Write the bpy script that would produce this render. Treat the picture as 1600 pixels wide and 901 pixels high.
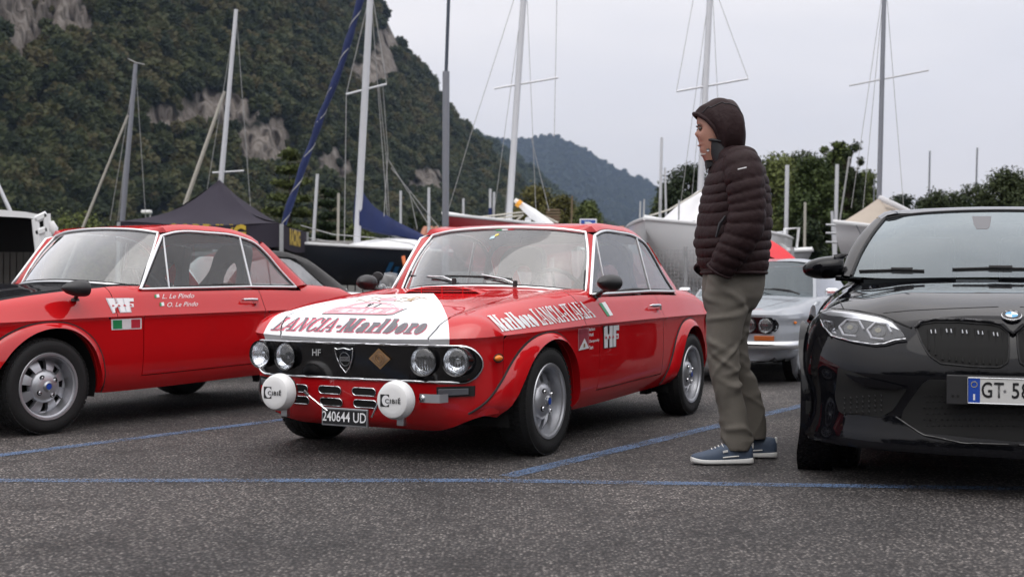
import bpy, bmesh, math, random
import numpy as np
from mathutils import Vector, Matrix
from mathutils.bvhtree import BVHTree

for _o in list(bpy.data.objects):
    bpy.data.objects.remove(_o, do_unlink=True)
scene = bpy.context.scene
COL = scene.collection
R = math.radians
random.seed(7)

# ------------------------------------------------------------------ camera
CAM_H, CAM_F, CAM_YH, CAM_ROLL = 0.875, 1850.0, 452.0, 0.005   # height (m), focal length / horizon row in 1600-px units
cam_d = bpy.data.cameras.new('camera')
cam = bpy.data.objects.new('camera', cam_d)
COL.objects.link(cam)
cam_d.sensor_width = 36.0
cam_d.lens = CAM_F / 1600.0 * 36.0
cam_d.shift_y = (CAM_YH - 450.5) / 1600.0
cam_d.clip_start, cam_d.clip_end = 0.05, 20000.0
cam.location = (0, 0, CAM_H)
cam.rotation_euler = (Matrix.Rotation(R(90), 3, 'X') @ Matrix.Rotation(CAM_ROLL, 3, 'Z')).to_euler()
cam_d.dof.use_dof = True
cam_d.dof.focus_distance = 6.3
cam_d.dof.aperture_fstop = 3.4
scene.camera = cam

# ------------------------------------------------------------------ sky: overcast
world = bpy.data.worlds.new('World')
scene.world = world
world.use_nodes = True
wn, wl = world.node_tree.nodes, world.node_tree.links
wn.clear()
w_out = wn.new('ShaderNodeOutputWorld')
w_bg = wn.new('ShaderNodeBackground')
w_sky = wn.new('ShaderNodeTexSky')
w_sky.sky_type = 'NISHITA'
w_sky.sun_disc = False
w_sky.sun_elevation = R(66)
w_sky.sun_rotation = R(200)
w_sky.air_density, w_sky.dust_density, w_sky.ozone_density = 1.0, 4.0, 1.0
w_hsv = wn.new('ShaderNodeHueSaturation')
w_hsv.inputs['Saturation'].default_value = 0.14
w_tc = wn.new('ShaderNodeTexCoord')
w_map = wn.new('ShaderNodeMapping')
w_map.inputs['Scale'].default_value = (1.0, 1.0, 3.2)
w_noise = wn.new('ShaderNodeTexNoise')
w_noise.inputs['Scale'].default_value = 2.1
w_noise.inputs['Detail'].default_value = 5
w_noise.inputs['Roughness'].default_value = 0.5
w_ramp = wn.new('ShaderNodeValToRGB')
w_ramp.color_ramp.elements[0].position = 0.3
w_ramp.color_ramp.elements[0].color = (6.8, 6.75, 7.05, 1)
w_ramp.color_ramp.elements[1].position = 0.72
w_ramp.color_ramp.elements[1].color = (8.75, 8.35, 8.2, 1)
w_mix = wn.new('ShaderNodeMix')
w_mix.data_type = 'RGBA'
w_mix.inputs['Factor'].default_value = 0.82
wl.new(w_sky.outputs['Color'], w_hsv.inputs['Color'])
wl.new(w_tc.outputs['Generated'], w_map.inputs['Vector'])
wl.new(w_map.outputs['Vector'], w_noise.inputs['Vector'])
wl.new(w_noise.outputs['Fac'], w_ramp.inputs['Fac'])
wl.new(w_hsv.outputs['Color'], w_mix.inputs['A'])
wl.new(w_ramp.outputs['Color'], w_mix.inputs['B'])
w_sep = wn.new('ShaderNodeSeparateXYZ')           # overcast: brighter overhead than at the horizon
w_mr = wn.new('ShaderNodeMapRange')
w_mr.inputs['To Min'].default_value, w_mr.inputs['To Max'].default_value = 1.0, 2.7
w_scl = wn.new('ShaderNodeVectorMath')
w_scl.operation = 'SCALE'
wl.new(w_tc.outputs['Generated'], w_sep.inputs['Vector'])
wl.new(w_sep.outputs['Z'], w_mr.inputs['Value'])
wl.new(w_mix.outputs['Result'], w_scl.inputs[0])
wl.new(w_mr.outputs['Result'], w_scl.inputs['Scale'])
wl.new(w_scl.outputs['Vector'], w_bg.inputs['Color'])
wl.new(w_bg.outputs['Background'], w_out.inputs['Surface'])
w_bg.inputs['Strength'].default_value = 0.1

sun_d = bpy.data.lights.new('sun', 'SUN')
sun_d.energy = 1.0
sun_d.angle = R(60)
sun_d.color = (1.0, 0.97, 0.93)
sun = bpy.data.objects.new('sun', sun_d)
COL.objects.link(sun)
sun.rotation_euler = (R(24), 0, R(-20))

scene.view_settings.view_transform = 'Standard'
scene.view_settings.look = 'None'
scene.view_settings.exposure = 0.0
scene.view_settings.gamma = 1.0
scene.view_settings.use_curve_mapping = False
scene.cycles.max_bounces = 8
scene.cycles.transparent_max_bounces = 12
scene.cycles.volume_bounces = 0
scene.cycles.use_denoising = True
scene.cycles.caustics_reflective = False
scene.cycles.caustics_refractive = False


# photo pixel (1600x901) -> direction / point, used to place far things at their measured bearing
def px_dir(x, y):
    du, dv = x - 800.0, y - CAM_YH
    c, s = math.cos(CAM_ROLL), math.sin(CAM_ROLL)
    return Vector(((du * c + dv * s) / CAM_F, 1.0, -(-du * s + dv * c) / CAM_F))


def at(x, y, depth):
    return Vector((0, 0, CAM_H)) + px_dir(x, y) * depth


def ground_at(x, y, z=0.0):
    d = px_dir(x, y)
    return Vector((0, 0, CAM_H)) + d * ((z - CAM_H) / d.z)
# ------------------------------------------------------------------ helpers
def tag(o, label=None, cat=None, group=None, kind=None):
    if label: o['label'] = label
    if cat: o['category'] = cat
    if group: o['group'] = group
    if kind: o['kind'] = kind
    return o


def thing(name, label, cat, loc=(0, 0, 0), rz=0.0, group=None):
    o = bpy.data.objects.new(name, None)
    o.empty_display_size = 0.2
    COL.objects.link(o)
    o.location = loc
    o.rotation_euler = (0, 0, rz)
    return tag(o, label, cat, group)


def copy_tree(o, parent=None):
    c = o.copy()
    COL.objects.link(c)
    c.parent = parent
    for ch in list(o.children):
        copy_tree(ch, c)
    return c


class MB:
    """collects verts and faces, builds one mesh object"""
    def __init__(s):
        s.v, s.f = [], []

    def add(s, vs, fs):
        b = len(s.v)
        s.v += [tuple(p) for p in vs]
        s.f += [tuple(b + i for i in f) for f in fs]
        return s

    def box(s, c, size, rot=None, taper=1.0):
        hx, hy, hz = size[0] / 2, size[1] / 2, size[2] / 2
        vs = [Vector((x * hx * (taper if z > 0 else 1), y * hy * (taper if z > 0 else 1), z * hz)) for z in (-1, 1) for y in (-1, 1) for x in (-1, 1)]
        if rot is not None: vs = [rot @ p for p in vs]
        c = Vector(c)
        return s.add([p + c for p in vs], [(0, 2, 3, 1), (4, 5, 7, 6), (0, 1, 5, 4), (2, 6, 7, 3), (0, 4, 6, 2), (1, 3, 7, 5)])

    def grid(s, rows, closed=False, flip=False):
        n, m = len(rows), len(rows[0])
        fs = []
        for i in range(n - 1):
            for j in range(m if closed else m - 1):
                a, b, c, d = i * m + j, i * m + (j + 1) % m, (i + 1) * m + (j + 1) % m, (i + 1) * m + j
                fs.append((a, d, c, b) if flip else (a, b, c, d))
        return s.add([p for r in rows for p in r], fs)

    def fan(s, ring, flip=False):
        return s.add(ring, [tuple(range(len(ring))[::-1]) if flip else tuple(range(len(ring)))])

    def tube(s, path, r, n=8, cap=True, flat=None, closed=False):
        """tube along a path; r scalar or list; flat=(up, ratio) squashes the section"""
        P = [Vector(p) for p in path]
        k = len(P)
        rows = []
        prev = None
        for i, p in enumerate(P):
            if closed:
                t = (P[(i + 1) % k] - P[i - 1])
            else:
                t = (P[min(i + 1, k - 1)] - P[max(i - 1, 0)])
            t = t.normalized() if t.length > 1e-9 else Vector((0, 0, 1))
            up = Vector((0, 0, 1)) if abs(t.z) < 0.95 else Vector((0, 1, 0))
            if flat: up = Vector(flat[0])
            a = t.cross(up)
            a = a.normalized() if a.length > 1e-6 else (prev or Vector((1, 0, 0)))
            if prev is not None and not flat and a.dot(prev) < 0 and abs(t.z) < 0.95:
                pass
            if prev is not None and not flat:
                a = (prev - t * prev.dot(t))
                a = a.normalized() if a.length > 1e-6 else t.orthogonal().normalized()
            prev = a
            b = a.cross(t).normalized()
            rr = r[i] if hasattr(r, '__len__') else r
            fb = rr * (flat[1] if flat else 1.0)
            rows.append([p + a * math.cos(2 * math.pi * j / n) * rr + b * math.sin(2 * math.pi * j / n) * fb for j in range(n)])
        if closed: rows.append(rows[0])
        s.grid(rows, closed=True)
        if cap and not closed:
            s.fan(rows[0], True)
            s.fan(rows[-1])
        return s

    def lathe(s, prof, n=32, axis='Y', c=(0, 0, 0), a0=0.0, a1=2 * math.pi):
        """prof: list of (radius, height along axis)"""
        full = abs(a1 - a0 - 2 * math.pi) < 1e-6
        rows = []
        c = Vector(c)
        for (rad, h) in prof:
            row = []
            for j in range(n if full else n + 1):
                t = a0 + (a1 - a0) * j / n
                u, w = rad * math.cos(t), rad * math.sin(t)
                p = {'Y': (u, h, w), 'Z': (u, w, h), 'X': (h, u, w)}[axis]
                row.append(c + Vector(p))
            rows.append(row)
        return s.grid(rows, closed=full)

    def prism(s, poly, h0, h1, fn):
        """poly of (a,b), extruded h0..h1 with fn(a,b,h)->point"""
        n = len(poly)
        vs = [fn(a, b, h0) for a, b in poly] + [fn(a, b, h1) for a, b in poly]
        fs = [tuple(range(n))[::-1], tuple(range(n, 2 * n))] + [(i, (i + 1) % n, n + (i + 1) % n, n + i) for i in range(n)]
        return s.add(vs, fs)

    def mirror(s):
        b = len(s.v)
        s.v += [(p[0], -p[1], p[2]) for p in s.v]
        s.f += [tuple(b + i for i in f[::-1]) for f in s.f]
        return s

    def xform(s, M):
        s.v = [tuple(M @ Vector(p)) for p in s.v]
        return s

    def build(s, name, mat, parent=None, smooth=None, recalc=True, weld=1e-5, sub=0, bevel=0):
        me = bpy.data.meshes.new(name)
        me.from_pydata(s.v, [], s.f)
        if weld or recalc:
            bm = bmesh.new()
            bm.from_mesh(me)
            if weld: bmesh.ops.remove_doubles(bm, verts=bm.verts, dist=weld)
            if recalc: bmesh.ops.recalc_face_normals(bm, faces=bm.faces)
            bm.to_mesh(me)
            bm.free()
        if smooth is not None:
            me.shade_smooth()
            me.set_sharp_from_angle(angle=R(smooth))
        me.validate()
        o = bpy.data.objects.new(name, me)
        for m in (mat if isinstance(mat, (list, tuple)) else [mat]):
            me.materials.append(m)
        COL.objects.link(o)
        o.parent = parent
        if bevel:
            md = o.modifiers.new('bevel', 'BEVEL')
            md.width, md.segments, md.limit_method = bevel, 2, 'ANGLE'
        if sub:
            md = o.modifiers.new('sub', 'SUBSURF')
            md.levels = md.render_levels = sub
        return o


def lerp(a, b, t): return a + (b - a) * t


def interp(x, xs, ys):
    return float(np.interp(x, xs, ys)) if xs[0] < xs[-1] else float(np.interp(-x, [-v for v in xs], ys))


def crom(pts, n):
    """centripetal-ish Catmull-Rom through pts, n samples"""
    P = np.array([tuple(p) for p in pts], float)
    d = np.r_[0, np.cumsum(np.linalg.norm(np.diff(P, axis=0), axis=1) + 1e-9)]
    t = np.linspace(0, d[-1], n)
    # cubic hermite with finite-difference tangents
    m = np.zeros_like(P)
    for i in range(len(P)):
        if i == 0: m[i] = (P[1] - P[0]) / (d[1] - d[0])
        elif i == len(P) - 1: m[i] = (P[-1] - P[-2]) / (d[-1] - d[-2])
        else:
            a, b = (P[i] - P[i - 1]) / (d[i] - d[i - 1]), (P[i + 1] - P[i]) / (d[i + 1] - d[i])
            w = (d[i + 1] - d[i]) / (d[i + 1] - d[i - 1])
            m[i] = a * w + b * (1 - w)
    k = np.clip(np.searchsorted(d, t, side='right') - 1, 0, len(P) - 2)
    h = d[k + 1] - d[k]
    s = ((t - d[k]) / h)[:, None]
    h = h[:, None]
    out = (2 * s**3 - 3 * s**2 + 1) * P[k] + (s**3 - 2 * s**2 + s) * h * m[k] + (-2 * s**3 + 3 * s**2) * P[k + 1] + (s**3 - s**2) * h * m[k + 1]
    return out


def spl(x, xs, ys):
    """smooth monotone-x interpolation ys(xs) (xs may descend)"""
    xs, ys = np.array(xs, float), np.array(ys, float)
    if xs[0] > xs[-1]: xs, ys = xs[::-1], ys[::-1]
    if x <= xs[0]: return float(ys[0])
    if x >= xs[-1]: return float(ys[-1])
    i = int(np.searchsorted(xs, x) - 1)
    i = max(0, min(i, len(xs) - 2))
    def tan(j):
        if j == 0: return (ys[1] - ys[0]) / (xs[1] - xs[0])
        if j == len(xs) - 1: return (ys[-1] - ys[-2]) / (xs[-1] - xs[-2])
        a, b = (ys[j] - ys[j - 1]) / (xs[j] - xs[j - 1]), (ys[j + 1] - ys[j]) / (xs[j + 1] - xs[j])
        return 0.0 if a * b <= 0 else 2 * a * b / (a + b)
    h = xs[i + 1] - xs[i]
    s = (x - xs[i]) / h
    return float((2*s**3 - 3*s**2 + 1) * ys[i] + (s**3 - 2*s**2 + s) * h * tan(i) + (-2*s**3 + 3*s**2) * ys[i+1] + (s**3 - s**2) * h * tan(i+1))


def coons(c0, c1, d0, d1, n=16, m=16):
    """patch: c0 (v=0) and c1 (v=1) along u; d0 (u=0) and d1 (u=1) along v; curves as point lists"""
    A, B = crom(c0, n), crom(c1, n)
    C, D = crom(d0, m), crom(d1, m)
    rows = []
    for j in range(m):
        v = j / (m - 1)
        row = []
        for i in range(n):
            u = i / (n - 1)
            p = (1 - v) * A[i] + v * B[i] + (1 - u) * C[j] + u * D[j] - ((1 - u) * (1 - v) * A[0] + u * (1 - v) * A[-1] + (1 - u) * v * B[0] + u * v * B[-1])
            row.append(Vector(p))
        rows.append(row)
    return rows


# ------------------------------------------------------------------ materials
def new_mat(name):
    m = bpy.data.materials.new(name)
    m.use_nodes = True
    nt = m.node_tree
    b = nt.nodes['Principled BSDF']
    return m, nt.nodes, nt.links, b


def srgb(r, g, b):
    f = lambda c: (c / 255 / 12.92) if c / 255 <= 0.04045 else ((c / 255 + 0.055) / 1.055) ** 2.4
    return (f(r), f(g), f(b), 1)


def mat(name, col, rough=0.5, metal=0.0, coat=0.0, var=0.0, scale=8.0, bump=0.0, bscale=60.0, spec=0.5, emit=None, sheen=0.0):
    """simple procedural material: colour mottled by noise, optional fine bump"""
    m, n, l, b = new_mat(name)
    col = tuple(col[:3]) + (1,)
    b.inputs['Roughness'].default_value = rough
    b.inputs['Metallic'].default_value = metal
    b.inputs['Coat Weight'].default_value = coat
    b.inputs['Coat Roughness'].default_value = 0.04
    b.inputs['Specular IOR Level'].default_value = spec
    b.inputs['Sheen Weight'].default_value = sheen
    tc = n.new('ShaderNodeTexCoord')
    if var > 0:
        t = n.new('ShaderNodeTexNoise')
        t.inputs['Scale'].default_value = scale
        t.inputs['Detail'].default_value = 4
        l.new(tc.outputs['Object'], t.inputs['Vector'])
        mx = n.new('ShaderNodeMix')
        mx.data_type = 'RGBA'
        mx.inputs['A'].default_value = tuple(max(0, c * (1 - var)) for c in col[:3]) + (1,)
        mx.inputs['B'].default_value = tuple(min(1, c * (1 + var)) for c in col[:3]) + (1,)
        l.new(t.outputs['Fac'], mx.inputs['Factor'])
        l.new(mx.outputs['Result'], b.inputs['Base Color'])
    else:
        b.inputs['Base Color'].default_value = col
    if bump > 0:
        t2 = n.new('ShaderNodeTexNoise')
        t2.inputs['Scale'].default_value = bscale
        t2.inputs['Detail'].default_value = 3
        l.new(tc.outputs['Object'], t2.inputs['Vector'])
        bp = n.new('ShaderNodeBump')
        bp.inputs['Strength'].default_value = bump
        bp.inputs['Distance'].default_value = 0.01
        l.new(t2.outputs['Fac'], bp.inputs['Height'])
        l.new(bp.outputs['Normal'], b.inputs['Normal'])
    if emit:
        b.inputs['Emission Color'].default_value = tuple(emit[:3]) + (1,)
        b.inputs['Emission Strength'].default_value = emit[3]
    return m


def glass_mat(name, tint=(0.75, 0.8, 0.8), refl=1.0, film=0.0, ior=1.5, film_col=(.75, .77, .8), gcol=(1, 1, 1)):
    """thin pane: tinted see-through, Fresnel mirror, and a light film of damp / dirt"""
    m, n, l, b = new_mat(name)
    n.remove(b)
    out = n['Material Output']
    tr = n.new('ShaderNodeBsdfTransparent')
    tr.inputs['Color'].default_value = tint + (1,)
    gl = n.new('ShaderNodeBsdfGlossy')
    gl.inputs['Roughness'].default_value = 0.015
    gl.inputs['Color'].default_value = gcol + (1,)
    lw = n.new('ShaderNodeLayerWeight')          # Schlick, same from both sides of the pane
    pw = n.new('ShaderNodeMath')
    pw.operation = 'POWER'
    pw.inputs[1].default_value = 4.0
    l.new(lw.outputs['Facing'], pw.inputs[0])
    fr = n.new('ShaderNodeMapRange')
    fr.inputs['To Min'].default_value = 0.045
    l.new(pw.outputs['Value'], fr.inputs['Value'])
    mul = n.new('ShaderNodeMath')
    mul.operation = 'MULTIPLY'
    mul.use_clamp = True
    mul.inputs[1].default_value = refl
    l.new(fr.outputs['Result'], mul.inputs[0])
    mx = n.new('ShaderNodeMixShader')
    l.new(mul.outputs['Value'], mx.inputs['Fac'])
    base = tr.outputs['BSDF']
    if film > 0:
        df = n.new('ShaderNodeBsdfDiffuse')
        df.inputs['Color'].default_value = film_col + (1,)
        tc = n.new('ShaderNodeTexCoord')
        nz = n.new('ShaderNodeTexNoise')
        nz.inputs['Scale'].default_value = 5.0
        nz.inputs['Detail'].default_value = 6
        l.new(tc.outputs['Object'], nz.inputs['Vector'])
        mr = n.new('ShaderNodeMapRange')
        mr.inputs['From Min'].default_value, mr.inputs['From Max'].default_value = 0.3, 0.75
        mr.inputs['To Min'].default_value, mr.inputs['To Max'].default_value = film * 0.6, film * 1.4
        l.new(nz.outputs['Fac'], mr.inputs['Value'])
        m0 = n.new('ShaderNodeMixShader')
        l.new(mr.outputs['Result'], m0.inputs['Fac'])
        l.new(tr.outputs['BSDF'], m0.inputs[1])
        l.new(df.outputs['BSDF'], m0.inputs[2])
        base = m0.outputs['Shader']
    l.new(base, mx.inputs[1])
    l.new(gl.outputs['BSDF'], mx.inputs[2])
    l.new(mx.outputs['Shader'], out.inputs['Surface'])
    return m


M = {}
M['chrome'] = mat('chrome', (.75, .76, .78), .12, 1.0)
M['bright_trim'] = mat('bright_trim', (.82, .83, .84), .28, .85)
M['steel'] = mat('steel', (.45, .46, .48), .35, 1.0, var=.1)
M['alloy'] = mat('alloy', (.50, .51, .54), .36, .75, var=.08, scale=20)
M['black_plastic'] = mat('black_plastic', (.018, .018, .02), .45, bump=.15, bscale=400)
M['black_gloss'] = mat('black_gloss', (.006, .006, .007), .12, coat=.4)
M['black_matt'] = mat('black_matt', (.012, .012, .013), .7)
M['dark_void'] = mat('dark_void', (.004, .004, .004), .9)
M['rubber'] = mat('rubber', (.006, .006, .0065), .75, var=.25, scale=30, bump=.2, bscale=90)
M['white_plastic'] = mat('white_plastic', (.78, .78, .78), .32, var=.03)
M['white_paint'] = mat('white_paint', (.78, .79, .8), .3, coat=.4, var=.03)
M['white_decal'] = mat('white_decal', (.78, .78, .8), .4)
M['black_decal'] = mat('black_decal', (.01, .01, .012), .4)
M['red_decal'] = mat('red_decal', (.50, .03, .05), .4)
M['pink_decal'] = mat('pink_decal', (.85, .16, .24), .4)
M['pale_pink'] = mat('pale_pink_decal', (.86, .42, .48), .45)
M['green_decal'] = mat('green_decal', (.01, .25, .09), .4)
M['blue_decal'] = mat('blue_decal', (.012, .06, .36), .4)
M['grey_decal'] = mat('grey_decal', (.16, .155, .17), .3, .35, var=.1, scale=14)
M['gold_decal'] = mat('gold_decal', (.42, .25, .12), .35, .5)
M['amber'] = mat('amber', (.85, .22, .01), .12, coat=.6)
M['red_lens'] = mat('red_lens', (.5, .01, .01), .12, coat=.6)
M['lamp_glass'] = glass_mat('lamp_glass', (.93, .95, .97), 1.6, .05)
M['reflector'] = mat('reflector', (.86, .87, .9), .14, 1.0, bump=.35, bscale=35)
M['windscreen'] = glass_mat('windscreen', (.62, .68, .68), 2.4, .06)
M['side_glass'] = glass_mat('side_glass', (.70, .75, .75), 1.5, .05)
M['seat'] = mat('seat', (.045, .046, .05), .85, var=.2, scale=40, sheen=.3)
M['interior'] = mat('interior', (.03, .03, .032), .8, var=.2)
M['headliner'] = mat('headliner', (.35, .34, .32), .9)


# ------------------------------------------------------------------ lettering
def raster_poly(a, pts):
    h, w = a.shape
    yy, xx = np.mgrid[0:h, 0:w] + 0.5
    ins = np.zeros(a.shape, bool)
    n = len(pts)
    for i in range(n):
        x0, y0 = pts[i]
        x1, y1 = pts[(i + 1) % n]
        if y0 == y1: continue
        c = ((yy < y0) != (yy < y1))
        ins ^= c & (xx < (x1 - x0) * (yy - y0) / (y1 - y0) + x0)
    a |= ins


def raster_glyph(prims, S):
    """prims in em units (y up, cap height 1); returns bool array (rows from bottom)"""
    W = max(p for pr in prims for p in pr[-1:]) if False else None
    w = prims[0]
    a = np.zeros((int(S * 1.32), int(S * w) + 1), bool)
    yy, xx = (np.mgrid[0:a.shape[0], 0:a.shape[1]] + 0.5) / S
    yy = yy - 0.27
    for p in prims[1:]:
        if p[0] == 'R':
            a |= (xx >= p[1]) & (xx <= p[3]) & (yy >= p[2]) & (yy <= p[4])
        elif p[0] == 'P':
            raster_poly(a, [(x * S, (y + 0.27) * S) for x, y in p[1]])
        elif p[0] in 'EX':   # ring: cx cy rx ry ix iy [clip x0 y0 x1 y1]
            cx, cy, rx, ry, ix, iy = p[1:7]
            e = ((xx - cx) / rx) ** 2 + ((yy - cy) / ry) ** 2 <= 1
            if ix > 0: e &= ~(((xx - cx) / ix) ** 2 + ((yy - cy) / iy) ** 2 <= 1)
            if len(p) > 7: e &= (xx >= p[7]) & (yy >= p[8]) & (xx <= p[9]) & (yy <= p[10])
            a |= e
        elif p[0] == 'N':    # notch: remove rectangle
            a &= ~((xx >= p[1]) & (xx <= p[3]) & (yy >= p[2]) & (yy <= p[4]))
    return a


def slab(t):
    """slab-serif glyphs; t = heavy stem width"""
    s = .075
    th = t * .45
    G = {}
    G['L'] = [.62, ('R', .10, 0, .10 + t, 1), ('R', 0, 0, .58, s), ('R', 0, 1 - s, .12 + t * 1.6, 1), ('R', .50, 0, .58, .30)]
    G['I'] = [.20 + t, ('R', .08, 0, .08 + t, 1), ('R', 0, 0, .16 + t, s), ('R', 0, 1 - s, .16 + t, 1)]
    G['T'] = [.72, ('R', .34 - t / 2, 0, .34 + t / 2, 1), ('R', .18, 0, .50, s), ('R', 0, 1 - s, .68, 1), ('R', 0, .74, .07, 1), ('R', .61, .74, .68, 1)]
    G['A'] = [.86, ('P', [(.06, 0), (.06 + th, 0), (.42, .86), (.70 - t * .2, 0), (.72 + t * .8, 0), (.47, 1), (.36, 1)]), ('R', .20, .28, .62, .28 + s), ('R', 0, 0, .24, s), ('R', .50, 0, .86, s)]
    G['N'] = [.90, ('R', .12, 0, .12 + th, 1), ('P', [(.06, 1), (.10 + t, 1), (.74, .02), (.68, 0), (.60, 0)]), ('R', .68, 0, .68 + th, 1), ('R', 0, 0, .28, s), ('R', 0, 1 - s, .22, 1), ('R', .58, 1 - s, .86, 1)]
    G['C'] = [.76, ('E', .40, .5, .40, .52, .40 - t, .52 - .07), ('N', .56, .30, .9, .70), ('R', .64, .64, .70, .96)]
    G['-'] = [.40, ('R', .06, .34, .36, .34 + max(.1, t * .5))]
    G['M'] = [1.14, ('R', .12, 0, .12 + th, 1), ('P', [(.08, 1), (.12 + t * 1.15, 1), (.58, .34), (.52, 0), (.48, 0)]), ('P', [(.90, 1), (.84, 1), (.47, 0), (.56, 0)]), ('R', .98 - t, 0, .98, 1), ('R', 0, 0, .30, s), ('R', .98 - t * 1.4, 0, 1.10, s), ('R', 0, 1 - s, .28, 1), ('R', .80, 1 - s, 1.10, 1)]
    x = .72
    G['a'] = [.62, ('E', .23, .22, .23, .24, .23 - t * .75, .15), ('N', .36, -.1, .7, .5), ('R', .38 - t * .4, 0, .38 + t * .6, .55), ('E', .26, .52, .25, .22, .25 - t * .8, .13, .0, .50, .60, .8), ('R', .04, .48, .04 + t * .75, .58), ('R', .36, 0, .58, s)]
    G['r'] = [.54, ('R', .08, 0, .08 + t, x), ('R', 0, 0, .22 + t, s), ('R', 0, x - s, .08 + t, x), ('E', .40, .48, .20, .25, .20 - t * .55, .14, .0, .50, .54, .8), ('E', .44, .54, t * .5, .10, 0, 0)]
    G['l'] = [.18 + t, ('R', .08, 0, .08 + t, 1), ('R', 0, 0, .16 + t, s), ('R', 0, 1 - s, .08 + t, 1)]
    G['b'] = [.68, ('R', .08, 0, .08 + t, 1), ('R', 0, 1 - s, .08 + t, 1), ('E', .36, .36, .29, .375, .29 - t * .85, .28)]
    G['o'] = [.64, ('E', .31, .36, .31, .38, .31 - t, .28)]
    return G


def text_bitmap(segs, S=40, gap=.05):
    """segs: list of (text, stem, xscale); returns bool array rows from bottom"""
    parts = []
    for text, t, xs in segs:
        G = slab(t)
        for ch in text:
            if ch == ' ':
                parts.append(np.zeros((int(S * 1.32), int(S * .30)), bool))
                continue
            a = raster_glyph(G[ch], S)
            if xs != 1:
                k = np.clip((np.arange(int(a.shape[1] * xs)) / xs).astype(int), 0, a.shape[1] - 1)
                a = a[:, k]
            parts.append(a)
            parts.append(np.zeros((a.shape[0], max(1, int(S * gap))), bool))
    h = max(p.shape[0] for p in parts)
    return np.concatenate([np.pad(p, ((0, h - p.shape[0]), (0, 0))) for p in parts], 1)[int(S * .27) - 1:int(S * 1.27) + 2]


def dilate(a, k):
    b = np.pad(a, k)
    o = b.copy()
    for dy in range(-k, k + 1):
        for dx in range(-k, k + 1):
            if dx * dx + dy * dy <= k * k + .5: o |= np.roll(np.roll(b, dy, 0), dx, 1)
    return o


def bitmap_mesh(a, fn, step=6):
    """bitmap -> quads; fn(u,v)->point, u,v in 0..1"""
    mb = MB()
    h, w = a.shape
    y = 0
    while y < h:
        y1 = y + 1
        while y1 < h and y1 - y < 3 and np.array_equal(a[y1], a[y]): y1 += 1
        row = np.diff(np.r_[0, a[y].astype(int), 0])
        for s0, e0 in zip(np.where(row == 1)[0], np.where(row == -1)[0]):
            k = max(1, int(math.ceil((e0 - s0) / step)))
            xs = np.linspace(s0, e0, k + 1)
            lo = [fn(x / w, y / h) for x in xs]
            hi = [fn(x / w, y1 / h) for x in xs]
            if any(p is None for p in lo + hi): continue
            b = len(mb.v)
            mb.v += [tuple(p) for p in lo + hi]
            mb.f += [(b + i, b + i + 1, b + k + 2 + i, b + k + 1 + i) for i in range(k)]
        y = y1
    return mb


def text_mesh(name, text, size, mat_, parent, M4, align='CENTER', shear=0, xscale=1.0, bold=0.0, extrude=0.0, font_space=1.0):
    """flat built-in-font lettering, size = cap height in metres, placed by matrix M4 (x right, y up, z out)"""
    cu = bpy.data.curves.new(name, 'FONT')
    cu.body = text
    cu.size = size / 0.7
    cu.align_x = align
    cu.align_y = 'CENTER'
    cu.shear = shear
    cu.offset = bold
    cu.extrude = extrude
    cu.space_character = font_space
    cu.resolution_u = 3
    tmp = bpy.data.objects.new(name, cu)
    COL.objects.link(tmp)
    me = bpy.data.meshes.new_from_object(tmp)
    bpy.data.objects.remove(tmp, do_unlink=True)
    me.transform(M4 @ Matrix.Diagonal((xscale, 1, 1, 1)))
    me.materials.clear()
    me.materials.append(mat_)
    me.name = name
    o = bpy.data.objects.new(name, me)
    COL.objects.link(o)
    o.parent = parent
    return o


def frame(o, xr, yu):
    """4x4 with origin o, x axis xr, y axis yu, z = x cross y"""
    x, y = Vector(xr).normalized(), Vector(yu).normalized()
    z = x.cross(y).normalized()
    y = z.cross(x)
    Mx = Matrix((x, y, z)).transposed().to_4x4()
    Mx.translation = Vector(o)
    return Mx
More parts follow.
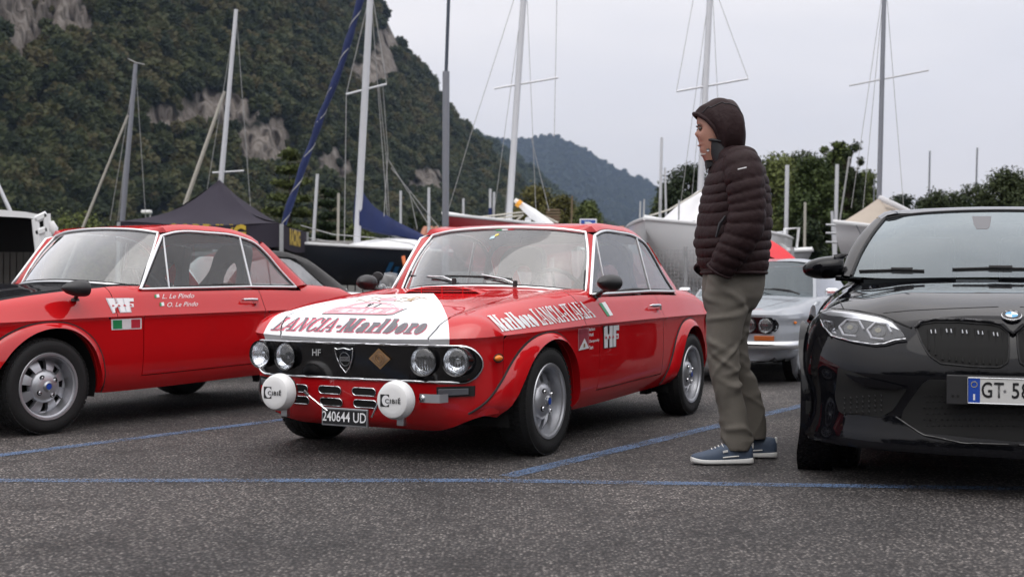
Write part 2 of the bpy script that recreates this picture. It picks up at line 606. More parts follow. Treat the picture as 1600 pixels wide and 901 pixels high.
# ------------------------------------------------------------------ ground
def asphalt_mat():
    m, n, l, b = new_mat('asphalt')
    tc = n.new('ShaderNodeTexCoord')
    v = n.new('ShaderNodeTexVoronoi')          # stones in the binder
    v.inputs['Scale'].default_value = 85
    v2 = n.new('ShaderNodeTexVoronoi')
    v2.inputs['Scale'].default_value = 170
    nz = n.new('ShaderNodeTexNoise')           # broad stains
    nz.inputs['Scale'].default_value = .55
    nz.inputs['Detail'].default_value = 5
    fn = n.new('ShaderNodeTexNoise')
    fn.inputs['Scale'].default_value = 38
    fn.inputs['Detail'].default_value = 6
    fn.inputs['Roughness'].default_value = .75
    for t in (v, v2, nz, fn): l.new(tc.outputs['Object'], t.inputs['Vector'])
    bw = n.new('ShaderNodeSeparateColor')
    l.new(v.outputs['Color'], bw.inputs['Color'])
    r = n.new('ShaderNodeValToRGB')            # colour of each stone
    e = r.color_ramp.elements
    e[0].position, e[0].color = 0.0, (.055, .053, .053, 1)
    e[1].position, e[1].color = 1.0, (.42, .405, .385, 1)
    for p, c in ((.35, (.10, .096, .095, 1)), (.62, (.155, .148, .145, 1)), (.86, (.25, .238, .225, 1))):
        k = r.color_ramp.elements.new(p)
        k.color = c
    l.new(bw.outputs['Red'], r.inputs['Fac'])
    # binder between stones
    g = n.new('ShaderNodeMapRange')
    g.inputs['From Min'].default_value, g.inputs['From Max'].default_value = .25, .62
    g.inputs['To Min'].default_value, g.inputs['To Max'].default_value = 0, 1
    l.new(v.outputs['Distance'], g.inputs['Value'])
    mx = n.new('ShaderNodeMix')
    mx.data_type = 'RGBA'
    mx.inputs['B'].default_value = (.032, .031, .032, 1)
    l.new(g.outputs['Result'], mx.inputs['Factor'])
    l.new(r.outputs['Color'], mx.inputs['A'])
    st = n.new('ShaderNodeValToRGB')           # stains / polished areas, slightly reddish dust
    st.color_ramp.elements[0].position, st.color_ramp.elements[0].color = .36, (.55, .54, .55, 1)
    st.color_ramp.elements[1].position, st.color_ramp.elements[1].color = .66, (1.2, 1.14, 1.11, 1)
    l.new(nz.outputs['Fac'], st.inputs['Fac'])
    mul = n.new('ShaderNodeMix')
    mul.data_type, mul.blend_type = 'RGBA', 'MULTIPLY'
    mul.inputs['Factor'].default_value = 1
    l.new(mx.outputs['Result'], mul.inputs['A'])
    l.new(st.outputs['Color'], mul.inputs['B'])
    sn = n.new('ShaderNodeTexNoise')           # drips and scuffs
    sn.inputs['Scale'].default_value = 2.3
    sn.inputs['Detail'].default_value = 7
    sn.inputs['Roughness'].default_value = .65
    l.new(tc.outputs['Object'], sn.inputs['Vector'])
    sr = n.new('ShaderNodeValToRGB')
    sr.color_ramp.elements[0].position, sr.color_ramp.elements[0].color = .33, (.62, .60, .60, 1)
    sr.color_ramp.elements[1].position, sr.color_ramp.elements[1].color = .50, (1.06, 1.04, 1.03, 1)
    l.new(sn.outputs['Fac'], sr.inputs['Fac'])
    m2 = n.new('ShaderNodeMix')
    m2.data_type, m2.blend_type = 'RGBA', 'MULTIPLY'
    m2.inputs['Factor'].default_value = 1
    l.new(mul.outputs['Result'], m2.inputs['A'])
    l.new(sr.outputs['Color'], m2.inputs['B'])
    l.new(m2.outputs['Result'], b.inputs['Base Color'])
    b.inputs['Roughness'].default_value = .72
    b.inputs['Specular IOR Level'].default_value = .35
    h = n.new('ShaderNodeMath')
    h.operation = 'SUBTRACT'
    h.inputs[0].default_value = 1
    l.new(v.outputs['Distance'], h.inputs[1])
    h2 = n.new('ShaderNodeMath')
    h2.operation = 'MULTIPLY_ADD'
    h2.inputs[1].default_value = .5
    l.new(fn.outputs['Fac'], h2.inputs[0])
    l.new(h.outputs['Value'], h2.inputs[2])
    bp = n.new('ShaderNodeBump')
    bp.inputs['Strength'].default_value = 1.0
    bp.inputs['Distance'].default_value = .009
    l.new(h2.outputs['Value'], bp.inputs['Height'])
    l.new(bp.outputs['Normal'], b.inputs['Normal'])
    return m


M['asphalt'] = asphalt_mat()
M['gravel_far'] = mat('grass_verge', (.05, .07, .03), .95, var=.5, scale=.3)


def line_mat():
    m, n, l, b = new_mat('worn_blue_paint')
    out = n['Material Output']
    tc = n.new('ShaderNodeTexCoord')
    v = n.new('ShaderNodeTexVoronoi')
    v.inputs['Scale'].default_value = 85
    nz = n.new('ShaderNodeTexNoise')
    nz.inputs['Scale'].default_value = 3.0
    nz.inputs['Detail'].default_value = 8
    nz.inputs['Roughness'].default_value = .7
    for t in (v, nz): l.new(tc.outputs['Object'], t.inputs['Vector'])
    ad = n.new('ShaderNodeMath')
    ad.operation = 'MULTIPLY_ADD'
    ad.inputs[1].default_value = -.55
    l.new(v.outputs['Distance'], ad.inputs[0])
    l.new(nz.outputs['Fac'], ad.inputs[2])
    mr = n.new('ShaderNodeMapRange')
    mr.inputs['From Min'].default_value, mr.inputs['From Max'].default_value = .07, .35
    mr.inputs['To Min'].default_value, mr.inputs['To Max'].default_value = .02, .66
    l.new(ad.outputs['Value'], mr.inputs['Value'])
    b.inputs['Base Color'].default_value = (.11, .185, .33, 1)
    b.inputs['Roughness'].default_value = .7
    tr = n.new('ShaderNodeBsdfTransparent')
    mx = n.new('ShaderNodeMixShader')
    l.new(mr.outputs['Result'], mx.inputs['Fac'])
    l.new(tr.outputs['BSDF'], mx.inputs[1])
    l.new(b.outputs['BSDF'], mx.inputs[2])
    l.new(mx.outputs['Shader'], out.inputs['Surface'])
    return m


M['blue_line'] = line_mat()
mb = MB()
mb.grid([[Vector((x, y, 0)) for x in (-6000, -60, -20, 0, 20, 60, 6000)] for y in (-400, -5, 5, 15, 30, 34)])
tag(mb.build('car_park_ground', M['asphalt'], recalc=False), kind='structure')
mb = MB()
mb.grid([[Vector((x, y, -.03)) for x in (-9000, 0, 9000)] for y in (33.9, 400, 9000)])
tag(mb.build('grass_ground', M['gravel_far'], recalc=False), kind='structure')


def painted_line(pts, w):
    P = [Vector(p) for p in pts]
    rows = []
    for i, p in enumerate(P):
        t = (P[min(i + 1, len(P) - 1)] - P[max(i - 1, 0)]).normalized()
        nrm = Vector((-t.y, t.x, 0)) * w / 2
        rows.append([p - nrm + Vector((0, 0, .004)), p + nrm + Vector((0, 0, .004))])
    m_ = MB()
    m_.grid(rows)
    tag(m_.build('painted_bay_line', M['blue_line'], recalc=False), kind='structure')


def gline(pxs, w):
    painted_line([ground_at(*p) for p in pxs], w)


_a = ground_at(-60, 751)
_b = ground_at(770, 751)
_c = ground_at(1700, 765)
painted_line([_a, _b, _c], .095)
_d, _e = ground_at(792, 748), ground_at(1252, 634)
_dir = (_e - _d).normalized()
painted_line([_d + Vector((0, .06, .001)), _e, _e + _dir * 3], .10)
_d, _e = ground_at(-20, 714), ground_at(450, 655)
_dir = (_e - _d).normalized()
painted_line([_d - _dir * .7, _e, _e + _dir * 3], .10)
# ------------------------------------------------------------------ mountains, woods, trees
rng = np.random.default_rng(11)


def vnoise(x, y, seed=0):
    """smooth value noise on numpy arrays"""
    x, y = np.asarray(x, float), np.asarray(y, float)
    xi, yi = np.floor(x).astype(np.int64), np.floor(y).astype(np.int64)
    fx, fy = x - xi, y - yi
    fx, fy = fx * fx * (3 - 2 * fx), fy * fy * (3 - 2 * fy)
    def h(a, b):
        n = (a * 374761393 + b * 668265263 + seed * 1274126177) & 0xffffffff
        n = ((n ^ (n >> 13)) * 1274126177) & 0xffffffff
        return ((n ^ (n >> 16)) & 0xffff) / 65535.0
    return (h(xi, yi) * (1 - fx) + h(xi + 1, yi) * fx) * (1 - fy) + (h(xi, yi + 1) * (1 - fx) + h(xi + 1, yi + 1) * fx) * fy


def fbm(x, y, seed=0, o=4):
    s, a, t = 0, .5, 0
    for k in range(o):
        s = s + a * vnoise(x * 2 ** k, y * 2 ** k, seed + k)
        t += a
        a *= .5
    return s / t


def slope_mat(name, wood, rock):
    m, n, l, b = new_mat(name)
    b.inputs['Roughness'].default_value = .95
    b.inputs['Specular IOR Level'].default_value = .1
    tc = n.new('ShaderNodeTexCoord')
    at_ = n.new('ShaderNodeAttribute')
    at_.attribute_name = 'rock'
    n1 = n.new('ShaderNodeTexNoise')
    n1.inputs['Scale'].default_value = .035
    n1.inputs['Detail'].default_value = 8
    n1.inputs['Roughness'].default_value = .7
    mp = n.new('ShaderNodeMapping')
    mp.inputs['Scale'].default_value = (.34, .34, .10)
    n2 = n.new('ShaderNodeTexNoise')
    n2.inputs['Scale'].default_value = 1.0
    n2.inputs['Detail'].default_value = 10
    n2.inputs['Roughness'].default_value = .72
    l.new(tc.outputs['Object'], n1.inputs['Vector'])
    l.new(tc.outputs['Object'], mp.inputs['Vector'])
    l.new(mp.outputs['Vector'], n2.inputs['Vector'])
    r1 = n.new('ShaderNodeValToRGB')
    r1.color_ramp.elements[0].position, r1.color_ramp.elements[0].color = .35, tuple(c * .6 for c in wood) + (1,)
    r1.color_ramp.elements[1].position, r1.color_ramp.elements[1].color = .68, tuple(c * 1.5 for c in wood) + (1,)
    l.new(n1.outputs['Fac'], r1.inputs['Fac'])
    r2 = n.new('ShaderNodeValToRGB')
    e = r2.color_ramp.elements
    e[0].position, e[0].color = .40, (rock[0] * .38, rock[1] * .36, rock[2] * .34, 1)
    e[1].position, e[1].color = .62, (rock[0] * 1.15, rock[1] * 1.12, rock[2] * 1.1, 1)
    k = e.new(.5)
    k.color = (rock[0] * .78, rock[1] * .72, rock[2] * .66, 1)
    l.new(n2.outputs['Fac'], r2.inputs['Fac'])
    mx = n.new('ShaderNodeMix')
    mx.data_type = 'RGBA'
    l.new(at_.outputs['Fac'], mx.inputs['Factor'])
    l.new(r1.outputs['Color'], mx.inputs['A'])
    sx = n.new('ShaderNodeSeparateXYZ')              # the western cliff is pale tan limestone, the rest grey
    l.new(tc.outputs['Object'], sx.inputs['Vector'])
    mr = n.new('ShaderNodeMapRange')
    mr.inputs['From Min'].default_value, mr.inputs['From Max'].default_value = -215, -170
    mr.inputs['To Min'].default_value, mr.inputs['To Max'].default_value = 0, 1
    l.new(sx.outputs['X'], mr.inputs['Value'])
    tn = n.new('ShaderNodeMix')
    tn.data_type = 'RGBA'
    tn.inputs['A'].default_value, tn.inputs['B'].default_value = (1.1, .98, .84, 1), (.72, .72, .73, 1)
    l.new(mr.outputs['Result'], tn.inputs['Factor'])
    ml = n.new('ShaderNodeMix')
    ml.data_type, ml.blend_type = 'RGBA', 'MULTIPLY'
    ml.inputs['Factor'].default_value = 1
    l.new(r2.outputs['Color'], ml.inputs['A'])
    l.new(tn.outputs['Result'], ml.inputs['B'])
    l.new(ml.outputs['Result'], mx.inputs['B'])
    l.new(mx.outputs['Result'], b.inputs['Base Color'])
    bp = n.new('ShaderNodeBump')
    bp.inputs['Strength'].default_value = 1.0
    bp.inputs['Distance'].default_value = 9.0
    l.new(n2.outputs['Fac'], bp.inputs['Height'])
    l.new(bp.outputs['Normal'], b.inputs['Normal'])
    return m


def foliage_mat(name, cols, rough=.7, trans=.25):
    """leaf clumps: colour per instance / per position"""
    m, n, l, b = new_mat(name)
    b.inputs['Roughness'].default_value = rough
    b.inputs['Specular IOR Level'].default_value = .2
    tc = n.new('ShaderNodeTexCoord')
    oi = n.new('ShaderNodeObjectInfo')
    nz = n.new('ShaderNodeTexNoise')
    nz.inputs['Scale'].default_value = 1.3
    nz.inputs['Detail'].default_value = 4
    geo = n.new('ShaderNodeNewGeometry')
    l.new(geo.outputs['Position'], nz.inputs['Vector'])
    ad = n.new('ShaderNodeMath')
    ad.operation = 'MULTIPLY_ADD'
    ad.inputs[1].default_value = .55
    l.new(oi.outputs['Random'], ad.inputs[0])
    mu = n.new('ShaderNodeMath')
    mu.operation = 'MULTIPLY'
    mu.inputs[1].default_value = .6
    l.new(nz.outputs['Fac'], mu.inputs[0])
    l.new(mu.outputs['Value'], ad.inputs[2])
    r = n.new('ShaderNodeValToRGB')
    e = r.color_ramp.elements
    e[0].position, e[0].color = .12, cols[0] + (1,)
    e[1].position, e[1].color = .85, cols[-1] + (1,)
    for i, c in enumerate(cols[1:-1]):
        k = e.new(.12 + .73 * (i + 1) / (len(cols) - 1))
        k.color = c + (1,)
    l.new(ad.outputs['Value'], r.inputs['Fac'])
    l.new(r.outputs['Color'], b.inputs['Base Color'])
    return m


M['near_slope'] = slope_mat('near_slope', (.012, .018, .009), (.66, .62, .58))
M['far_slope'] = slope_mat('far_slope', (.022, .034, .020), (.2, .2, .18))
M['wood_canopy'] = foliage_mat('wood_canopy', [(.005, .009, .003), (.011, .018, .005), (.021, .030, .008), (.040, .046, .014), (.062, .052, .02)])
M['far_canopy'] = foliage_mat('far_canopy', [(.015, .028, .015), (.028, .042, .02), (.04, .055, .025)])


def mountain(name, mt, ridge, base_d, ridge_d, x0, x1, nx, ny, rocks=(), bump=12.0, seed=1):
    """slope built column by column: foot at base_d(x), crest at ridge_d(x); ridge = crest as (bearing px, elevation px)"""
    xs = np.linspace(x0, x1, nx)
    rx, ry = np.array([p[0] for p in ridge], float), np.array([p[1] for p in ridge], float)
    yr = np.interp(xs, rx, ry)
    T = (np.arange(ny + 6) / (ny - 1))[:, None]
    X = np.broadcast_to(xs[None, :], (ny + 6, nx))
    bd = np.array([base_d(x) for x in xs])[None, :]
    rd = np.array([ridge_d(x) for x in xs])[None, :]
    zr = CAM_H + rd * (CAM_YH + (xs - 800) * CAM_ROLL - yr)[None, :] / CAM_F
    D = bd + (rd - bd) * T
    Z = np.where(T <= 1, zr * np.minimum(T, 1) ** .93, zr - (T - 1) * zr * 1.5)
    w = np.clip(T * 4, 0, 1) * np.where(T < .9, 1, .35)
    g = fbm(X / 46.0, T * 7.0 + X * 0, seed, 5) - .5
    g2 = fbm(X / 14.0, T * 24.0 + X * 0, seed + 9, 3) - .5
    D = D + (g * 3.2 + g2) * bump * w
    PY = CAM_YH - (Z - CAM_H) / D * CAM_F
    nn = fbm(X / 13.0, PY / 10.0, 77, 4) - .5
    RKa = np.zeros_like(D)
    for (cx, cy, ax, ay) in rocks:
        RKa = np.maximum(RKa, 1 - (((X - cx) / ax) ** 2 + ((PY - cy) / ay) ** 2 + nn * 2.3))
    RKa = np.clip(RKa * 2.6, 0, 1)
    D = D + np.where(RKa > .3, (fbm(X / 4.0, PY / 14.0, 5, 4) - .5) * bump * 1.8, 0)
    V = np.stack([(X - 800) / CAM_F * D, D, np.maximum(Z, -2)], -1).reshape(-1, 3)
    RK = RKa.ravel()
    F = []
    for j in range(ny + 5):
        for i in range(nx - 1):
            a = j * nx + i
            F.append((a, a + 1, a + nx + 1, a + nx))
    me = bpy.data.meshes.new(name)
    me.from_pydata(V.tolist(), [], F)
    me.shade_smooth()
    a = me.attributes.new('rock', 'FLOAT', 'POINT')
    a.data.foreach_set('value', RK)
    me.materials.append(mt)
    o = bpy.data.objects.new(name, me)
    COL.objects.link(o)
    o['kind'] = 'structure'
    return o, V, RK, F


def scatter_wood(name, V, RK, F, n, size, mt, label, seed=3, keep=lambda p: True):
    """thousands of small crowns on a slope: geometry-node instances of a lumpy crown, one mass of woodland"""
    r = np.random.default_rng(seed)
    Fa = np.array(F)
    A, B_, C, D = V[Fa[:, 0]], V[Fa[:, 1]], V[Fa[:, 2]], V[Fa[:, 3]]
    area = np.linalg.norm(np.cross(C - A, D - B_), axis=1) * .5
    # weight towards what stands nearer so screen density stays even
    p = area / (A[:, 1] ** 1.2)
    rk = RK[Fa].mean(1)
    p = p * np.clip(1.0 - rk * 2.2, 0.012, 1)
    p /= p.sum()
    k = r.choice(len(Fa), n, p=p)
    u, v = r.random(n)[:, None], r.random(n)[:, None]
    P = (A[k] * (1 - u) + B_[k] * u) * (1 - v) + (D[k] * (1 - u) + C[k] * u) * v
    sc = size * (0.45 + 1.0 * r.random(n) ** 2.0) * (P[:, 1] / P[:, 1].mean()) ** .25
    P[:, 2] += sc * .45
    me = bpy.data.meshes.new(name)
    me.from_pydata([tuple(q) for q in P], [], [])
    a = me.attributes.new('crown_size', 'FLOAT', 'POINT')
    a.data.foreach_set('value', sc)
    o = bpy.data.objects.new(name, me)
    COL.objects.link(o)
    tag(o, label, 'woodland', kind='stuff')
    ng = bpy.data.node_groups.new(name, 'GeometryNodeTree')
    ng.interface.new_socket('Geometry', in_out='INPUT', socket_type='NodeSocketGeometry')
    ng.interface.new_socket('Geometry', in_out='OUTPUT', socket_type='NodeSocketGeometry')
    N, L = ng.nodes, ng.links
    gi, go = N.new('NodeGroupInput'), N.new('NodeGroupOutput')
    ico = N.new('GeometryNodeMeshIcoSphere')
    ico.inputs['Radius'].default_value = 1.0
    ico.inputs['Subdivisions'].default_value = 4
    sp = N.new('GeometryNodeSetPosition')
    pos = N.new('GeometryNodeInputPosition')
    nz = N.new('ShaderNodeTexNoise')
    nz.inputs['Scale'].default_value = 2.6
    nz.inputs['Detail'].default_value = 3
    nz.inputs['Roughness'].default_value = .7
    L.new(pos.outputs['Position'], nz.inputs['Vector'])
    mr = N.new('ShaderNodeMapRange')
    mr.inputs['From Min'].default_value, mr.inputs['From Max'].default_value = .25, .75
    mr.inputs['To Min'].default_value, mr.inputs['To Max'].default_value = .35, 1.35
    L.new(nz.outputs['Fac'], mr.inputs['Value'])
    vm = N.new('ShaderNodeVectorMath')
    vm.operation = 'SCALE'
    L.new(pos.outputs['Position'], vm.inputs[0])
    L.new(mr.outputs['Result'], vm.inputs['Scale'])
    L.new(ico.outputs['Mesh'], sp.inputs['Geometry'])
    L.new(vm.outputs['Vector'], sp.inputs['Position'])
    sm = N.new('GeometryNodeSetMaterial')
    sm.inputs['Material'].default_value = mt
    L.new(sp.outputs['Geometry'], sm.inputs['Geometry'])
    inst = N.new('GeometryNodeInstanceOnPoints')
    L.new(gi.outputs[0], inst.inputs['Points'])
    L.new(sm.outputs['Geometry'], inst.inputs['Instance'])
    rv = N.new('FunctionNodeRandomValue')
    rv.data_type = 'FLOAT_VECTOR'
    rv.inputs[0].default_value = (-.35, -.35, 0)
    rv.inputs[1].default_value = (.35, .35, 6.28)
    L.new(rv.outputs[0], inst.inputs['Rotation'])
    na = N.new('GeometryNodeInputNamedAttribute')
    na.data_type = 'FLOAT'
    na.inputs['Name'].default_value = 'crown_size'
    cb = N.new('ShaderNodeCombineXYZ')
    L.new(na.outputs['Attribute'], cb.inputs['X'])
    L.new(na.outputs['Attribute'], cb.inputs['Y'])
    m2 = N.new('ShaderNodeMath')
    m2.operation = 'MULTIPLY'
    m2.inputs[1].default_value = .95
    L.new(na.outputs['Attribute'], m2.inputs[0])
    L.new(m2.outputs['Value'], cb.inputs['Z'])
    L.new(cb.outputs['Vector'], inst.inputs['Scale'])
    L.new(inst.outputs['Instances'], go.inputs[0])
    md = o.modifiers.new('wood', 'NODES')
    md.node_group = ng
    return o


RIDGE1 = [(-700, -900), (-300, -800), (0, -640), (300, -380), (500, -110), (560, -22), (580, -8), (592, 8), (604, 38), (614, 58), (640, 92), (662, 116), (690, 160), (715, 190), (735, 214), (750, 225), (770, 248), (790, 268), (810, 290), (830, 306), (850, 326), (880, 352), (930, 400), (980, 447)]
ROCKS = [(40, 12, 95, 56), (38, 52, 32, 50), (100, 34, 48, 30), (330, 178, 76, 32), (255, 192, 42, 22), (402, 232, 52, 38), (600, 88, 22, 48), (568, 116, 26, 26), (668, 285, 30, 22), (522, 262, 24, 30), (430, 205, 30, 20)]
m1, V1, RK1, F1 = mountain('mountain', M['near_slope'], RIDGE1, lambda x: interp(x, [-700, 0, 500, 980], [230, 270, 360, 560]), lambda x: interp(x, [-700, 0, 500, 980], [800, 760, 760, 800]), -700, 980, 240, 130, ROCKS, 11.0, 1)
scatter_wood('wooded_slope', V1, RK1, F1, 30000, 3.5, M['wood_canopy'], 'dense dark green wood covering the near mountainside')
RIDGE2 = [(560, 190), (650, 205), (735, 212), (760, 222), (790, 240), (820, 262), (850, 290), (880, 312), (930, 345), (1000, 385), (1090, 440)]
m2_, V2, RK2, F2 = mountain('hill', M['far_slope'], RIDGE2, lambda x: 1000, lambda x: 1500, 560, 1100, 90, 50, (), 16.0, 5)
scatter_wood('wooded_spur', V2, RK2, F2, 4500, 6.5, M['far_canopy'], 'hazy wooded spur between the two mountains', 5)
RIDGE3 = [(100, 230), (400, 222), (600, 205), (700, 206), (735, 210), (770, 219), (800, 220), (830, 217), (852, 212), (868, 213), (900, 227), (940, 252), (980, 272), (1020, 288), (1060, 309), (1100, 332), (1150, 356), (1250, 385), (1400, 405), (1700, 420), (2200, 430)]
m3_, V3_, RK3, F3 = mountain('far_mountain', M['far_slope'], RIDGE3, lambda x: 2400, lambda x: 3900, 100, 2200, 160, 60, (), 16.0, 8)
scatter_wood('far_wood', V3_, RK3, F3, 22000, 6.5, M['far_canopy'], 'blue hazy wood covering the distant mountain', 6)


# --- trees with leaf-sized faces
M['bark'] = mat('bark', (.075, .055, .04), .9, var=.4, scale=6, bump=.6, bscale=12)
M['leaf_green'] = foliage_mat('leaf_green', [(.022, .038, .011), (.058, .080, .022), (.11, .13, .04)])
M['leaf_dark'] = foliage_mat('leaf_dark', [(.010, .018, .008), (.022, .034, .013), (.038, .050, .018)])
M['leaf_olive'] = foliage_mat('leaf_olive', [(.045, .050, .014), (.085, .080, .022), (.13, .115, .035)])
M['leaf_conifer'] = foliage_mat('leaf_conifer', [(.012, .022, .010), (.028, .045, .016), (.085, .10, .028)])


def leaf_cloud(centres, radii, n, size, seed, squash=.85, droop=0.0):
    """n little folded leaves spread through blobs; returns verts, faces"""
    r = np.random.default_rng(seed)
    C, Rr = np.array(centres, float), np.array(radii, float)
    w = Rr ** 2.2
    k = r.choice(len(C), n, p=w / w.sum())
    d = r.normal(size=(n, 3))
    d /= np.linalg.norm(d, axis=1)[:, None]
    rad = Rr[k] * (r.random(n) ** .5) * (0.8 + .30 * np.abs(r.normal(size=n)))
    P = C[k] + d * rad[:, None] * np.array([1, 1, squash])
    nrm = d * .7 + r.normal(size=(n, 3)) * .55 + np.array([0, 0, .35])
    nrm /= np.linalg.norm(nrm, axis=1)[:, None]
    a = np.cross(nrm, r.normal(size=(n, 3)))
    a /= np.linalg.norm(a, axis=1)[:, None] + 1e-9
    b = np.cross(nrm, a)
    s = size * (.6 + .8 * r.random(n))[:, None]
    q0, q1, q2, q3 = P - a * s * .5, P + b * s * .28 + nrm * s * .08, P + a * s * .5, P - b * s * .28 + nrm * s * .08
    V = np.stack([q0, q1, q2, q3], 1).reshape(-1, 3)
    F = np.arange(n * 4).reshape(n, 4)
    return V, F


def fast_mesh(name, V, F, mt, parent):
    me = bpy.data.meshes.new(name)
    me.vertices.add(len(V))
    me.vertices.foreach_set('co', V.astype(np.float32).ravel())
    k = F.shape[1]
    me.loops.add(F.size)
    me.loops.foreach_set('vertex_index', F.astype(np.int32).ravel())
    me.polygons.add(len(F))
    me.polygons.foreach_set('loop_start', np.arange(0, F.size, k, dtype=np.int32))
    me.polygons.foreach_set('loop_total', np.full(len(F), k, dtype=np.int32))
    me.update(calc_edges=True)
    me.materials.append(mt)
    o = bpy.data.objects.new(name, me)
    COL.objects.link(o)
    o.parent = parent
    return o


def tree(name, label, base, h, rad, mt, n=5200, leaf=.17, seed=1, crown_lo=.25, lean=0.0, blobs=46, column=False, group=None):
    t = thing(name, label, 'tree', base, 0, group)
    r = np.random.default_rng(seed)
    tr = MB()
    trunk = [Vector((lean * h * (k / 6) ** 2 + r.normal() * .03 * h / 6, r.normal() * .03 * h / 6, h * .86 * k / 6)) for k in range(7)]
    tr.tube(trunk, [h * .022 * (1 - .8 * k / 6) + .02 for k in range(7)], 8)
    cs, rs = [], []
    for k in range(blobs):
        f = crown_lo + (1 - crown_lo) * ((k + .5) / blobs)
        prof = math.sin(math.pi * min(1, max(.05, ((f - crown_lo) / (1 - crown_lo)) * .85 + .12))) ** .7
        if column: prof = .55 + .45 * prof
        a = k * 2.4 + r.random() * .8
        rr = rad * prof * (.25 + .7 * r.random() ** .6)
        c = (lean * h * f * f + rr * math.cos(a), rr * math.sin(a), f * h * .96)
        b = rad * (.20 + .27 * r.random() ** 1.4) * (.75 + .35 * prof)
        cs.append(c)
        rs.append(b)
        st = trunk[min(6, int(f * .75 * 7))]
        tr.tube([st, st.lerp(Vector(c), .55) + Vector((0, 0, .04 * h)), Vector(c)], [.05 * h / 8, .03 * h / 8, .012], 5)
    tr.build('trunk', M['bark'], t, smooth=60)
    V, F = leaf_cloud(cs, rs, int(n * 2.2), leaf * .62, seed + 5)
    fast_mesh('crown', V, F, mt, t)
    return t


def conifer(name, label, base, h, rad, mt, n=6500, leaf=.20, seed=1, group=None):
    t = thing(name, label, 'tree', base, 0, group)
    r = np.random.default_rng(seed)
    tr = MB().tube([(0, 0, 0), (0, 0, h * .5), (0, 0, h * .98)], [h * .02, h * .012, .01], 8)
    cs, rs = [], []
    tiers = 11
    for k in range(tiers):
        f = .08 + .9 * k / (tiers - 1)
        R_ = rad * (1 - f) ** .8 * (.8 + .4 * r.random()) + .12
        m = max(4, int(9 * (1 - f) + 3))
        for j in range(m):
            a = 2 * math.pi * (j + r.random() * .7) / m + k
            e = Vector((math.cos(a) * R_, math.sin(a) * R_, h * f - R_ * .12 + r.random() * .2))
            tr.tube([(0, 0, h * f + .1), Vector((0, 0, h * f)).lerp(e, .6) + Vector((0, 0, .08)), e], [.03, .02, .008], 4)
            for q in (.35, .62, .86, 1.0):
                cs.append(tuple(Vector((0, 0, h * f)).lerp(e, q)))
                rs.append(rad * .17 * (1.15 - .5 * q) + .06)
    tr.build('trunk', M['bark'], t, smooth=60)
    V, F = leaf_cloud(cs, rs, int(n * 2.2), leaf * .62, seed + 5, .5)
    fast_mesh('crown', V, F, mt, t)
    return t


def tree_px(fn, name, label, x, ytop, depth, rad_px, mt, **k):
    s = CAM_F / depth
    b = at(x, CAM_YH, depth)
    h = CAM_H + (CAM_YH + (x - 800) * CAM_ROLL - ytop) / s
    return fn(name, label, (b.x, b.y, 0), h, rad_px / s, mt, **k)


tree_px(conifer, 'conifer', 'dark conifer with yellow-green tips behind the gazebo corner', 452, 238, 46, 66, M['leaf_conifer'], seed=3, n=9000, leaf=.26)
tree_px(conifer, 'conifer', 'smaller dark conifer beside the sailboat mast', 515, 300, 44, 50, M['leaf_conifer'], seed=4, n=6000, leaf=.26)
tree_px(tree, 'broadleaf_tree', 'olive autumn tree behind the inclined ladder boom', 838, 288, 70, 46, M['leaf_olive'], seed=5, n=6000, leaf=.34, crown_lo=.1)
tree_px(tree, 'broadleaf_tree', 'low olive tree behind the brick chimney', 880, 300, 66, 38, M['leaf_olive'], seed=6, n=5000, leaf=.32, crown_lo=.1)
tree_px(tree, 'broadleaf_tree', 'rounded green tree above the parking sign', 922, 312, 60, 32, M['leaf_green'], seed=7, n=5000, leaf=.28, crown_lo=.08)
tree_px(tree, 'broadleaf_tree', 'leafy tree rising behind the white boat bow', 1072, 256, 52, 54, M['leaf_dark'], seed=8, n=7000, leaf=.24, crown_lo=.12)
tree_px(tree, 'broadleaf_tree', 'broad green tree just behind the red umbrella', 1215, 242, 48, 66, M['leaf_green'], seed=9, n=9000, leaf=.24, crown_lo=.06, blobs=61)
tree_px(tree, 'poplar_tree', 'tall narrow tree, highest of the clump behind the boats', 1322, 212, 50, 30, M['leaf_dark'], seed=10, n=7500, leaf=.24, crown_lo=.06, column=True, blobs=54)
tree_px(tree, 'poplar_tree', 'slender tree beside the tallest of the clump', 1300, 214, 50, 26, M['leaf_green'], seed=21, n=6000, leaf=.24, crown_lo=.06, column=True, blobs=50)
tree_px(tree, 'broadleaf_tree', 'bushy green tree between the umbrella and the tarpaulin boat', 1272, 240, 46, 54, M['leaf_green'], seed=11, n=9000, leaf=.24, crown_lo=.05, blobs=61)
tree_px(tree, 'broadleaf_tree', 'low dark tree beside the tarpaulin tent peak', 1408, 302, 44, 40, M['leaf_dark'], seed=12, n=6000, leaf=.2, crown_lo=.03)
tree_px(tree, 'evergreen_bush', 'dark evergreen above the front edge of the black car roof', 1475, 292, 34, 60, M['leaf_dark'], seed=13, n=8000, leaf=.15, crown_lo=.0, blobs=54)
tree_px(tree, 'evergreen_bush', 'tall dark evergreen at the right edge', 1572, 268, 32, 74, M['leaf_dark'], seed=14, n=11000, leaf=.15, crown_lo=.0, blobs=64)
tree_px(tree, 'evergreen_bush', 'dark evergreen between the two others above the black car', 1525, 288, 36, 58, M['leaf_dark'], seed=15, n=7000, leaf=.15, crown_lo=.0, blobs=46)
tree_px(tree, 'broadleaf_tree', 'dense green tree right behind the jacket shoulder', 1172, 258, 54, 52, M['leaf_dark'], seed=61, n=8000, leaf=.24, crown_lo=.05)
tree_px(tree, 'broadleaf_tree', 'dense tree filling the gap behind the umbrella mast', 1245, 236, 54, 56, M['leaf_dark'], seed=62, n=9000, leaf=.24, crown_lo=.05)
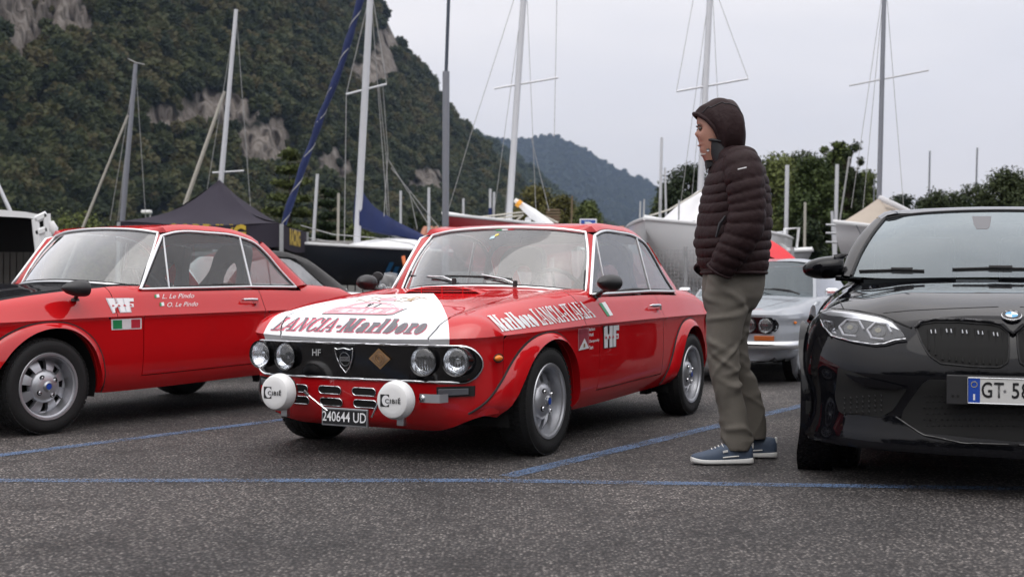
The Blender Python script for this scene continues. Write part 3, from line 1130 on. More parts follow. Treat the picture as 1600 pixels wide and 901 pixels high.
tree_px(tree, 'broadleaf_tree', 'tree sloping down right of the tallest one', 1350, 262, 52, 38, M['leaf_green'], seed=63, n=7000, leaf=.24, crown_lo=.05)
tree_px(tree, 'evergreen_bush', 'dark evergreen right of the tan tarpaulin', 1442, 304, 38, 46, M['leaf_dark'], seed=64, n=8000, leaf=.17, crown_lo=.0)
tree_px(tree, 'evergreen_bush', 'dark evergreen cut by the right edge', 1612, 268, 33, 60, M['leaf_dark'], seed=65, n=9000, leaf=.16, crown_lo=.0)
tree_px(tree, 'broadleaf_tree', 'leafy tree left of the mast behind the person', 1046, 282, 56, 40, M['leaf_green'], seed=71, n=7000, leaf=.24, crown_lo=.05)
tree_px(tree, 'evergreen_bush', 'low dark evergreen behind the black car roof centre', 1498, 304, 35, 50, M['leaf_dark'], seed=72, n=8000, leaf=.16, crown_lo=.0)
for i_, (x_, y_, d_, r_, lb_) in enumerate(((1110, 330, 56, 40, 'low shrub under the tree behind the white boat'), (1190, 330, 52, 50, 'low shrub behind the padded jacket'), (1260, 340, 40, 40, 'bright low shrub under the red umbrella'), (1340, 345, 46, 46, 'shrub behind the white tarpaulin boat'), (650, 330, 60, 30, 'shrub behind the boom cover end'), (700, 340, 62, 34, 'shrub behind the red boat bow'), (560, 345, 58, 40, 'shrub behind the navy boat mast'), (380, 320, 60, 70, 'dark shrub mass behind the gazebo peak'), (300, 335, 64, 60, 'dark shrub left of the gazebo peak'), (120, 330, 60, 70, 'dark shrub behind the white van'), (20, 325, 60, 60, 'dark shrub above the van roof'), (210, 335, 62, 60, 'dark shrub by the leaning grey mast'), (1010, 352, 60, 34, 'shrub behind the terracotta roof'))):
    tree_px(tree, 'shrub', lb_, x_, y_, d_, r_, M['leaf_dark'] if i_ % 3 else M['leaf_green'], seed=40 + i_, n=3500, leaf=.26, crown_lo=.0, blobs=32)

# --- dark tree line added behind the viewer to cut light on the cars (seen only mirrored in the paintwork)
_r = np.random.default_rng(4)
_c = [(x + _r.normal() * 1.5, -24 + _r.normal() * 2, z) for x in np.arange(-60, 61, 3.0) for z in (1.5, 4.0, 6.5)]
_V, _F = leaf_cloud(_c, [2.6 + _r.random() for _ in _c], 26000, .75, 9)
_o2 = fast_mesh('added_tree_line', _V, _F, M['leaf_dark'], None)
tag(_o2, 'dark line of trees on the near side of the car park', 'trees', kind='stuff')

# --- the air: one even pale haze round the place
hz = MB().box((0, 1900, 398), (9000, 5200, 802))
ho = hz.build('haze', None)
ho.data.materials.clear()
hm = bpy.data.materials.new('haze')
hm.use_nodes = True
hm.node_tree.nodes.clear()
_o = hm.node_tree.nodes.new('ShaderNodeOutputMaterial')
_v = hm.node_tree.nodes.new('ShaderNodeVolumePrincipled')
_v.inputs['Color'].default_value = (.50, .65, 1.0, 1)
_v.inputs['Density'].default_value = .00008
_v.inputs['Anisotropy'].default_value = 0.0
hm.node_tree.links.new(_v.outputs['Volume'], _o.inputs['Volume'])
ho.data.materials.append(hm)
tag(ho, 'thin pale blue haze in the air', 'haze', kind='stuff')
# ------------------------------------------------------------------ red coupés
def paint(name, col, region=None, rough=.3, coat=.8, croug=.03, spec=.0, cior=1.78):
    """car paint; region=(colour, (y_hi, slope), (y_lo, slope), x_min, z_min, rough) paints y between two straight edges in a second colour"""
    m, n, l, b = new_mat(name)
    b.inputs['Roughness'].default_value = rough
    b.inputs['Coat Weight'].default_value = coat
    b.inputs['Coat Roughness'].default_value = croug
    b.inputs['Coat IOR'].default_value = cior
    b.inputs['Specular IOR Level'].default_value = spec
    tc = n.new('ShaderNodeTexCoord')
    nz = n.new('ShaderNodeTexNoise')
    nz.inputs['Scale'].default_value = 3.0
    nz.inputs['Detail'].default_value = 5
    l.new(tc.outputs['Object'], nz.inputs['Vector'])
    mx = n.new('ShaderNodeMix')
    mx.data_type = 'RGBA'
    mx.inputs['A'].default_value = tuple(c * .88 for c in col) + (1,)
    mx.inputs['B'].default_value = tuple(min(1, c * 1.1) for c in col) + (1,)
    l.new(nz.outputs['Fac'], mx.inputs['Factor'])
    res = mx.outputs['Result']
    # fine rain beads on the lacquer
    vo = n.new('ShaderNodeTexVoronoi')
    vo.inputs['Scale'].default_value = 120
    l.new(tc.outputs['Object'], vo.inputs['Vector'])
    mr = n.new('ShaderNodeMapRange')
    mr.inputs['From Min'].default_value, mr.inputs['From Max'].default_value = .0, .22
    mr.inputs['To Min'].default_value, mr.inputs['To Max'].default_value = 1, 0
    l.new(vo.outputs['Distance'], mr.inputs['Value'])
    bp = n.new('ShaderNodeBump')
    bp.inputs['Strength'].default_value = .12
    bp.inputs['Distance'].default_value = .002
    l.new(mr.outputs['Result'], bp.inputs['Height'])
    l.new(bp.outputs['Normal'], b.inputs['Coat Normal'])
    if region:
        rc, hi, lo, xm, zm, rr = region
        sp = n.new('ShaderNodeSeparateXYZ')
        l.new(tc.outputs['Object'], sp.inputs['Vector'])
        def math_(op, a, b_):
            q = n.new('ShaderNodeMath')
            q.operation = op
            for i, v_ in enumerate((a, b_)):
                if v_ is None: continue
                if isinstance(v_, (int, float)): q.inputs[i].default_value = v_
                else: l.new(v_, q.inputs[i])
            return q.outputs['Value']
        k = math_('LESS_THAN', sp.outputs['Y'], math_('ADD', math_('MULTIPLY', sp.outputs['X'], hi[1]), hi[0]))
        k = math_('MULTIPLY', k, math_('GREATER_THAN', sp.outputs['Y'], math_('ADD', math_('MULTIPLY', sp.outputs['X'], lo[1]), lo[0])))
        k = math_('MULTIPLY', k, math_('GREATER_THAN', sp.outputs['X'], xm))
        k = math_('MULTIPLY', k, math_('GREATER_THAN', sp.outputs['Z'], zm))
        m2 = n.new('ShaderNodeMix')
        m2.data_type = 'RGBA'
        l.new(k, m2.inputs['Factor'])
        l.new(res, m2.inputs['A'])
        m2.inputs['B'].default_value = tuple(rc) + (1,)
        res = m2.outputs['Result']
        r2 = n.new('ShaderNodeMapRange')
        r2.inputs['To Min'].default_value, r2.inputs['To Max'].default_value = rough, rr
        l.new(k, r2.inputs['Value'])
        l.new(r2.outputs['Result'], b.inputs['Roughness'])
        r3 = n.new('ShaderNodeMapRange')
        r3.inputs['To Min'].default_value, r3.inputs['To Max'].default_value = coat, .12
        l.new(k, r3.inputs['Value'])
        l.new(r3.outputs['Result'], b.inputs['Coat Weight'])
    l.new(res, b.inputs['Base Color'])
    return m


def resample(P, n):
    P = np.asarray(P, float)
    d = np.r_[0, np.cumsum(np.linalg.norm(np.diff(P, axis=0), axis=1))]
    t = np.linspace(0, d[-1], n)
    return np.stack([np.interp(t, d, P[:, k]) for k in range(P.shape[1])], 1)


def V3(a): return Vector((float(a[0]), float(a[1]), float(a[2])))


# --- shape functions (x forward from the front axle, y left, z up)
def fWc(x): return spl(x, [.45, .2, 0, -.6, -1.6, -2.2, -2.8], [.762, .775, .782, .785, .785, .775, .745])
def fzc(x): return spl(x, [.72, .45, -.6, -2.6, -3.2], [.640, .647, .675, .70, .70])
def fzb(x): return spl(x, [.7, .45, -.45, -1.9, -3.2], [.185, .24, .195, .23, .25])
def foff(s): return interp(s, [0, .035, .10, .5, .75, .9, 1], [0, .009, .012, .012, .022, .045, .075])
def side_pt(x, s):
    zc, zb = fzc(x), fzb(x)
    return Vector((x, fWc(x) - foff(s), lerp(zc, zb, s)))
def side_xz(x, z):
    zc, zb = fzc(x), fzb(x)
    return Vector((x, fWc(x) - foff((zc - z) / (zc - zb)), z))
HX = [.70, .6, .45, .2, -.1, -.4, -.62, -.9, -2.2, -2.5, -2.8, -3.2]
def fzh(x): return spl(x, HX, [.62, .735, .768, .803, .832, .862, .886, .895, .89, .88, .862, .80])
def fzs(x): return spl(x, HX, [.635, .690, .727, .770, .806, .833, .850, .850, .864, .858, .84, .78])
def fyb(x): return spl(x, [.70, .64, .58, .4, .2, -.1, -.6], [.455, .485, .50, .503, .505, .515, .535])


def top_row(x, N=160):
    """centre -> crease polyline at station x"""
    W, zc, zs, zh = fWc(x), fzc(x), fzs(x), fzh(x)
    k = zs - zc
    ys = W - .085
    P = [(0, zh), (ys * .32, zh - .08 * (zh - zs)), (ys * .66, zh - .38 * (zh - zs)), (ys - .035, zs + .012), (ys + .010, zs - .13 * k), (ys + .045, zs - .5 * k), (W - .012, zc + .14 * k), (W, zc)]
    Q = crom(P, N)
    return np.c_[np.full(N, x), Q]


NOSE = [(.70, 0), (.697, .2), (.688, .4), (.672, .53), (.645, .62), (.60, .69), (.54, .735), (.45, .762)]
TAIL = [(-3.20, 0), (-3.195, .3), (-3.17, .5), (-3.12, .62), (-3.05, .69), (-2.95, .725), (-2.80, .745)]


def nose_plan(N=160):
    q = crom([(a, b, 0) for a, b in NOSE], N)[:, :2]
    t = np.linspace(0, 1, N)
    z = .622 + .025 * t ** 2.2
    return np.c_[q, z]


def nose_rows(N=160, rows=14):
    base, tip = top_row(.45, N), nose_plan(N)
    out = []
    for i in range(rows):
        s = 1 - (1 - i / (rows - 1)) ** 1.5
        p = base * (1 - s) + tip * s
        L = np.linalg.norm(tip[:, :2] - base[:, :2], axis=1)
        z0, z1 = base[:, 2], tip[:, 2]
        m = -.14 * L
        p[:, 2] = z0 + m * s + (z1 - z0 - m) * s ** 3.8
        out.append(p)
    return out


_NP = nose_plan(240)


def nose_pt(y, z, off=0.0):
    """point on the nose face at lateral y, height z, pushed out by off"""
    a = abs(y)
    i = int(np.clip(np.searchsorted(_NP[:, 1], a), 1, len(_NP) - 1))
    t = (a - _NP[i - 1, 1]) / max(1e-9, _NP[i, 1] - _NP[i - 1, 1])
    p = _NP[i - 1] * (1 - t) + _NP[i] * t
    d = _NP[i] - _NP[i - 1]
    nx, ny = d[1], -d[0]
    L = math.hypot(nx, ny)
    nx, ny = nx / L, ny / L
    q = (i - 1 + t) / (len(_NP) - 1)
    o = nose_off(q, z, p[2])
    sg = 1 if y >= 0 else -1
    return Vector((p[0] + nx * (off - o), sg * (p[1] + ny * (off - o)), z)), Vector((nx, sg * ny, .12)).normalized()


def nose_off(q, z, zl):
    fr = interp(z, [.15, .185, .25, .35, .41, .50, .600, zl - .008, zl], [.17, .115, .078, .058, .050, .034, .018, .004, 0])
    s = (zl - z) / (zl - .19)
    sd = foff(min(1, max(0, s)))
    b = max(0.0, min(1.0, (q - .62) / .38))
    b = b * b * (3 - 2 * b)
    return fr * (1 - b) + sd * b


F_IN = [(.43, .235), (.395, .29), (.335, .375), (.24, .495), (.11, .582), (-.03, .613), (-.17, .59), (-.29, .50), (-.35, .38), (-.378, .28), (-.385, .20)]
F_OUT = [(.60, .262), (.545, .32), (.44, .445), (.27, .575), (.12, .632), (-.02, .648), (-.19, .624), (-.335, .53), (-.405, .40), (-.425, .29), (-.43, .20)]
R_IN = [(-2.015, .235), (-2.045, .32), (-2.085, .41), (-2.15, .515), (-2.24, .595), (-2.37, .627), (-2.52, .595), (-2.63, .50), (-2.69, .39), (-2.71, .30), (-2.715, .24)]
R_OUT = [(-1.87, .24), (-1.925, .33), (-1.985, .42), (-2.065, .545), (-2.19, .645), (-2.34, .678), (-2.53, .650), (-2.68, .54), (-2.745, .41), (-2.765, .31), (-2.77, .245)]


def arch_panel(mb, inner, x0, x1, n=44, rings=6):
    c = resample(crom([(p[0], p[1], 0) for p in inner], 160)[:, :2], n)
    # outer path: up the front edge, along the crease, down the rear edge
    zt = lambda x: fzc(x)
    pts = []
    for k in range(n):
        t = k / (n - 1)
        if t < .22: u = t / .22; p = (x0, lerp(fzb(x0), zt(x0), u))
        elif t <= .78: u = (t - .22) / .56; xx = lerp(x0, x1, u); p = (xx, zt(xx))
        else: u = (t - .78) / .22; p = (x1, lerp(zt(x1), fzb(x1), u))
        pts.append(p)
    rows = []
    for r in range(rings + 1):
        t = r / rings
        t = 1 - (1 - t) ** 1.7
        row = []
        for k in range(n):
            x, z = lerp(c[k][0], pts[k][0], t), lerp(c[k][1], pts[k][1], t)
            row.append(side_xz(x, min(z, fzc(x))))
        rows.append(row)
    mb.grid(rows)


def side_w(x, z):
    if x > .45:
        # on the nose wrap: find y for this x
        i = int(np.argmin(abs(_NP[:, 0] - x) + (np.arange(len(_NP)) < 60) * 9))
        q = i / (len(_NP) - 1)
        return _NP[i, 1] - nose_off(q, z, _NP[i, 2])
    return side_xz(x, min(z, fzc(x))).y


def flare(parent, inner, outer, mat_, mirror, lip=.045):
    n = 56
    a, b = (resample(crom([(p[0], p[1], 0) for p in c_], 160)[:, :2], n) for c_ in (inner, outer))
    rows = [[], [], [], [], []]
    seam = []
    for k in range(n):
        e = min(1, min(k, n - 1 - k) / 4 + .35)
        (xi, zi), (xo, zo) = a[k], b[k]
        wo, wi = side_w(xo, zo), side_w(xi, zi)
        rows[0].append(Vector((xo, wo - .004, zo)))
        rows[1].append(Vector((lerp(xo, xi, .12), lerp(wo, wi, .1) + .012 * e, lerp(zo, zi, .12))))
        rows[2].append(Vector((lerp(xo, xi, .6), lerp(wo, wi, .6) + lip * .75 * e, lerp(zo, zi, .6))))
        rows[3].append(Vector((xi, wi + lip * e, zi)))
        cx = (a[0][0] + a[-1][0]) / 2
        rows[4].append(Vector((xi + (xi - cx) * .02, wi - .05, zi + .012)))
        seam.append(Vector((xo, wo + .002, zo)))
    mb = MB().grid(rows)
    sm = MB().tube(seam, .006, 6)
    if mirror:
        mb.v = [(p[0], -p[1], p[2]) for p in mb.v]
        sm.v = [(p[0], -p[1], p[2]) for p in sm.v]
    f = mb.build('wheel_arch_flare', mat_, parent, smooth=45)
    sm.build('seam_strip', M['black_matt'], f, smooth=60)
    return f


def make_wheel(parent, loc, side, rad=.285, width=.185, rim_r=.195, style='spoke8', steer=0.0, M_rim=None):
    """side=+1 outer face towards +y"""
    M_rim = M_rim or M['alloy']
    w = bpy.data.objects.new('wheel', None)
    COL.objects.link(w)
    w.parent = parent
    w.location = loc
    w.rotation_euler = (0, 0, steer)
    g = lambda pr: [(r, h * side) for r, h in pr]
    hw = width / 2
    rr, rw = rad, rim_r
    tp = [(rw - .006, -hw * .86), (rw + .012, -hw * .94), ((rw + rr) / 2, -hw), (rr - .028, -hw * .97), (rr - .008, -hw * .86), (rr, -hw * .70), (rr, hw * .70), (rr - .008, hw * .86), (rr - .028, hw * .97), ((rw + rr) / 2, hw), (rw + .012, hw * .94), (rw - .006, hw * .86)]
    t = MB().lathe(g(tp), 56).build('tyre', M['rubber'], w, smooth=40)
    tr = MB()                                   # tread blocks
    nb = 60
    for k in range(nb):
        a = 2 * math.pi * k / nb
        for lat in (-.76, -.38, 0, .38, .76):
            aa = a + (.5 if abs(lat) in (.38,) else 0) * 2 * math.pi / nb
            rot = Matrix.Rotation(-aa, 3, 'Y')
            r_ = rr + .001 - (.006 if abs(lat) > .7 else 0)
            p = rot @ Vector((r_, lat * hw, 0))
            tr.box(p, (.006, width * .15, 2 * math.pi * rr / nb * .72), rot)
    tr.build('tread_blocks', M['rubber'], w)['kind'] = 'stuff'
    # barrel with stepped lip
    bp = [(rw - .004, -hw * .86), (rw - .016, -hw * .8), (rw - .03, -hw * .3), (rw - .034, hw * .25), (rw - .022, hw * .62), (rw - .020, hw * .80), (rw - .012, hw * .84), (rw - .010, hw * .95), (rw + .004, hw * .97), (rw + .008, hw * .90), (rw - .002, hw * .85)]
    MB().lathe(g(bp), 56).build('rim', M_rim, w, smooth=35)
    MB().lathe(g([(0, -hw * .1), (rw * .9, -hw * .1)]), 24).build('wheel_shade_disc', M['dark_void'], w)  # near-black disc standing in for the shade behind the spokes
    if style == 'spoke8':
        ro, ri = rw - .030, rw * .52
        for k in range(8):
            sp = MB()
            a0 = 2 * math.pi * (k + .14) / 8
            da = 2 * math.pi * .58 / 8
            rows = []
            for (r_, h_, kk) in ((ri * .9, hw * .50, 1), (ri + .012, hw * .44, 1), (lerp(ri, ro, .55), hw * .36, .98), (ro, hw * .16, .96)):
                row = []
                for j in range(5):
                    a = a0 + da * (j / 4 - .5) * kk + da / 2
                    row.append(Vector((r_ * math.cos(a), h_ * side, r_ * math.sin(a))))
                rows.append(row)
            sp.grid(rows)
            back = [[p - Vector((0, .03 * side, 0)) for p in r_] for r_ in rows]
            sp.grid([[r_[0] for r_ in rows], [r_[0] for r_ in back]])
            sp.grid([[r_[-1] for r_ in rows], [r_[-1] for r_ in back]])
            sp.build('spoke', M_rim, w, smooth=40)
        # step ring linking the windows
        MB().lathe(g([(ro - .014, hw * .02), (ro - .006, hw * .12), (ro + .004, hw * .13)]), 48).build('rim_ring', M_rim, w, smooth=50)
        hub = MB().lathe(g([(.030, hw * .80), (ri * .62, hw * .76), (ri * .86, hw * .62), (ri * .98, hw * .46), (ri * 1.02, hw * .2)]), 40).build('hub', M_rim, w, smooth=50)
        cap = MB().lathe(g([(0, hw * .93), (.022, hw * .92), (.027, hw * .86), (.031, hw * .84), (.032, hw * .74)]), 28).build('centre_cap', M['steel'], w, smooth=40)
        MB().lathe(g([(0, hw * .945), (.018, hw * .935)]), 24).build('cap_badge', M['blue_decal'], w)
        for k in range(4):
            a = math.pi / 4 + k * math.pi / 2 + .2
            c = Vector((.062 * math.cos(a), 0, .062 * math.sin(a)))
            MB().lathe(g([(.0165, hw * .70), (.0165, hw * .765), (.013, hw * .765)]), 14, c=c).build('nut_recess', M['dark_void'], w)
            MB().lathe(g([(0, hw * .85), (.007, hw * .845), (.0105, hw * .80), (.0105, hw * .66)]), 10, c=c).build('wheel_nut', M['chrome'], w, smooth=40)
    else:                                        # plain multi-spoke modern wheel
        for k in range(10):
            a = 2 * math.pi * k / 10
            sp = MB().tube([Vector((.05 * math.cos(a), hw * .55 * side, .05 * math.sin(a))), Vector(((rw - .02) * math.cos(a + .06), hw * .62 * side, (rw - .02) * math.sin(a + .06)))], [.016, .010], 6)
            sp.build('spoke', M_rim, w, smooth=40)
        MB().lathe(g([(0, hw * .7), (.05, hw * .66), (.06, hw * .4)]), 24).build('hub', M_rim, w, smooth=40)
    return w


def stadium(w, h, n=20):
    """rounded-end slot outline, centred"""
    r = h / 2
    a = w / 2 - r
    P = [(a + r * math.cos(t), r * math.sin(t)) for t in np.linspace(-math.pi / 2, math.pi / 2, n)]
    P += [(-a + r * math.cos(t), r * math.sin(t)) for t in np.linspace(math.pi / 2, 3 * math.pi / 2, n)]
    return P


def slot_on(fn, parent, cy, cz, w, h, fill, rim, rname, fname, off=.003, r=.0035, sub=14):
    """filled slot with a bright edge on surface fn(y,z,off)"""
    out = stadium(w, h)
    # fill as horizontal strips so it follows the curve
    mb = MB()
    rows = []
    for j in range(7):
        b = -h / 2 + h * j / 6
        b = max(-h / 2 * .985, min(h / 2 * .985, b))
        half = w / 2 - h / 2 + math.sqrt(max(0, (h / 2) ** 2 - b * b))
        rows.append([fn(cy + half * (2 * i / sub - 1), cz + b, off)[0] for i in range(sub + 1)])
    mb.grid(rows)
    o = mb.build(fname, fill, parent, smooth=40)
    if rim:
        dens = resample(out + [out[0]], 140 if w > .5 else 50)[:-1]
        MB().tube([fn(cy + a, cz + b, off + .003)[0] for a, b in dens], r, 6, closed=True).build(rname, rim, o, smooth=60)
    return o


def lamp_round(parent, pt, nrm, rad, name='headlight', lens=None, bowl=.05):
    z = Vector(nrm).normalized()
    x = Vector((0, 0, 1)).cross(z).normalized()
    y = z.cross(x)
    Mx = Matrix((x, y, z)).transposed().to_4x4()
    Mx.translation = pt
    e = bpy.data.objects.new(name, None)
    COL.objects.link(e)
    e.parent = parent
    def lz(pr, nm, mt, sm=50, n=36):
        return MB().lathe(pr, n, axis='Z').xform(Mx).build(nm, mt, e, smooth=sm)
    lz([(rad * .98, -.004), (rad * .7, -bowl * .7), (rad * .3, -bowl), (0, -bowl)], 'reflector', M['reflector'])
    lz([(rad * .22, -bowl * .9), (rad * .2, -bowl * .5), (0, -bowl * .45)], 'bulb_shield', M['chrome'])
    lz([(0, rad * .20), (rad * .35, rad * .18), (rad * .7, rad * .11), (rad * .95, .002), (rad * .99, -.004)], 'lens', lens or M['lamp_glass'])
    fl = MB()
    for k in range(-4, 5):
        u = k / 5 * rad
        hh = math.sqrt(max(0, (rad * .86) ** 2 - u * u))
        fl.tube([Vector((u, -hh, rad * .03)), Vector((u * 1.0, 0, rad * .16)), Vector((u, hh * .2, rad * .15))], .0012, 4, cap=False)
    fl.xform(Mx).build('lens_fluting', M['lamp_glass'], e)
    lz([(rad * 1.0, -.006), (rad * 1.07, .002), (rad * 1.05, .008), (rad * .97, .005)], 'lamp_bezel', M['black_gloss'], 60)
    return e


def body_bvh(objs):
    vs, fs = [], []
    for o in objs:
        b = len(vs)
        vs += [v.co.copy() for v in o.data.vertices]
        fs += [[b + i for i in p.vertices] for p in o.data.polygons]
    return BVHTree.FromPolygons(vs, fs)


def build_coupe(variant, label, X0, Y0, a, dz=0.0):
    fw = Vector((-math.sin(a), -math.cos(a)))
    rz = math.atan2(fw.y, fw.x)
    car = thing('vintage_coupe', label, 'car', (X0, Y0, 0), rz, 'red vintage coupes')
    B = bpy.data.objects.new('bodyshell', None)   # raised with the suspension
    hero = variant == 'rally'
    red = (.53, .008, .012) if hero else (.52, .008, .011)
    if hero:
        P = paint('rally_red_paint', red, ((.80, .81, .83), (.10, .70), (-.53, -.09), -.28, .585, .45))
    else:
        P = paint('coupe_red_paint', red, ((.012, .012, .014), (.655, 0), (-.655, 0), -.80, .655, .33))
    bpy.data.objects.remove(B)
    off = Vector((0, 0, dz))

    def bld(mb, name, mt, parent=car, **k):
        if parent is car and dz: mb.v = [(p[0], p[1], p[2] + dz) for p in mb.v]
        return mb.build(name, mt, parent, **k)

    # ---- bodywork
    body = MB()
    XS = list(np.linspace(.45, -.50, 16))
    rows = [r for r in nose_rows()[::-1]] + [top_row(x) for x in XS[1:]]
    bon, fen = [], []
    for r in rows:
        yb = fyb(float(r[0, 0])) if r[0, 0] < .69 else .455
        k = int(np.searchsorted(r[:, 1], yb))
        k = max(4, min(k, len(r) - 6))
        bon.append(resample(r[:k], 22))
        fen.append(resample(r[k:], 14))
    g = .002
    bon = [b - np.array([0, 1, 0]) * g * np.linspace(0, 1, 22)[:, None] ** 6 for b in bon]
    bonnet = MB()
    bonnet.grid([[V3(p) for p in b] for b in bon]).mirror()
    edge = [[V3(b[-1]) for b in bon], [V3(b[-1]) - Vector((0, .004, .014)) for b in bon]]
    bonnet.add(*_strip(edge)); bonnet.add(*_strip([[Vector((p.x, -p.y, p.z)) for p in r_] for r_ in edge]))
    bonnet_o = bld(bonnet, 'bonnet', P, smooth=28)
    fen = [f + np.array([0, 1, 0]) * g * (1 - np.linspace(0, 1, 14)[:, None]) ** 6 for f in fen]
    body.grid([[V3(p) for p in f] for f in fen])
    body.add(*_strip([[V3(f[0]) for f in fen], [V3(f[0]) - Vector((0, -.004, .014)) for f in fen]]))
    # cowl ahead of and beneath the windscreen
    crows = [top_row(x) for x in np.linspace(-.505, -.86, 7)]
    body.grid([[V3(p) for p in resample(r, 36)] for r in crows])
    # nose face
    zs_ = [None, -.006, -.014, .592, .56, .50, .45, .41, .38, .33, .28, .24, .205, .185, .160]
    nrows = []
    NPd = resample(nose_plan(160), 64)
    full = nose_plan(160)
    for zz in zs_:
        row = []
        for k, p in enumerate(full[::2]):
            q = (2 * k) / 159
            d = full[min(2 * k + 1, 159)] - full[max(2 * k - 1, 0)]
            nx, ny = d[1], -d[0]
            L = math.hypot(nx, ny)
            z = p[2] if zz is None else (p[2] + zz if zz < 0 else zz)
            kq = max(0.0, min(1.0, (q - .45) / .5))
            if zz is not None and 0 < zz < .28: z = lerp(zz, max(zz, .255 + (zz - .16) * .3), kq * kq * (3 - 2 * kq))
            o = nose_off(q, z, p[2])
            row.append(Vector((p[0] - nx / L * o, p[1] - ny / L * o, z)))
        nrows.append(row)
    body.grid(nrows)
    # sides
    S_LEV = [0, .02, .035, .07, .10, .2, .35, .5, .62, .74, .80, .86, .93, 1]
    def side_strip(xs, levels):
        return [[side_pt(x, s) for x in xs] for s in levels]
    arch_panel(body, F_IN, .45, -.45)
    arch_panel(body, R_IN, -1.84, -2.80)
    dx0, dx1 = -.712, -1.80
    body.grid(side_strip(np.linspace(-.45, dx0, 6), S_LEV))
    body.grid(side_strip(np.linspace(dx1 - .005, -1.84, 3), S_LEV))
    s_d = .80
    body.grid(side_strip(np.linspace(dx0, dx1 - .005, 16), [.812, .86, .93, 1]))
    # shoulder between crease and belt
    def shoulder(x, t):
        r = top_row(x)
        yb = .70
        k = int(np.searchsorted(r[:, 1], yb))
        seg = resample(r[k:][::-1], 9)
        return seg
    def shoulder_grid(mb, xs):
        mb.grid([[V3(p) for p in shoulder(x, 0)] for x in xs])
    shoulder_grid(body, np.linspace(-.86, -.866, 2))
    shoulder_grid(body, np.linspace(dx1 - .005, -2.30, 8))
    # rear deck, tail
    drows = [top_row(x) for x in np.linspace(-2.26, -2.80, 8)]
    body.grid([[V3(p) for p in resample(r, 30)] for r in drows])
    tp = crom([(p[0], p[1], 0) for p in TAIL], 30)
    base = resample(top_row(-2.80), 30)
    trow = []
    for i in range(6):
        s = i / 5
        row = base * (1 - s) + np.c_[tp[:, :2], np.full(30, .78) - .08 * np.linspace(0, 1, 30) ** 3] * s
        trow.append([V3(p) for p in row])
    body.grid(trow)
    trr = []
    for z, o in ((None, 0), (.70, .01), (.55, .02), (.4, .04), (.3, .09), (.25, .16)):
        trr.append([Vector((trow[-1][k].x + o * (1 - k / 29), trow[-1][k].y - foff(min(1, max(0, (.70 - (z or .7)) / .45))) * (k / 29), trow[-1][k].z if z is None else min(z, trow[-1][k].z - .005))) for k in range(30)])
    body.grid(trr)
    body.mirror()
    body_o = bld(body, 'body', P, smooth=28)
    # doors: skin from the sill line to the belt
    doors = []
    for sgn in (1, -1):
        d = MB()
        xs = np.linspace(dx0 - .006, dx1, 22)
        low = side_strip(xs, [s for s in S_LEV if s <= .75] + [.80])
        d.grid(low)
        d.grid([[V3(p) for p in shoulder(x, 0)] for x in xs])
        # edge returns
        for x in (xs[0], xs[-1]):
            col = [V3(p) for p in shoulder(x, 0)] + [side_pt(x, s) for s in S_LEV if s <= .8]
            d.add(*_strip([col, [p - Vector((0, .02, 0)) for p in col]]))
        d.add(*_strip([[side_pt(x, .80) for x in xs], [side_pt(x, .80) - Vector((0, .02, 0)) for x in xs]]))
        if sgn < 0: d.v = [(p[0], -p[1], p[2]) for p in d.v]
        do = bld(d, 'door', P, smooth=28)
        doors.append(do)
        h = MB()
        pz = Vector((-1.66, sgn * .757, .772))
        h.tube([pz + Vector((.075, 0, 0)), pz + Vector((.07, sgn * .022, .002)), pz + Vector((0, sgn * .03, .004)), pz + Vector((-.06, sgn * .024, .003))], [.006, .010, .010, .009], 8, flat=((0, sgn, 0), .55))
        h.box(pz + Vector((-.055, sgn * .012, -.012)), (.03, .03, .03))
        if dz: h.v = [(p[0], p[1], p[2] + dz) for p in h.v]
        h.build('door_handle', M['chrome'], do, smooth=50)
    # shoulder ahead of the doors to the cowl
    fb = MB()
    fb.grid([[V3(p) for p in shoulder(x, 0)] for x in np.linspace(-.70, dx0, 3)])
    # dark liner under the gaps, wheel wells and floor
    ln = MB()
    lrows = [r for r in nose_rows()[::-1]] + [top_row(x) for x in XS[1:]]
    ln.grid([[V3(p) - Vector((.012, 0, .022)) for p in resample(r[:130], 20)] for r in lrows]).mirror()
    for s_ in (1, -1): ln.grid([[Vector((x, s_ * (fWc(x) - .085), z)) for x in (-.45, -1.0, -1.84)] for z in (.27, .64)])
    ln.grid([[Vector((x, y, .235)) for y in (-.68, .68)] for x in (.50, -.35)])
    ln.grid([[Vector((x, y, .225)) for y in (-.69, .69)] for x in (-.38, -2.05)])
    ln.grid([[Vector((x, y, .30)) for y in (-.66, .66)] for x in (-2.0, -3.0)])
    for cx in (0, -2.36):
        for sg in (1, -1):
            ln.lathe([(.372, sg * .74), (.372, sg * .45), (0, sg * .45)], 24, axis='Y', c=(cx - .0, 0, .27), a0=-.25, a1=math.pi + .25)
    bld(ln, 'underbody', M['dark_void'], recalc=False)
    un = MB()                                     # sump, exhaust, axle
    un.box((.1, 0, .21), (.5, .5, .10)).tube([(-.3, -.25, .19), (-1.4, -.28, .17), (-2.6, -.3, .2), (-3.15, -.35, .22)], .028, 8)
    un.tube([(-2.33, -.62, .285), (-2.33, .62, .285)], .035, 8).box((-1.93, .60, .20), (.10, .05, .06)).box((-2.33, 0, .28), (.12, .5, .09))
    bld(un, 'exhaust', M['black_matt'])

    # ---- glasshouse
    A_b, A_t = Vector((-.800, .650, .853)), Vector((-1.025, .548, 1.226))
    wb = [A_b * 1, Vector((-.70, .50, .872)), Vector((-.632, .25, .888)), Vector((-.61, 0, .893))]
    wt = [A_t * 1, Vector((-.985, .40, 1.246)), Vector((-.962, .2, 1.258)), Vector((-.955, 0, 1.262))]
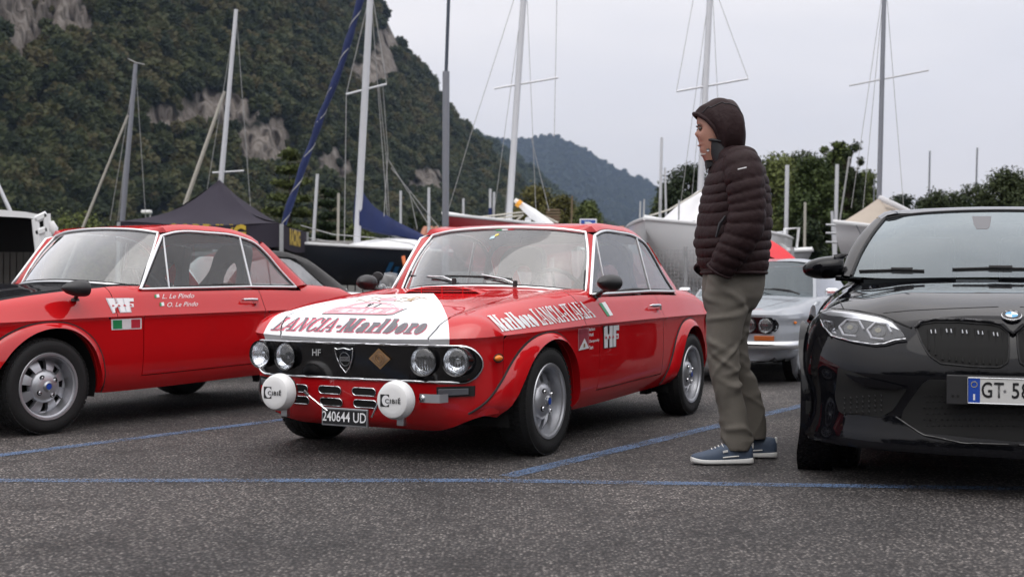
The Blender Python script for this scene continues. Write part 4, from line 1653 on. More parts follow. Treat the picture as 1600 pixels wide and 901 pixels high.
    mir = lambda L: L + [Vector((p.x, -p.y, p.z)) for p in L[-2::-1]]
    A_side = [A_b, Vector((-.862, .632, .975)), Vector((-.942, .600, 1.11)), A_t]
    A_side_m = [Vector((p.x, -p.y, p.z)) for p in A_side]
    wrows = coons(mir(wb), mir(wt), A_side, A_side_m, 29, 13)
    ws = bld(MB().grid(wrows), 'windscreen', M['windscreen'], smooth=60)
    ring = [Vector(p) for p in crom(mir(wb), 30)] + [Vector(p) for p in crom(A_side_m, 14)][1:] + [Vector(p) for p in crom(mir(wt), 30)][::-1][1:] + [Vector(p) for p in crom(A_side, 14)][::-1][1:-1]
    out = [p + Vector((.006, 0, .002)) for p in ring]
    tr = MB().tube([p + off for p in out], .0105, 8, closed=True)
    tr.build('windscreen_trim', M['bright_trim'], ws, smooth=60)
    gs = MB().tube([p + off + Vector((.001, -.014 * (1 if p.y > 0 else -1) * min(1, abs(p.y) / .4), .012 if p.z < 1 else -.014)) for p in ring], .008, 6, closed=True)
    gs.build('rubber_seal', M['black_matt'], ws, smooth=60)
    # side window outline (front-bottom, up the pillar, along the top, down the rear)
    SB, ST = Vector((-.745, .702, .846)), Vector((-.985, .622, 1.205))
    top = [ST, Vector((-1.10, .612, 1.232)), Vector((-1.41, .605, 1.243)), Vector((-1.70, .610, 1.226)), Vector((-1.86, .622, 1.178)), Vector((-1.95, .635, 1.112)), Vector((-2.07, .662, .99)), Vector((-2.20, .698, .866))]
    topc = [Vector(p) for p in crom(top, 40)]
    def top_at(x):
        for i in range(len(topc) - 1):
            if topc[i].x >= x >= topc[i + 1].x:
                t = (topc[i].x - x) / max(1e-9, topc[i].x - topc[i + 1].x)
                return topc[i].lerp(topc[i + 1], t)
        return topc[-1] if x < topc[-1].x else topc[0]
    def bel(x): return Vector((x, .70, interp(x, [-2.25, -1.73, -.745], [.866, .868, .846])))
    pil = lambda x0, x1: None
    for sgn in (1, -1):
        mm = lambda L: [Vector((p.x, sgn * p.y, p.z)) for p in L]
        # panes: quarter light, door glass, rear quarter
        def pane(bot_x, top_pts, name):
            rws = []
            n_ = 9
            T = resample([tuple(p) for p in top_pts], n_)
            Bt = [bel(x) for x in np.linspace(bot_x[0], bot_x[1], n_)]
            for j in range(6):
                rws.append([Vector(T[k]).lerp(Bt[k], 1 - j / 5) for k in range(n_)])
            m_ = MB().grid([mm(r_) for r_ in rws])
            return bld(m_, name, M['side_glass'], smooth=60)
        xq0, xq1, xb0, xb1 = -.985, -.985, -1.735, -1.705
        front_edge = [SB, SB.lerp(ST, .33), SB.lerp(ST, .66), ST]
        q = MB().add(mm([SB, bel(xq0), top_at(-1.0)]), [(0, 1, 2)])
        ql = bld(q, 'quarter_light', M['side_glass'])
        qb = MB().tube(mm([bel(xq0) + off, bel(xq0).lerp(top_at(-1.0), .5) + off, top_at(-1.0) + off]), .0065, 6)
        qb.build('quarter_light_bar', M['bright_trim'], ql, smooth=60)
        pane((xq0 - .012, xb0 + .01), [top_at(x) for x in np.linspace(-1.008, xb1 + .008, 9)], 'door_glass')
        rear_top = [top_at(x) for x in np.linspace(xb1 - .01, -2.20, 12)]
        pane((xb0 - .012, -2.195), rear_top, 'rear_quarter_glass')
        frame_path = [bel(x) for x in np.linspace(-2.20, -.76, 16)] + [SB.lerp(ST, t) for t in (0, .25, .5, .75)] + topc
        fo = MB()
        fo.tube([p + off for p in mm(frame_path)], .0105, 8, closed=True)
        fo.build('window_frame_trim', M['bright_trim'], car, smooth=60)
        bt = MB().tube([p + off for p in mm([bel(xb0), bel(xb0).lerp(top_at(xb1), .5), top_at(xb1)])], .010, 8)
        bt.build('window_divider', M['bright_trim'], car, smooth=60)
        ins = []
        ctr = Vector((-1.45, .64, 1.03))
        for p in frame_path:
            d_ = (ctr - p)
            ins.append(p + Vector((d_.x, 0, d_.z)).normalized() * .017 + Vector((0, -.006, 0)))
        MB().tube([p + off for p in mm(ins)], .011, 6, closed=True).build('window_seal', M['black_matt'], car, smooth=60)
        # A pillar: strip between windscreen edge and side frame
        ap = [Vector(p) for p in crom(A_side, 12)]
        sp = [SB.lerp(ST, k / 11) for k in range(12)]
        rows_ = [[ap[k] for k in range(12)], [ap[k].lerp(sp[k], .5) + Vector((.012, .008, 0)) for k in range(12)], sp]
        bld(MB().grid([mm(r_) for r_ in rows_]), 'pillar', P, smooth=50)
    # roof: rows from front header to rear header
    hdr = mir(wt)
    def roof_c(x): return spl(x, [-.955, -1.1, -1.37, -1.7, -1.9, -2.02], [1.264, 1.290, 1.309, 1.296, 1.262, 1.225])
    def roof_row(t):
        """t 0 front header .. 1 rear header"""
        rail = top_at(lerp(-1.0, -1.90, t)) + Vector((0, -.004, .014))
        xc = lerp(-.955, -2.02, t)
        xr = rail.x if t > 0.02 else A_t.x
        Pc = [Vector((xr, rail.y, rail.z)), Vector((lerp(xr, xc, .05), rail.y - .018, rail.z + .024)), Vector((lerp(xr, xc, .35), rail.y * .76, lerp(rail.z + .024, roof_c(xc), .55))), Vector((lerp(xr, xc, .8), rail.y * .38, lerp(rail.z + .02, roof_c(xc), .9))), Vector((xc, 0, roof_c(xc)))]
        if t < .02:
            Pc = [A_t + Vector((0, .02, .004)), wt[1] + Vector((0, .015, .003)), wt[2] + Vector((0, 0, .003)), wt[3] + Vector((0, 0, .003))]
        return [Vector(p) for p in crom(Pc, 14)]
    rr = [roof_row(t) for t in (0, .04, .09, .16, .25, .36, .48, .6, .72, .84, .93, 1)]
    roof = MB().grid(rr)
    # C pillar panel down to the deck
    cp = []
    for k in range(9):
        t = k / 8
        o_ = top_at(lerp(-1.88, -2.20, t)) + Vector((0, .002, .006))
        i_ = Vector((lerp(-2.02, -2.44, t), lerp(.50, .60, t), lerp(1.20, .872, t)))
        cp.append([o_, o_.lerp(i_, .35) + Vector((-.02, .02, .015)), o_.lerp(i_, .75) + Vector((-.01, .01, .012)), i_])
    roof.grid(cp).mirror()
    bld(roof, 'roof', P, smooth=40)
    lin = MB().grid([[p * 1 - Vector((0, 0, .022)) for p in r_[1:]] for r_ in rr]).mirror()
    bld(lin, 'headliner', M['headliner'], recalc=False)
    rt = [Vector((-2.02, .50, 1.205)), Vector((-2.03, .25, 1.218)), Vector((-2.035, 0, 1.222))]
    rb_ = [Vector((-2.44, .60, .876)), Vector((-2.48, .3, .892)), Vector((-2.49, 0, .896))]
    e1 = [rt[0], rt[0].lerp(rb_[0], .5) + Vector((-.01, 0, .01)), rb_[0]]
    e2 = [Vector((p.x, -p.y, p.z)) for p in e1]
    bld(MB().grid(coons(mir(rt), mir(rb_), e1, e2, 17, 9)), 'rear_window', M['side_glass'], smooth=60)

    # ---- cabin
    inn = MB()
    inn.grid([[Vector((x, y, z)) for y, z in ((-.66, .84), (-.64, .40), (-.60, .28), (.60, .28), (.64, .40), (.66, .84))] for x in (-.86, -1.5, -2.1)])
    inn.box((-2.3, 0, .70), (.36, 1.25, .28))
    bld(inn, 'cabin_tub', M['interior'], recalc=False)
    da = MB()
    prof = [(-.66, .862), (-.80, .868), (-.93, .862), (-.985, .83), (-.97, .70), (-.93, .6)]
    da.grid([[Vector((x + .07 * (1 - abs(y) / .62), y, z)) for y in np.linspace(-.62, .62, 9)] for x, z in prof])
    bld(da, 'dashboard', M['interior'], smooth=40)
    sw = bpy.data.objects.new('steering_wheel', None)
    COL.objects.link(sw)
    sw.parent = car
    c0 = Vector((-1.08, .33, .835)) + off
    zx = Vector((-.88, 0, .47)).normalized()
    xx = Vector((0, 1, 0))
    yy = zx.cross(xx)
    rim_ = [c0 + (xx * math.cos(t) + yy * math.sin(t)) * .185 for t in np.linspace(0, 2 * math.pi, 40, endpoint=False)]
    MB().tube(rim_, .013, 8, closed=True).build('wheel_rim', M['black_plastic'], sw, smooth=60)
    for t in (math.pi / 2 + math.pi, .3, math.pi - .3):
        MB().tube([c0 - zx * .02, c0 + (xx * math.cos(t) + yy * math.sin(t)) * .18], [.014, .010], 6).build('wheel_spoke', M['steel'], sw, smooth=60)
    MB().tube([c0 - zx * .02, c0 - zx * .35], .022, 8).build('steering_column', M['black_plastic'], sw, smooth=60)
    for sy in (.33, -.33):
        make_seat(car, Vector((-1.52, sy, .34)) + off, hero)
    if hero:
        # roll-over hoop
        MB().tube([Vector(p) + off for p in crom([(-1.78, .58, .5), (-1.77, .56, .95), (-1.74, .48, 1.17), (-1.72, .35, 1.22), (-1.72, -.35, 1.22), (-1.74, -.48, 1.17), (-1.77, -.56, .95), (-1.78, -.58, .5)], 40)], .02, 8).build('roll_hoop', M['black_matt'], car, smooth=60)
    mir_in = MB().box(Vector((-1.02, 0, 1.19)) + off, (.02, .20, .055)).tube([Vector((-1.01, 0, 1.2)) + off, Vector((-1.0, 0, 1.245)) + off], .006, 6)
    mir_in.build('rear_view_mirror', M['black_plastic'], car, bevel=.006)

    # ---- wheels
    yo = .708
    for cx, wy in ((0, yo), (-2.33, yo)):
        for sg in (1, -1):
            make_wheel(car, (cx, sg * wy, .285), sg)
    for mirror in (False, True):
        flare(car, F_IN, F_OUT, P, mirror)
        flare(car, R_IN, R_OUT, P, mirror)
    if dz:
        for o in car.children:
            if o.name.startswith('wheel_arch_flare'): o.location.z += dz
    return car, body_o, bonnet_o, doors, P


def _strip(rows):
    n = len(rows[0])
    return rows[0] + rows[1], [(i, i + 1, n + i + 1, n + i) for i in range(n - 1)]


def make_seat(parent, c, hero):
    e = bpy.data.objects.new('seat', None)
    COL.objects.link(e)
    e.parent = parent
    s = MB()                                      # cushion
    s.grid([[c + Vector((x, y, z)) for y, z in ((-.26, .02), (-.25, .17), (-.20, .19), (-.15, .12), (0, .105), (.15, .12), (.20, .19), (.25, .17), (.26, .02))] for x in (.30, .26, .0, -.22)])
    s.build('seat_cushion', M['seat'], e, smooth=60)
    # backrest with winged sides and an arch-shaped opening below the headrest
    out = [(-.24, .12), (-.27, .35), (-.27, .50), (-.20, .60), (-.175, .66), (-.17, .76), (-.13, .83), (0, .85)]
    outl = out + [(-a, b) for a, b in out[-2::-1]]
    inn = [(-.10, .555), (-.10, .60), (-.085, .66), (-.05, .70), (0, .715)]
    innl = inn + [(-a, b) for a, b in inn[-2::-1]]
    O = resample(outl, 45)
    I = resample([(-.10, .555)] + innl[1:-1] + [(.10, .555)], 45)
    low_i = [(lerp(-.10, .10, k / 8), .555) for k in range(9)]
    def bp(a, b, d): return c + Vector((-.20 - (b - .1) * .28 - d + .06 * (abs(a) / .27) ** 2, a, b))
    m = MB()
    for d in (0, .07):
        # frame around the opening
        m.grid([[bp(O[k][0], O[k][1], d) for k in range(45)], [bp(lerp(O[k][0], I[k][0], .5), lerp(O[k][1], I[k][1], .5), d - .015 if d == 0 else d) for k in range(45)], [bp(I[k][0], I[k][1], d) for k in range(45)]])
    m.grid([[bp(p[0], p[1], 0) for p in O], [bp(p[0], p[1], .07) for p in O]])
    m.grid([[bp(p[0], p[1], 0) for p in I], [bp(p[0], p[1], .07) for p in I]])
    # lower back between the wings
    lo = []
    for z in (.12, .25, .38, .48, .555):
        lo.append([bp(lerp(-1, 1, k / 8) * interp(z, [.12, .555], [.235, .10]), z, -.012) for k in range(9)])
    m.grid(lo)
    m.build('seat_back', M['seat'], e, smooth=50)
    return e
car1, body1, bonnet1, doors1, P1 = build_coupe('rally', 'red rally coupe with white bonnet and two white spotlight covers', -.502, 6.638, .4762)
car2, body2, bonnet2, doors2, P2 = build_coupe('black', 'red coupe with black bonnet parked by the gazebo', -3.415, 7.47, .575, .018)
# ------------------------------------------------------------------ fittings and lettering on the coupés
def cam_to_car(car):
    inv = car.matrix_basis.inverted()
    return inv @ Vector((0, 0, CAM_H)), inv.to_3x3()


def surf_mapper(car, bvh, quad, lift):
    """quad = photo corners (bottom-left, bottom-right, top-right, top-left) of the sticker; returns fn(u,v)->point on the panel"""
    o, R3 = cam_to_car(car)
    bl, br, tr, tl = quad[:4]
    def fn(u, v):
        x = (1 - v) * ((1 - u) * bl[0] + u * br[0]) + v * ((1 - u) * tl[0] + u * tr[0])
        y = (1 - v) * ((1 - u) * bl[1] + u * br[1]) + v * ((1 - u) * tl[1] + u * tr[1])
        d = (R3 @ px_dir(x, y)).normalized()
        h = bvh.ray_cast(o, d)
        if h[0] is None: return None
        n = h[1] if h[1].dot(d) < 0 else -h[1]
        return h[0] + n * lift
    return fn


def decal_poly(car, fn, polys, name, mt, k=5):
    """polys in unit (u,v); each filled by strips (convex quads / triangles fan) mapped by fn"""
    mb = MB()
    for poly in polys:
        if len(poly) == 4:
            rows = []
            for j in range(k + 1):
                v = j / k
                row = []
                for i in range(k + 1):
                    u = i / k
                    a = [(1 - v) * ((1 - u) * poly[0][q] + u * poly[1][q]) + v * ((1 - u) * poly[3][q] + u * poly[2][q]) for q in (0, 1)]
                    row.append(fn(*a))
                rows.append(row)
            if any(p is None for r_ in rows for p in r_): continue
            mb.grid(rows)
        else:
            pts = [fn(*p) for p in poly]
            if any(p is None for p in pts): continue
            mb.fan(pts)
    return mb.build(name, mt, car, recalc=False)


def decal_line(car, fn, lines, r, name, mt):
    mb = MB()
    for ln in lines:
        pts = [fn(*p) for p in resample(ln, max(3, len(ln) * 4))]
        pts = [p for p in pts if p is not None]
        if len(pts) > 2: mb.tube(pts, r, 4)
    return mb.build(name, mt, car)


def decal_text(car, fn, text, name, mt, shear=0.0, bold=0.0):
    """built-in font stretched over the unit square"""
    o = text_mesh(name, text, 1.0, mt, car, Matrix.Identity(4), shear=shear, bold=bold)
    co = np.array([v.co[:] for v in o.data.vertices])
    lo, hi = co.min(0), co.max(0)
    for v in o.data.vertices:
        p = fn((v.co.x - lo[0]) / (hi[0] - lo[0]), (v.co.y - lo[1]) / (hi[1] - lo[1]))
        if p is not None: v.co = p
    return o


def hf_logo(car, bvh, quad, outline):
    f0, f1, f2 = (surf_mapper(car, bvh, quad, l_) for l_ in (.002, .0035, .005))
    H = [(0, 0, .22, 1), (.22, .40, .38, .60), (.38, 0, .60, 1)]
    Fp = [(.60, 0, .76, 1), (.76, .78, 1, 1), (.76, .42, .96, .60)]
    rects = [(0, 0, .24, 1), (.24, .40, .36, .62), (.36, 0, .58, 1), (.62, 0, .80, 1), (.80, .76, 1, 1), (.80, .36, .98, .60)]
    q = lambda r_: [(r_[0], r_[1]), (r_[2], r_[1]), (r_[2], r_[3]), (r_[0], r_[3])]
    d = decal_poly(car, f0, [q((r_[0] - .05, r_[1] - .03, r_[2] + .05, r_[3] + .03)) for r_ in rects[:1] + rects[2:4]], 'team_badge_outline', outline, 3)
    decal_poly(car, f1, [q(r_) for r_ in rects], 'team_badge', M['white_decal'], 3)
    decal_poly(car, f2, [[(u - .06, .42), (u + .06, .42), (u + .03, .52), (u - .04, .55)] for u in (.12, .36, .60, .86)], 'team_badge_mark', M['red_decal'], 2)


def wiper(car, bvh, blade, arm, arm_mat, lift=.02):
    o, R3 = cam_to_car(car)
    def on(p, lf=lift):
        d = (R3 @ px_dir(*p)).normalized()
        h = bvh.ray_cast(o, d)
        if h[0] is None: return None
        n = h[1] if h[1].dot(d) < 0 else -h[1]
        return h[0] + n * lf
    w = bpy.data.objects.new('wiper', None)
    COL.objects.link(w)
    w.parent = car
    b0, b1 = on(blade[0], .010), on(blade[1], .010)
    a = [on(p) for p in arm]
    if None in (b0, b1) or None in a: return
    MB().tube([b0, b0.lerp(b1, .5) + Vector((.01, 0, .004)), b1], [.004, .007, .004], 6).build('wiper_blade', M['black_matt'], w, smooth=60)
    MB().tube(a, [.011] + [.007] * (len(a) - 1), 6, flat=((0, 0, 1), .6)).build('wiper_arm', arm_mat, w, smooth=60)
    MB().lathe([(0, .02), (.014, .016), (.016, -.02)], 12, axis='Z', c=a[0]).build('wiper_pivot', M['black_plastic'], w, smooth=50)
    return w


def bullet_mirror(car, base, head, side, L=.15):
    m = bpy.data.objects.new('wing_mirror', None)
    COL.objects.link(m)
    m.parent = car
    base, head = Vector(base), Vector(head)
    ax = Vector((1, -side * .25, .02)).normalized()
    y = Vector((0, 0, 1)).cross(ax).normalized()
    z = ax.cross(y)
    rows = []
    for t, r in ((0, .055), (.10, .060), (.3, .061), (.55, .055), (.78, .040), (.93, .020), (1, .004)):
        c = head + ax * (t - .35) * L
        rows.append([c + y * math.cos(a) * r * 1.05 + z * math.sin(a) * r * .82 for a in np.linspace(0, 2 * math.pi, 28, endpoint=False)])
    MB().grid(rows, closed=True).build('mirror_housing', M['black_plastic'], m, smooth=60)
    MB().fan([p + ax * .004 for p in rows[0]]).build('mirror_glass', M['chrome'], m)
    MB().tube([base, base.lerp(head, .45) + Vector((0, 0, -.008)), head - ax * .02 - z * .03], [.016, .011, .014], 8).build('mirror_stem', M['black_plastic'], m, smooth=60)
    MB().lathe([(0, .012), (.022, .008), (.026, -.01)], 16, axis='Z', c=base).build('mirror_foot', M['black_plastic'], m, smooth=50)


# ---- rally car front
def nose_grp(car, dz=0.0):
    g = slot_on(nose_pt, car, 0, .506, 1.42, .182, M['black_gloss'], M['chrome'], 'grille_trim', 'grille', .003, .0065, 48)
    return g


def front_fittings(car, hero):
    nose_grp(car)
    for y, z in ((.603, .523), (.425, .519), (-.425, .519), (-.603, .523)):
        p, n = nose_pt(y, z, .03)
        nrm = Vector((1, 0.10 * (1 if y > 0 else -1), .0)).normalized()
        c = Vector((p.x + (.012 if abs(y) > .5 else -.004), y, z))
        e = lamp_round(car, c, nrm, .070)
        MB().lathe([(.0735, .0), (.0735, -.07)], 28, axis='X', c=c).build('lamp_bucket', M['black_gloss'], e, smooth=60)
    # slots in the apron, two rows
    for z in (.350, .287):
        for y in (-.375, -.165, .05, .265):
            slot_on(nose_pt, car, y, z, .145 if abs(y) < .3 else .13, .040, M['dark_void'], M['chrome'], 'slot_trim', 'cooling_slot', .002, .0028)
    # turn lamps
    for sg in (1, -1):
        out = MB()
        bx = [nose_pt(sg * y, z, .004)[0] for y, z in ((.485, .338), (.685, .352), (.685, .402), (.485, .392))]
        t = MB().add(bx + [p + Vector((.012, 0, 0)) for p in bx], [(0, 1, 2, 3), (4, 5, 6, 7), (0, 1, 5, 4), (1, 2, 6, 5), (2, 3, 7, 6), (3, 0, 4, 7)]).build('turn_lamp', M['black_matt'], car)
        ix = [nose_pt(sg * y, z, .018)[0] for y, z in ((.495, .346), (.655, .358), (.655, .390), (.495, .382))]
        MB().add(ix + [p + Vector((.006, 0, 0)) for p in ix], [(0, 1, 2, 3), (4, 5, 6, 7), (0, 1, 5, 4), (1, 2, 6, 5), (2, 3, 7, 6), (3, 0, 4, 7)]).build('turn_lamp_lens', mat('smoked_lens', (.10, .105, .12), .2, coat=.5), t, bevel=.003)
    # side repeater
    for sg in (1, -1):
        c = Vector((.505, sg * .752, .536))
        rows = []
        for t, r in ((-1, .003), (-.7, .013), (-.2, .017), (.3, .015), (.7, .009), (1, .002)):
            rows.append([c + Vector((-t * .045 - 0, sg * (abs(math.sin(a)) * r * 1.1), math.cos(a) * r)) for a in np.linspace(0, math.pi, 9)])
        sm_ = MB().grid(rows).build('side_repeater', M['amber'], car, smooth=60)
        MB().tube([c + Vector((-math.cos(t) * .050, sg * .001, math.sin(t) * .020)) for t in np.linspace(0, 2 * math.pi, 20, endpoint=False)], .003, 5, closed=True).build('repeater_base', M['black_matt'], sm_)


front_fittings(car1, True)
front_fittings(car2, False)
for o in list(car2.children):
    if o.name.split('.')[0] in ('grille', 'cooling_slot', 'turn_lamp', 'side_repeater', 'headlight'): o.location.z += .018

# badges on the grille of the rally car
sh = [(0, -.115), (-.03, -.085), (-.052, -.04), (-.060, .0), (-.060, .012), (-.045, .004), (-.02, .008), (0, .012), (.02, .008), (.045, .004), (.060, .012), (.060, 0), (.052, -.04), (.03, -.085)]
fshield = lambda a, b, off: nose_pt(-.045 + a * .92, .560 + b, off)[0]
sd_ = MB().tube([fshield(a, b, .014) for a, b in resample(sh + [sh[0]], 50)[:-1]], .0035, 6, closed=True).build('shield_badge', M['chrome'], car1, smooth=60)
MB().tube([fshield(.034 * math.cos(t), -.045 + .034 * math.sin(t), .012) for t in np.linspace(0, 2 * math.pi, 30, endpoint=False)], .0022, 5, closed=True).build('shield_ring', M['steel'], sd_)
MB().prism([(-.034, -.055), (.034, -.055), (.034, -.033), (-.034, -.033)], .010, .013, fshield).build('shield_band', M['steel'], sd_)
text_mesh('shield_lettering', 'LANCIA', .013, M['black_decal'], sd_, frame(fshield(0, -.044, .0145), (0, 1, 0), (0, 0, 1)), xscale=.9)
dm = lambda a, b, off: nose_pt(.168 + a, .523 + b, off)[0]
db = MB().prism([(0, -.053), (.064, 0), (0, .053), (-.064, 0)], .010, .014, dm).build('diamond_badge', M['gold_decal'], car1)
MB().prism([(0, -.043), (.052, 0), (0, .043), (-.052, 0)], .012, .0148, dm).build('diamond_field', mat('badge_field', (.30, .20, .13), .4, .4, var=.3, scale=60), db)
MB().tube([dm(.026 * math.cos(t), .026 * math.sin(t), .016) for t in np.linspace(0, 2 * math.pi, 26, endpoint=False)], .0022, 5, closed=True).build('diamond_ring', M['gold_decal'], db)
MB().tube([dm(.013 * math.cos(t), .016 * math.sin(t), .016) for t in np.linspace(0, 2 * math.pi, 16, endpoint=False)], .003, 5, closed=True).build('diamond_motif', M['gold_decal'], db)
text_mesh('grille_lettering', 'HF', .034, M['bright_trim'], car1, frame(nose_pt(-.224, .542, .012)[0], (0, 1, 0), (0, 0, 1)), bold=.0006)

# covered spotlights
def spotlight(car, y, z, x=.785):
    e = bpy.data.objects.new('spotlight', None)
    COL.objects.link(e)
    e.parent = car
    e.location = (x, y, z)
    e.rotation_euler = (0, 0, R(1.5) * (1 if y > 0 else -1))
    MB().lathe([(0, .052), (.055, .052), (.078, .049), (.084, .046), (.094, .022), (.097, .0), (.096, -.012), (.088, -.014)], 56, axis='X').build('lamp_cover', M['white_plastic'], e, smooth=24)
    MB().lathe([(.090, -.010), (.084, -.04), (.06, -.075), (.03, -.09), (0, -.09)], 40, axis='X').build('lamp_shell', M['black_gloss'], e, smooth=50)
    MB().box((-.045, 0, -.105), (.03, .04, .05)).build('lamp_foot', M['steel'], e, bevel=.004)
    mk = lambda a, b: Vector((.0535, a, b))
    q = MB().add([mk(-.062, -.030), mk(-.012, -.030), mk(-.012, .030), mk(-.062, .030)], [(0, 1, 2, 3)]).build('cover_square', M['black_decal'], e)
    MB().fan([mk(-.030 + .022 * math.cos(t), .0 + .026 * math.sin(t)) + Vector((.0012, 0, 0)) for t in np.linspace(.5, 2 * math.pi + .0, 30)]).build('cover_disc', M['white_decal'], e)
    text_mesh('cover_lettering', 'CIBIE', .020, M['black_decal'], e, frame((.0562, .010, -.003), (0, 1, 0), (0, 0, 1)), xscale=1.15, font_space=1.2, bold=.0007)
    MB().box((.0558, .045, .013), (.0006, .012, .004), Matrix.Rotation(R(25), 3, 'X')).build('letter_accent', M['black_decal'], e)
    return e


spotlight(car1, -.375, .340)
spotlight(car1, .340, .333)
br = MB()
br.grid([[Vector((.715, .43, z)), Vector((.712, .50, z)), Vector((.700, .535, z)), Vector((.655, .548, z))] for z in (.320, .362)])
br.grid([[Vector((.721, .43, z)), Vector((.718, .50, z)), Vector((.706, .535, z)), Vector((.655, .554, z))] for z in (.320, .362)])
bo = br.build('lamp_bracket', M['alloy'], car1, smooth=50)
MB().lathe([(0, .016), (.010, .013), (.014, .002), (.016, 0)], 14, axis='X', c=(.722, .445, .341)).build('bracket_bolt', M['chrome'], bo, smooth=50)
MB().grid([[Vector((.700, -.50, z)), Vector((.66, -.56, z))] for z in (.315, .36)]).build('lamp_bracket', M['alloy'], car1)
st = MB().tube([(.745, -.235, .335), (.75, -.10, .255)], .004, 6).tube([(.745, -.245, .345), (.765, -.235, .350), (.745, -.225, .33)], .009, 6)
st.build('plate_stay', M['chrome'], car1, smooth=60)
MB().tube([(.75, .22, .33), (.755, .19, .27), (.745, .165, .235)], .0045, 6).build('plate_stay', M['chrome'], car1, smooth=60)
# number plate
pl = MB().box((.742, .003, .226), (.012, .282, .092)).build('number_plate', M['steel'], car1, bevel=.003)
MB().box((.7485, .003, .226), (.003, .264, .074)).build('plate_field', M['black_decal'], pl)
text_mesh('plate_lettering', '240644 UD', .050, M['white_decal'], pl, frame((.7505, .003, .226), (0, 1, 0), (0, 0, 1)), xscale=.80, bold=.0006)
# scoop at the back of the bonnet
sc_ = MB()
sx, zl, zh_ = -.30, .850, .889
ys_ = np.linspace(-.31, .21, 15)
front = [Vector((sx, y, zl + (zh_ - zl) * min(1, (1 - abs((y + .05) / .26) ** 3) * 1.0))) for y in ys_]
sc_.grid([[Vector((p.x, p.y, max(p.z, zl))) for p in front], [Vector((p.x - .12, p.y, max(p.z, zl) + .003)) for p in front], [Vector((p.x - .26, p.y, .868)) for p in front]])
PS = paint('scoop_red_paint', (.66, .010, .014))
sco = sc_.build('bonnet_scoop', PS, car1, smooth=50)
MB().grid([[Vector((sx - .012, p.y, zl - .02)) for p in front], [Vector((sx - .012, p.y, max(p.z - .001, zl))) for p in front]]).build('scoop_mouth', M['dark_void'], sco)
bar = MB()
for z in (.8625, .876):
    bar.tube([Vector((sx + .001, y, z)) for y in (-.27 if z < .87 else -.22, .17 if z < .87 else .12)], .0028, 5)
for y in (-.19, -.05, .09):
    bar.tube([Vector((sx + .002, y, .848)), Vector((sx + .002, y, .888))], .003, 5)
bar.tube(front, .0035, 6)
bar.build('scoop_bars', PS, sco)

# mirrors
bullet_mirror(car1, (-.805, .715, .838), (-.685, .845, .916), 1)
bullet_mirror(car1, (-.805, -.715, .838), (-.685, -.845, .916), -1)
bullet_mirror(car2, (-.215, .745, .80), (-.185, .815, .868), 1, .16)
bullet_mirror(car2, (-.215, -.745, .80), (-.185, -.815, .868), -1, .16)

# wipers lie on the glass
ws1 = [o for o in car1.children if o.name.startswith('windscreen')][0]
ws2 = [o for o in car2.children if o.name.startswith('windscreen')][0]
bw1 = body_bvh([ws1])
bw2 = body_bvh([ws2])
wiper(car1, bw1, ((697, 432), (801, 437)), ((806, 446), (790, 439), (755, 432)), M['chrome'])
wiper(car1, bw1, ((641, 431), (704, 441)), ((712, 442), (695, 435), (672, 434)), M['chrome'])
wiper(car2, bw2, ((45, 421), (104, 424)), ((107, 437), (88, 423), (66, 418)), M['chrome'])

# ---- lettering and stickers on the rally car
bv1 = body_bvh([body1, bonnet1] + doors1)
bmp = text_bitmap([('LANCIA', .15, .86), ('-', .3, .8), ('Marlboro', .30, 1.0)], 40)
hoodq = ((421, 516.5), (659, 522.5), (679, 499), (447, 495))
f = surf_mapper(car1, bv1, hoodq, .0035)
bitmap_mesh(bmp, f).build('bonnet_lettering', M['grey_decal'], car1, recalc=False)
f = surf_mapper(car1, bv1, tuple((x + .3, y + .9) for x, y in hoodq), .0020)
bitmap_mesh(dilate(bmp, 1), f).build('bonnet_lettering_outline', M['pink_decal'], car1, recalc=False)
# rally plaque: ribbon, arch, lettering
fq = surf_mapper(car1, bv1, ((505, 489.5), (611, 491.5), (632, 482), (528, 480)), .0025)
decal_line(car1, fq, [[(0, 0), (1, 0), (1, 1), (0, 1), (0, 0)], [(.04, .12), (.97, .10), (.96, .9), (.05, .88), (.04, .12)]], .0022, 'plaque_border', M['pale_pink'])
decal_text(car1, surf_mapper(car1, bv1, ((512, 488.6), (608, 490.6), (625, 483), (531, 481.5)), .003), 'RALLYE MONTE CARLO', 'plaque_lettering', M['pale_pink'])
fq2 = surf_mapper(car1, bv1, ((530, 480.5), (627, 481.8), (627, 472), (545, 472)), .0025)
arc = [(.5 + .42 * math.cos(t), .0 + .95 * math.sin(t)) for t in np.linspace(0, math.pi, 14)]
decal_line(car1, fq2, [arc, [(.5 + .36 * math.cos(t), .0 + .78 * math.sin(t)) for t in np.linspace(0, math.pi, 14)]], .002, 'plaque_arch', M['pale_pink'])
decal_line(car1, fq2, [[(.42, .05), (.50, .7)], [(.55, .05), (.64, .7)], [(.46, .6), (.42, .45)]], .0028, 'plaque_number', M['black_decal'])
decal_line(car1, surf_mapper(car1, bv1, ((503, 490.8), (612, 492.6), (636, 482), (528, 480)), .0022), [[(0, 0), (1, 0), (1, 1)]], .0018, 'plaque_shadow_line', M['black_decal'])  # black line painted as the plaque's shadow on two sides
fe = surf_mapper(car1, bv1, ((555, 474), (665, 472), (668, 463), (560, 464)), .0025)
wig = lambda x0, x1, y, a, k: [(lerp(x0, x1, i / 12), y + a * math.sin(i * k)) for i in range(13)]
decal_line(car1, fe, [wig(0.0, .35, .35, .15, .9), wig(.2, .55, .75, .15, .7), wig(.62, 1.0, .55, .2, .8), wig(.55, .8, .2, .1, .9), [(.78, .1), (.80, .8), (.9, .85)]], .0018, 'emblem_scroll', M['gold_decal'])
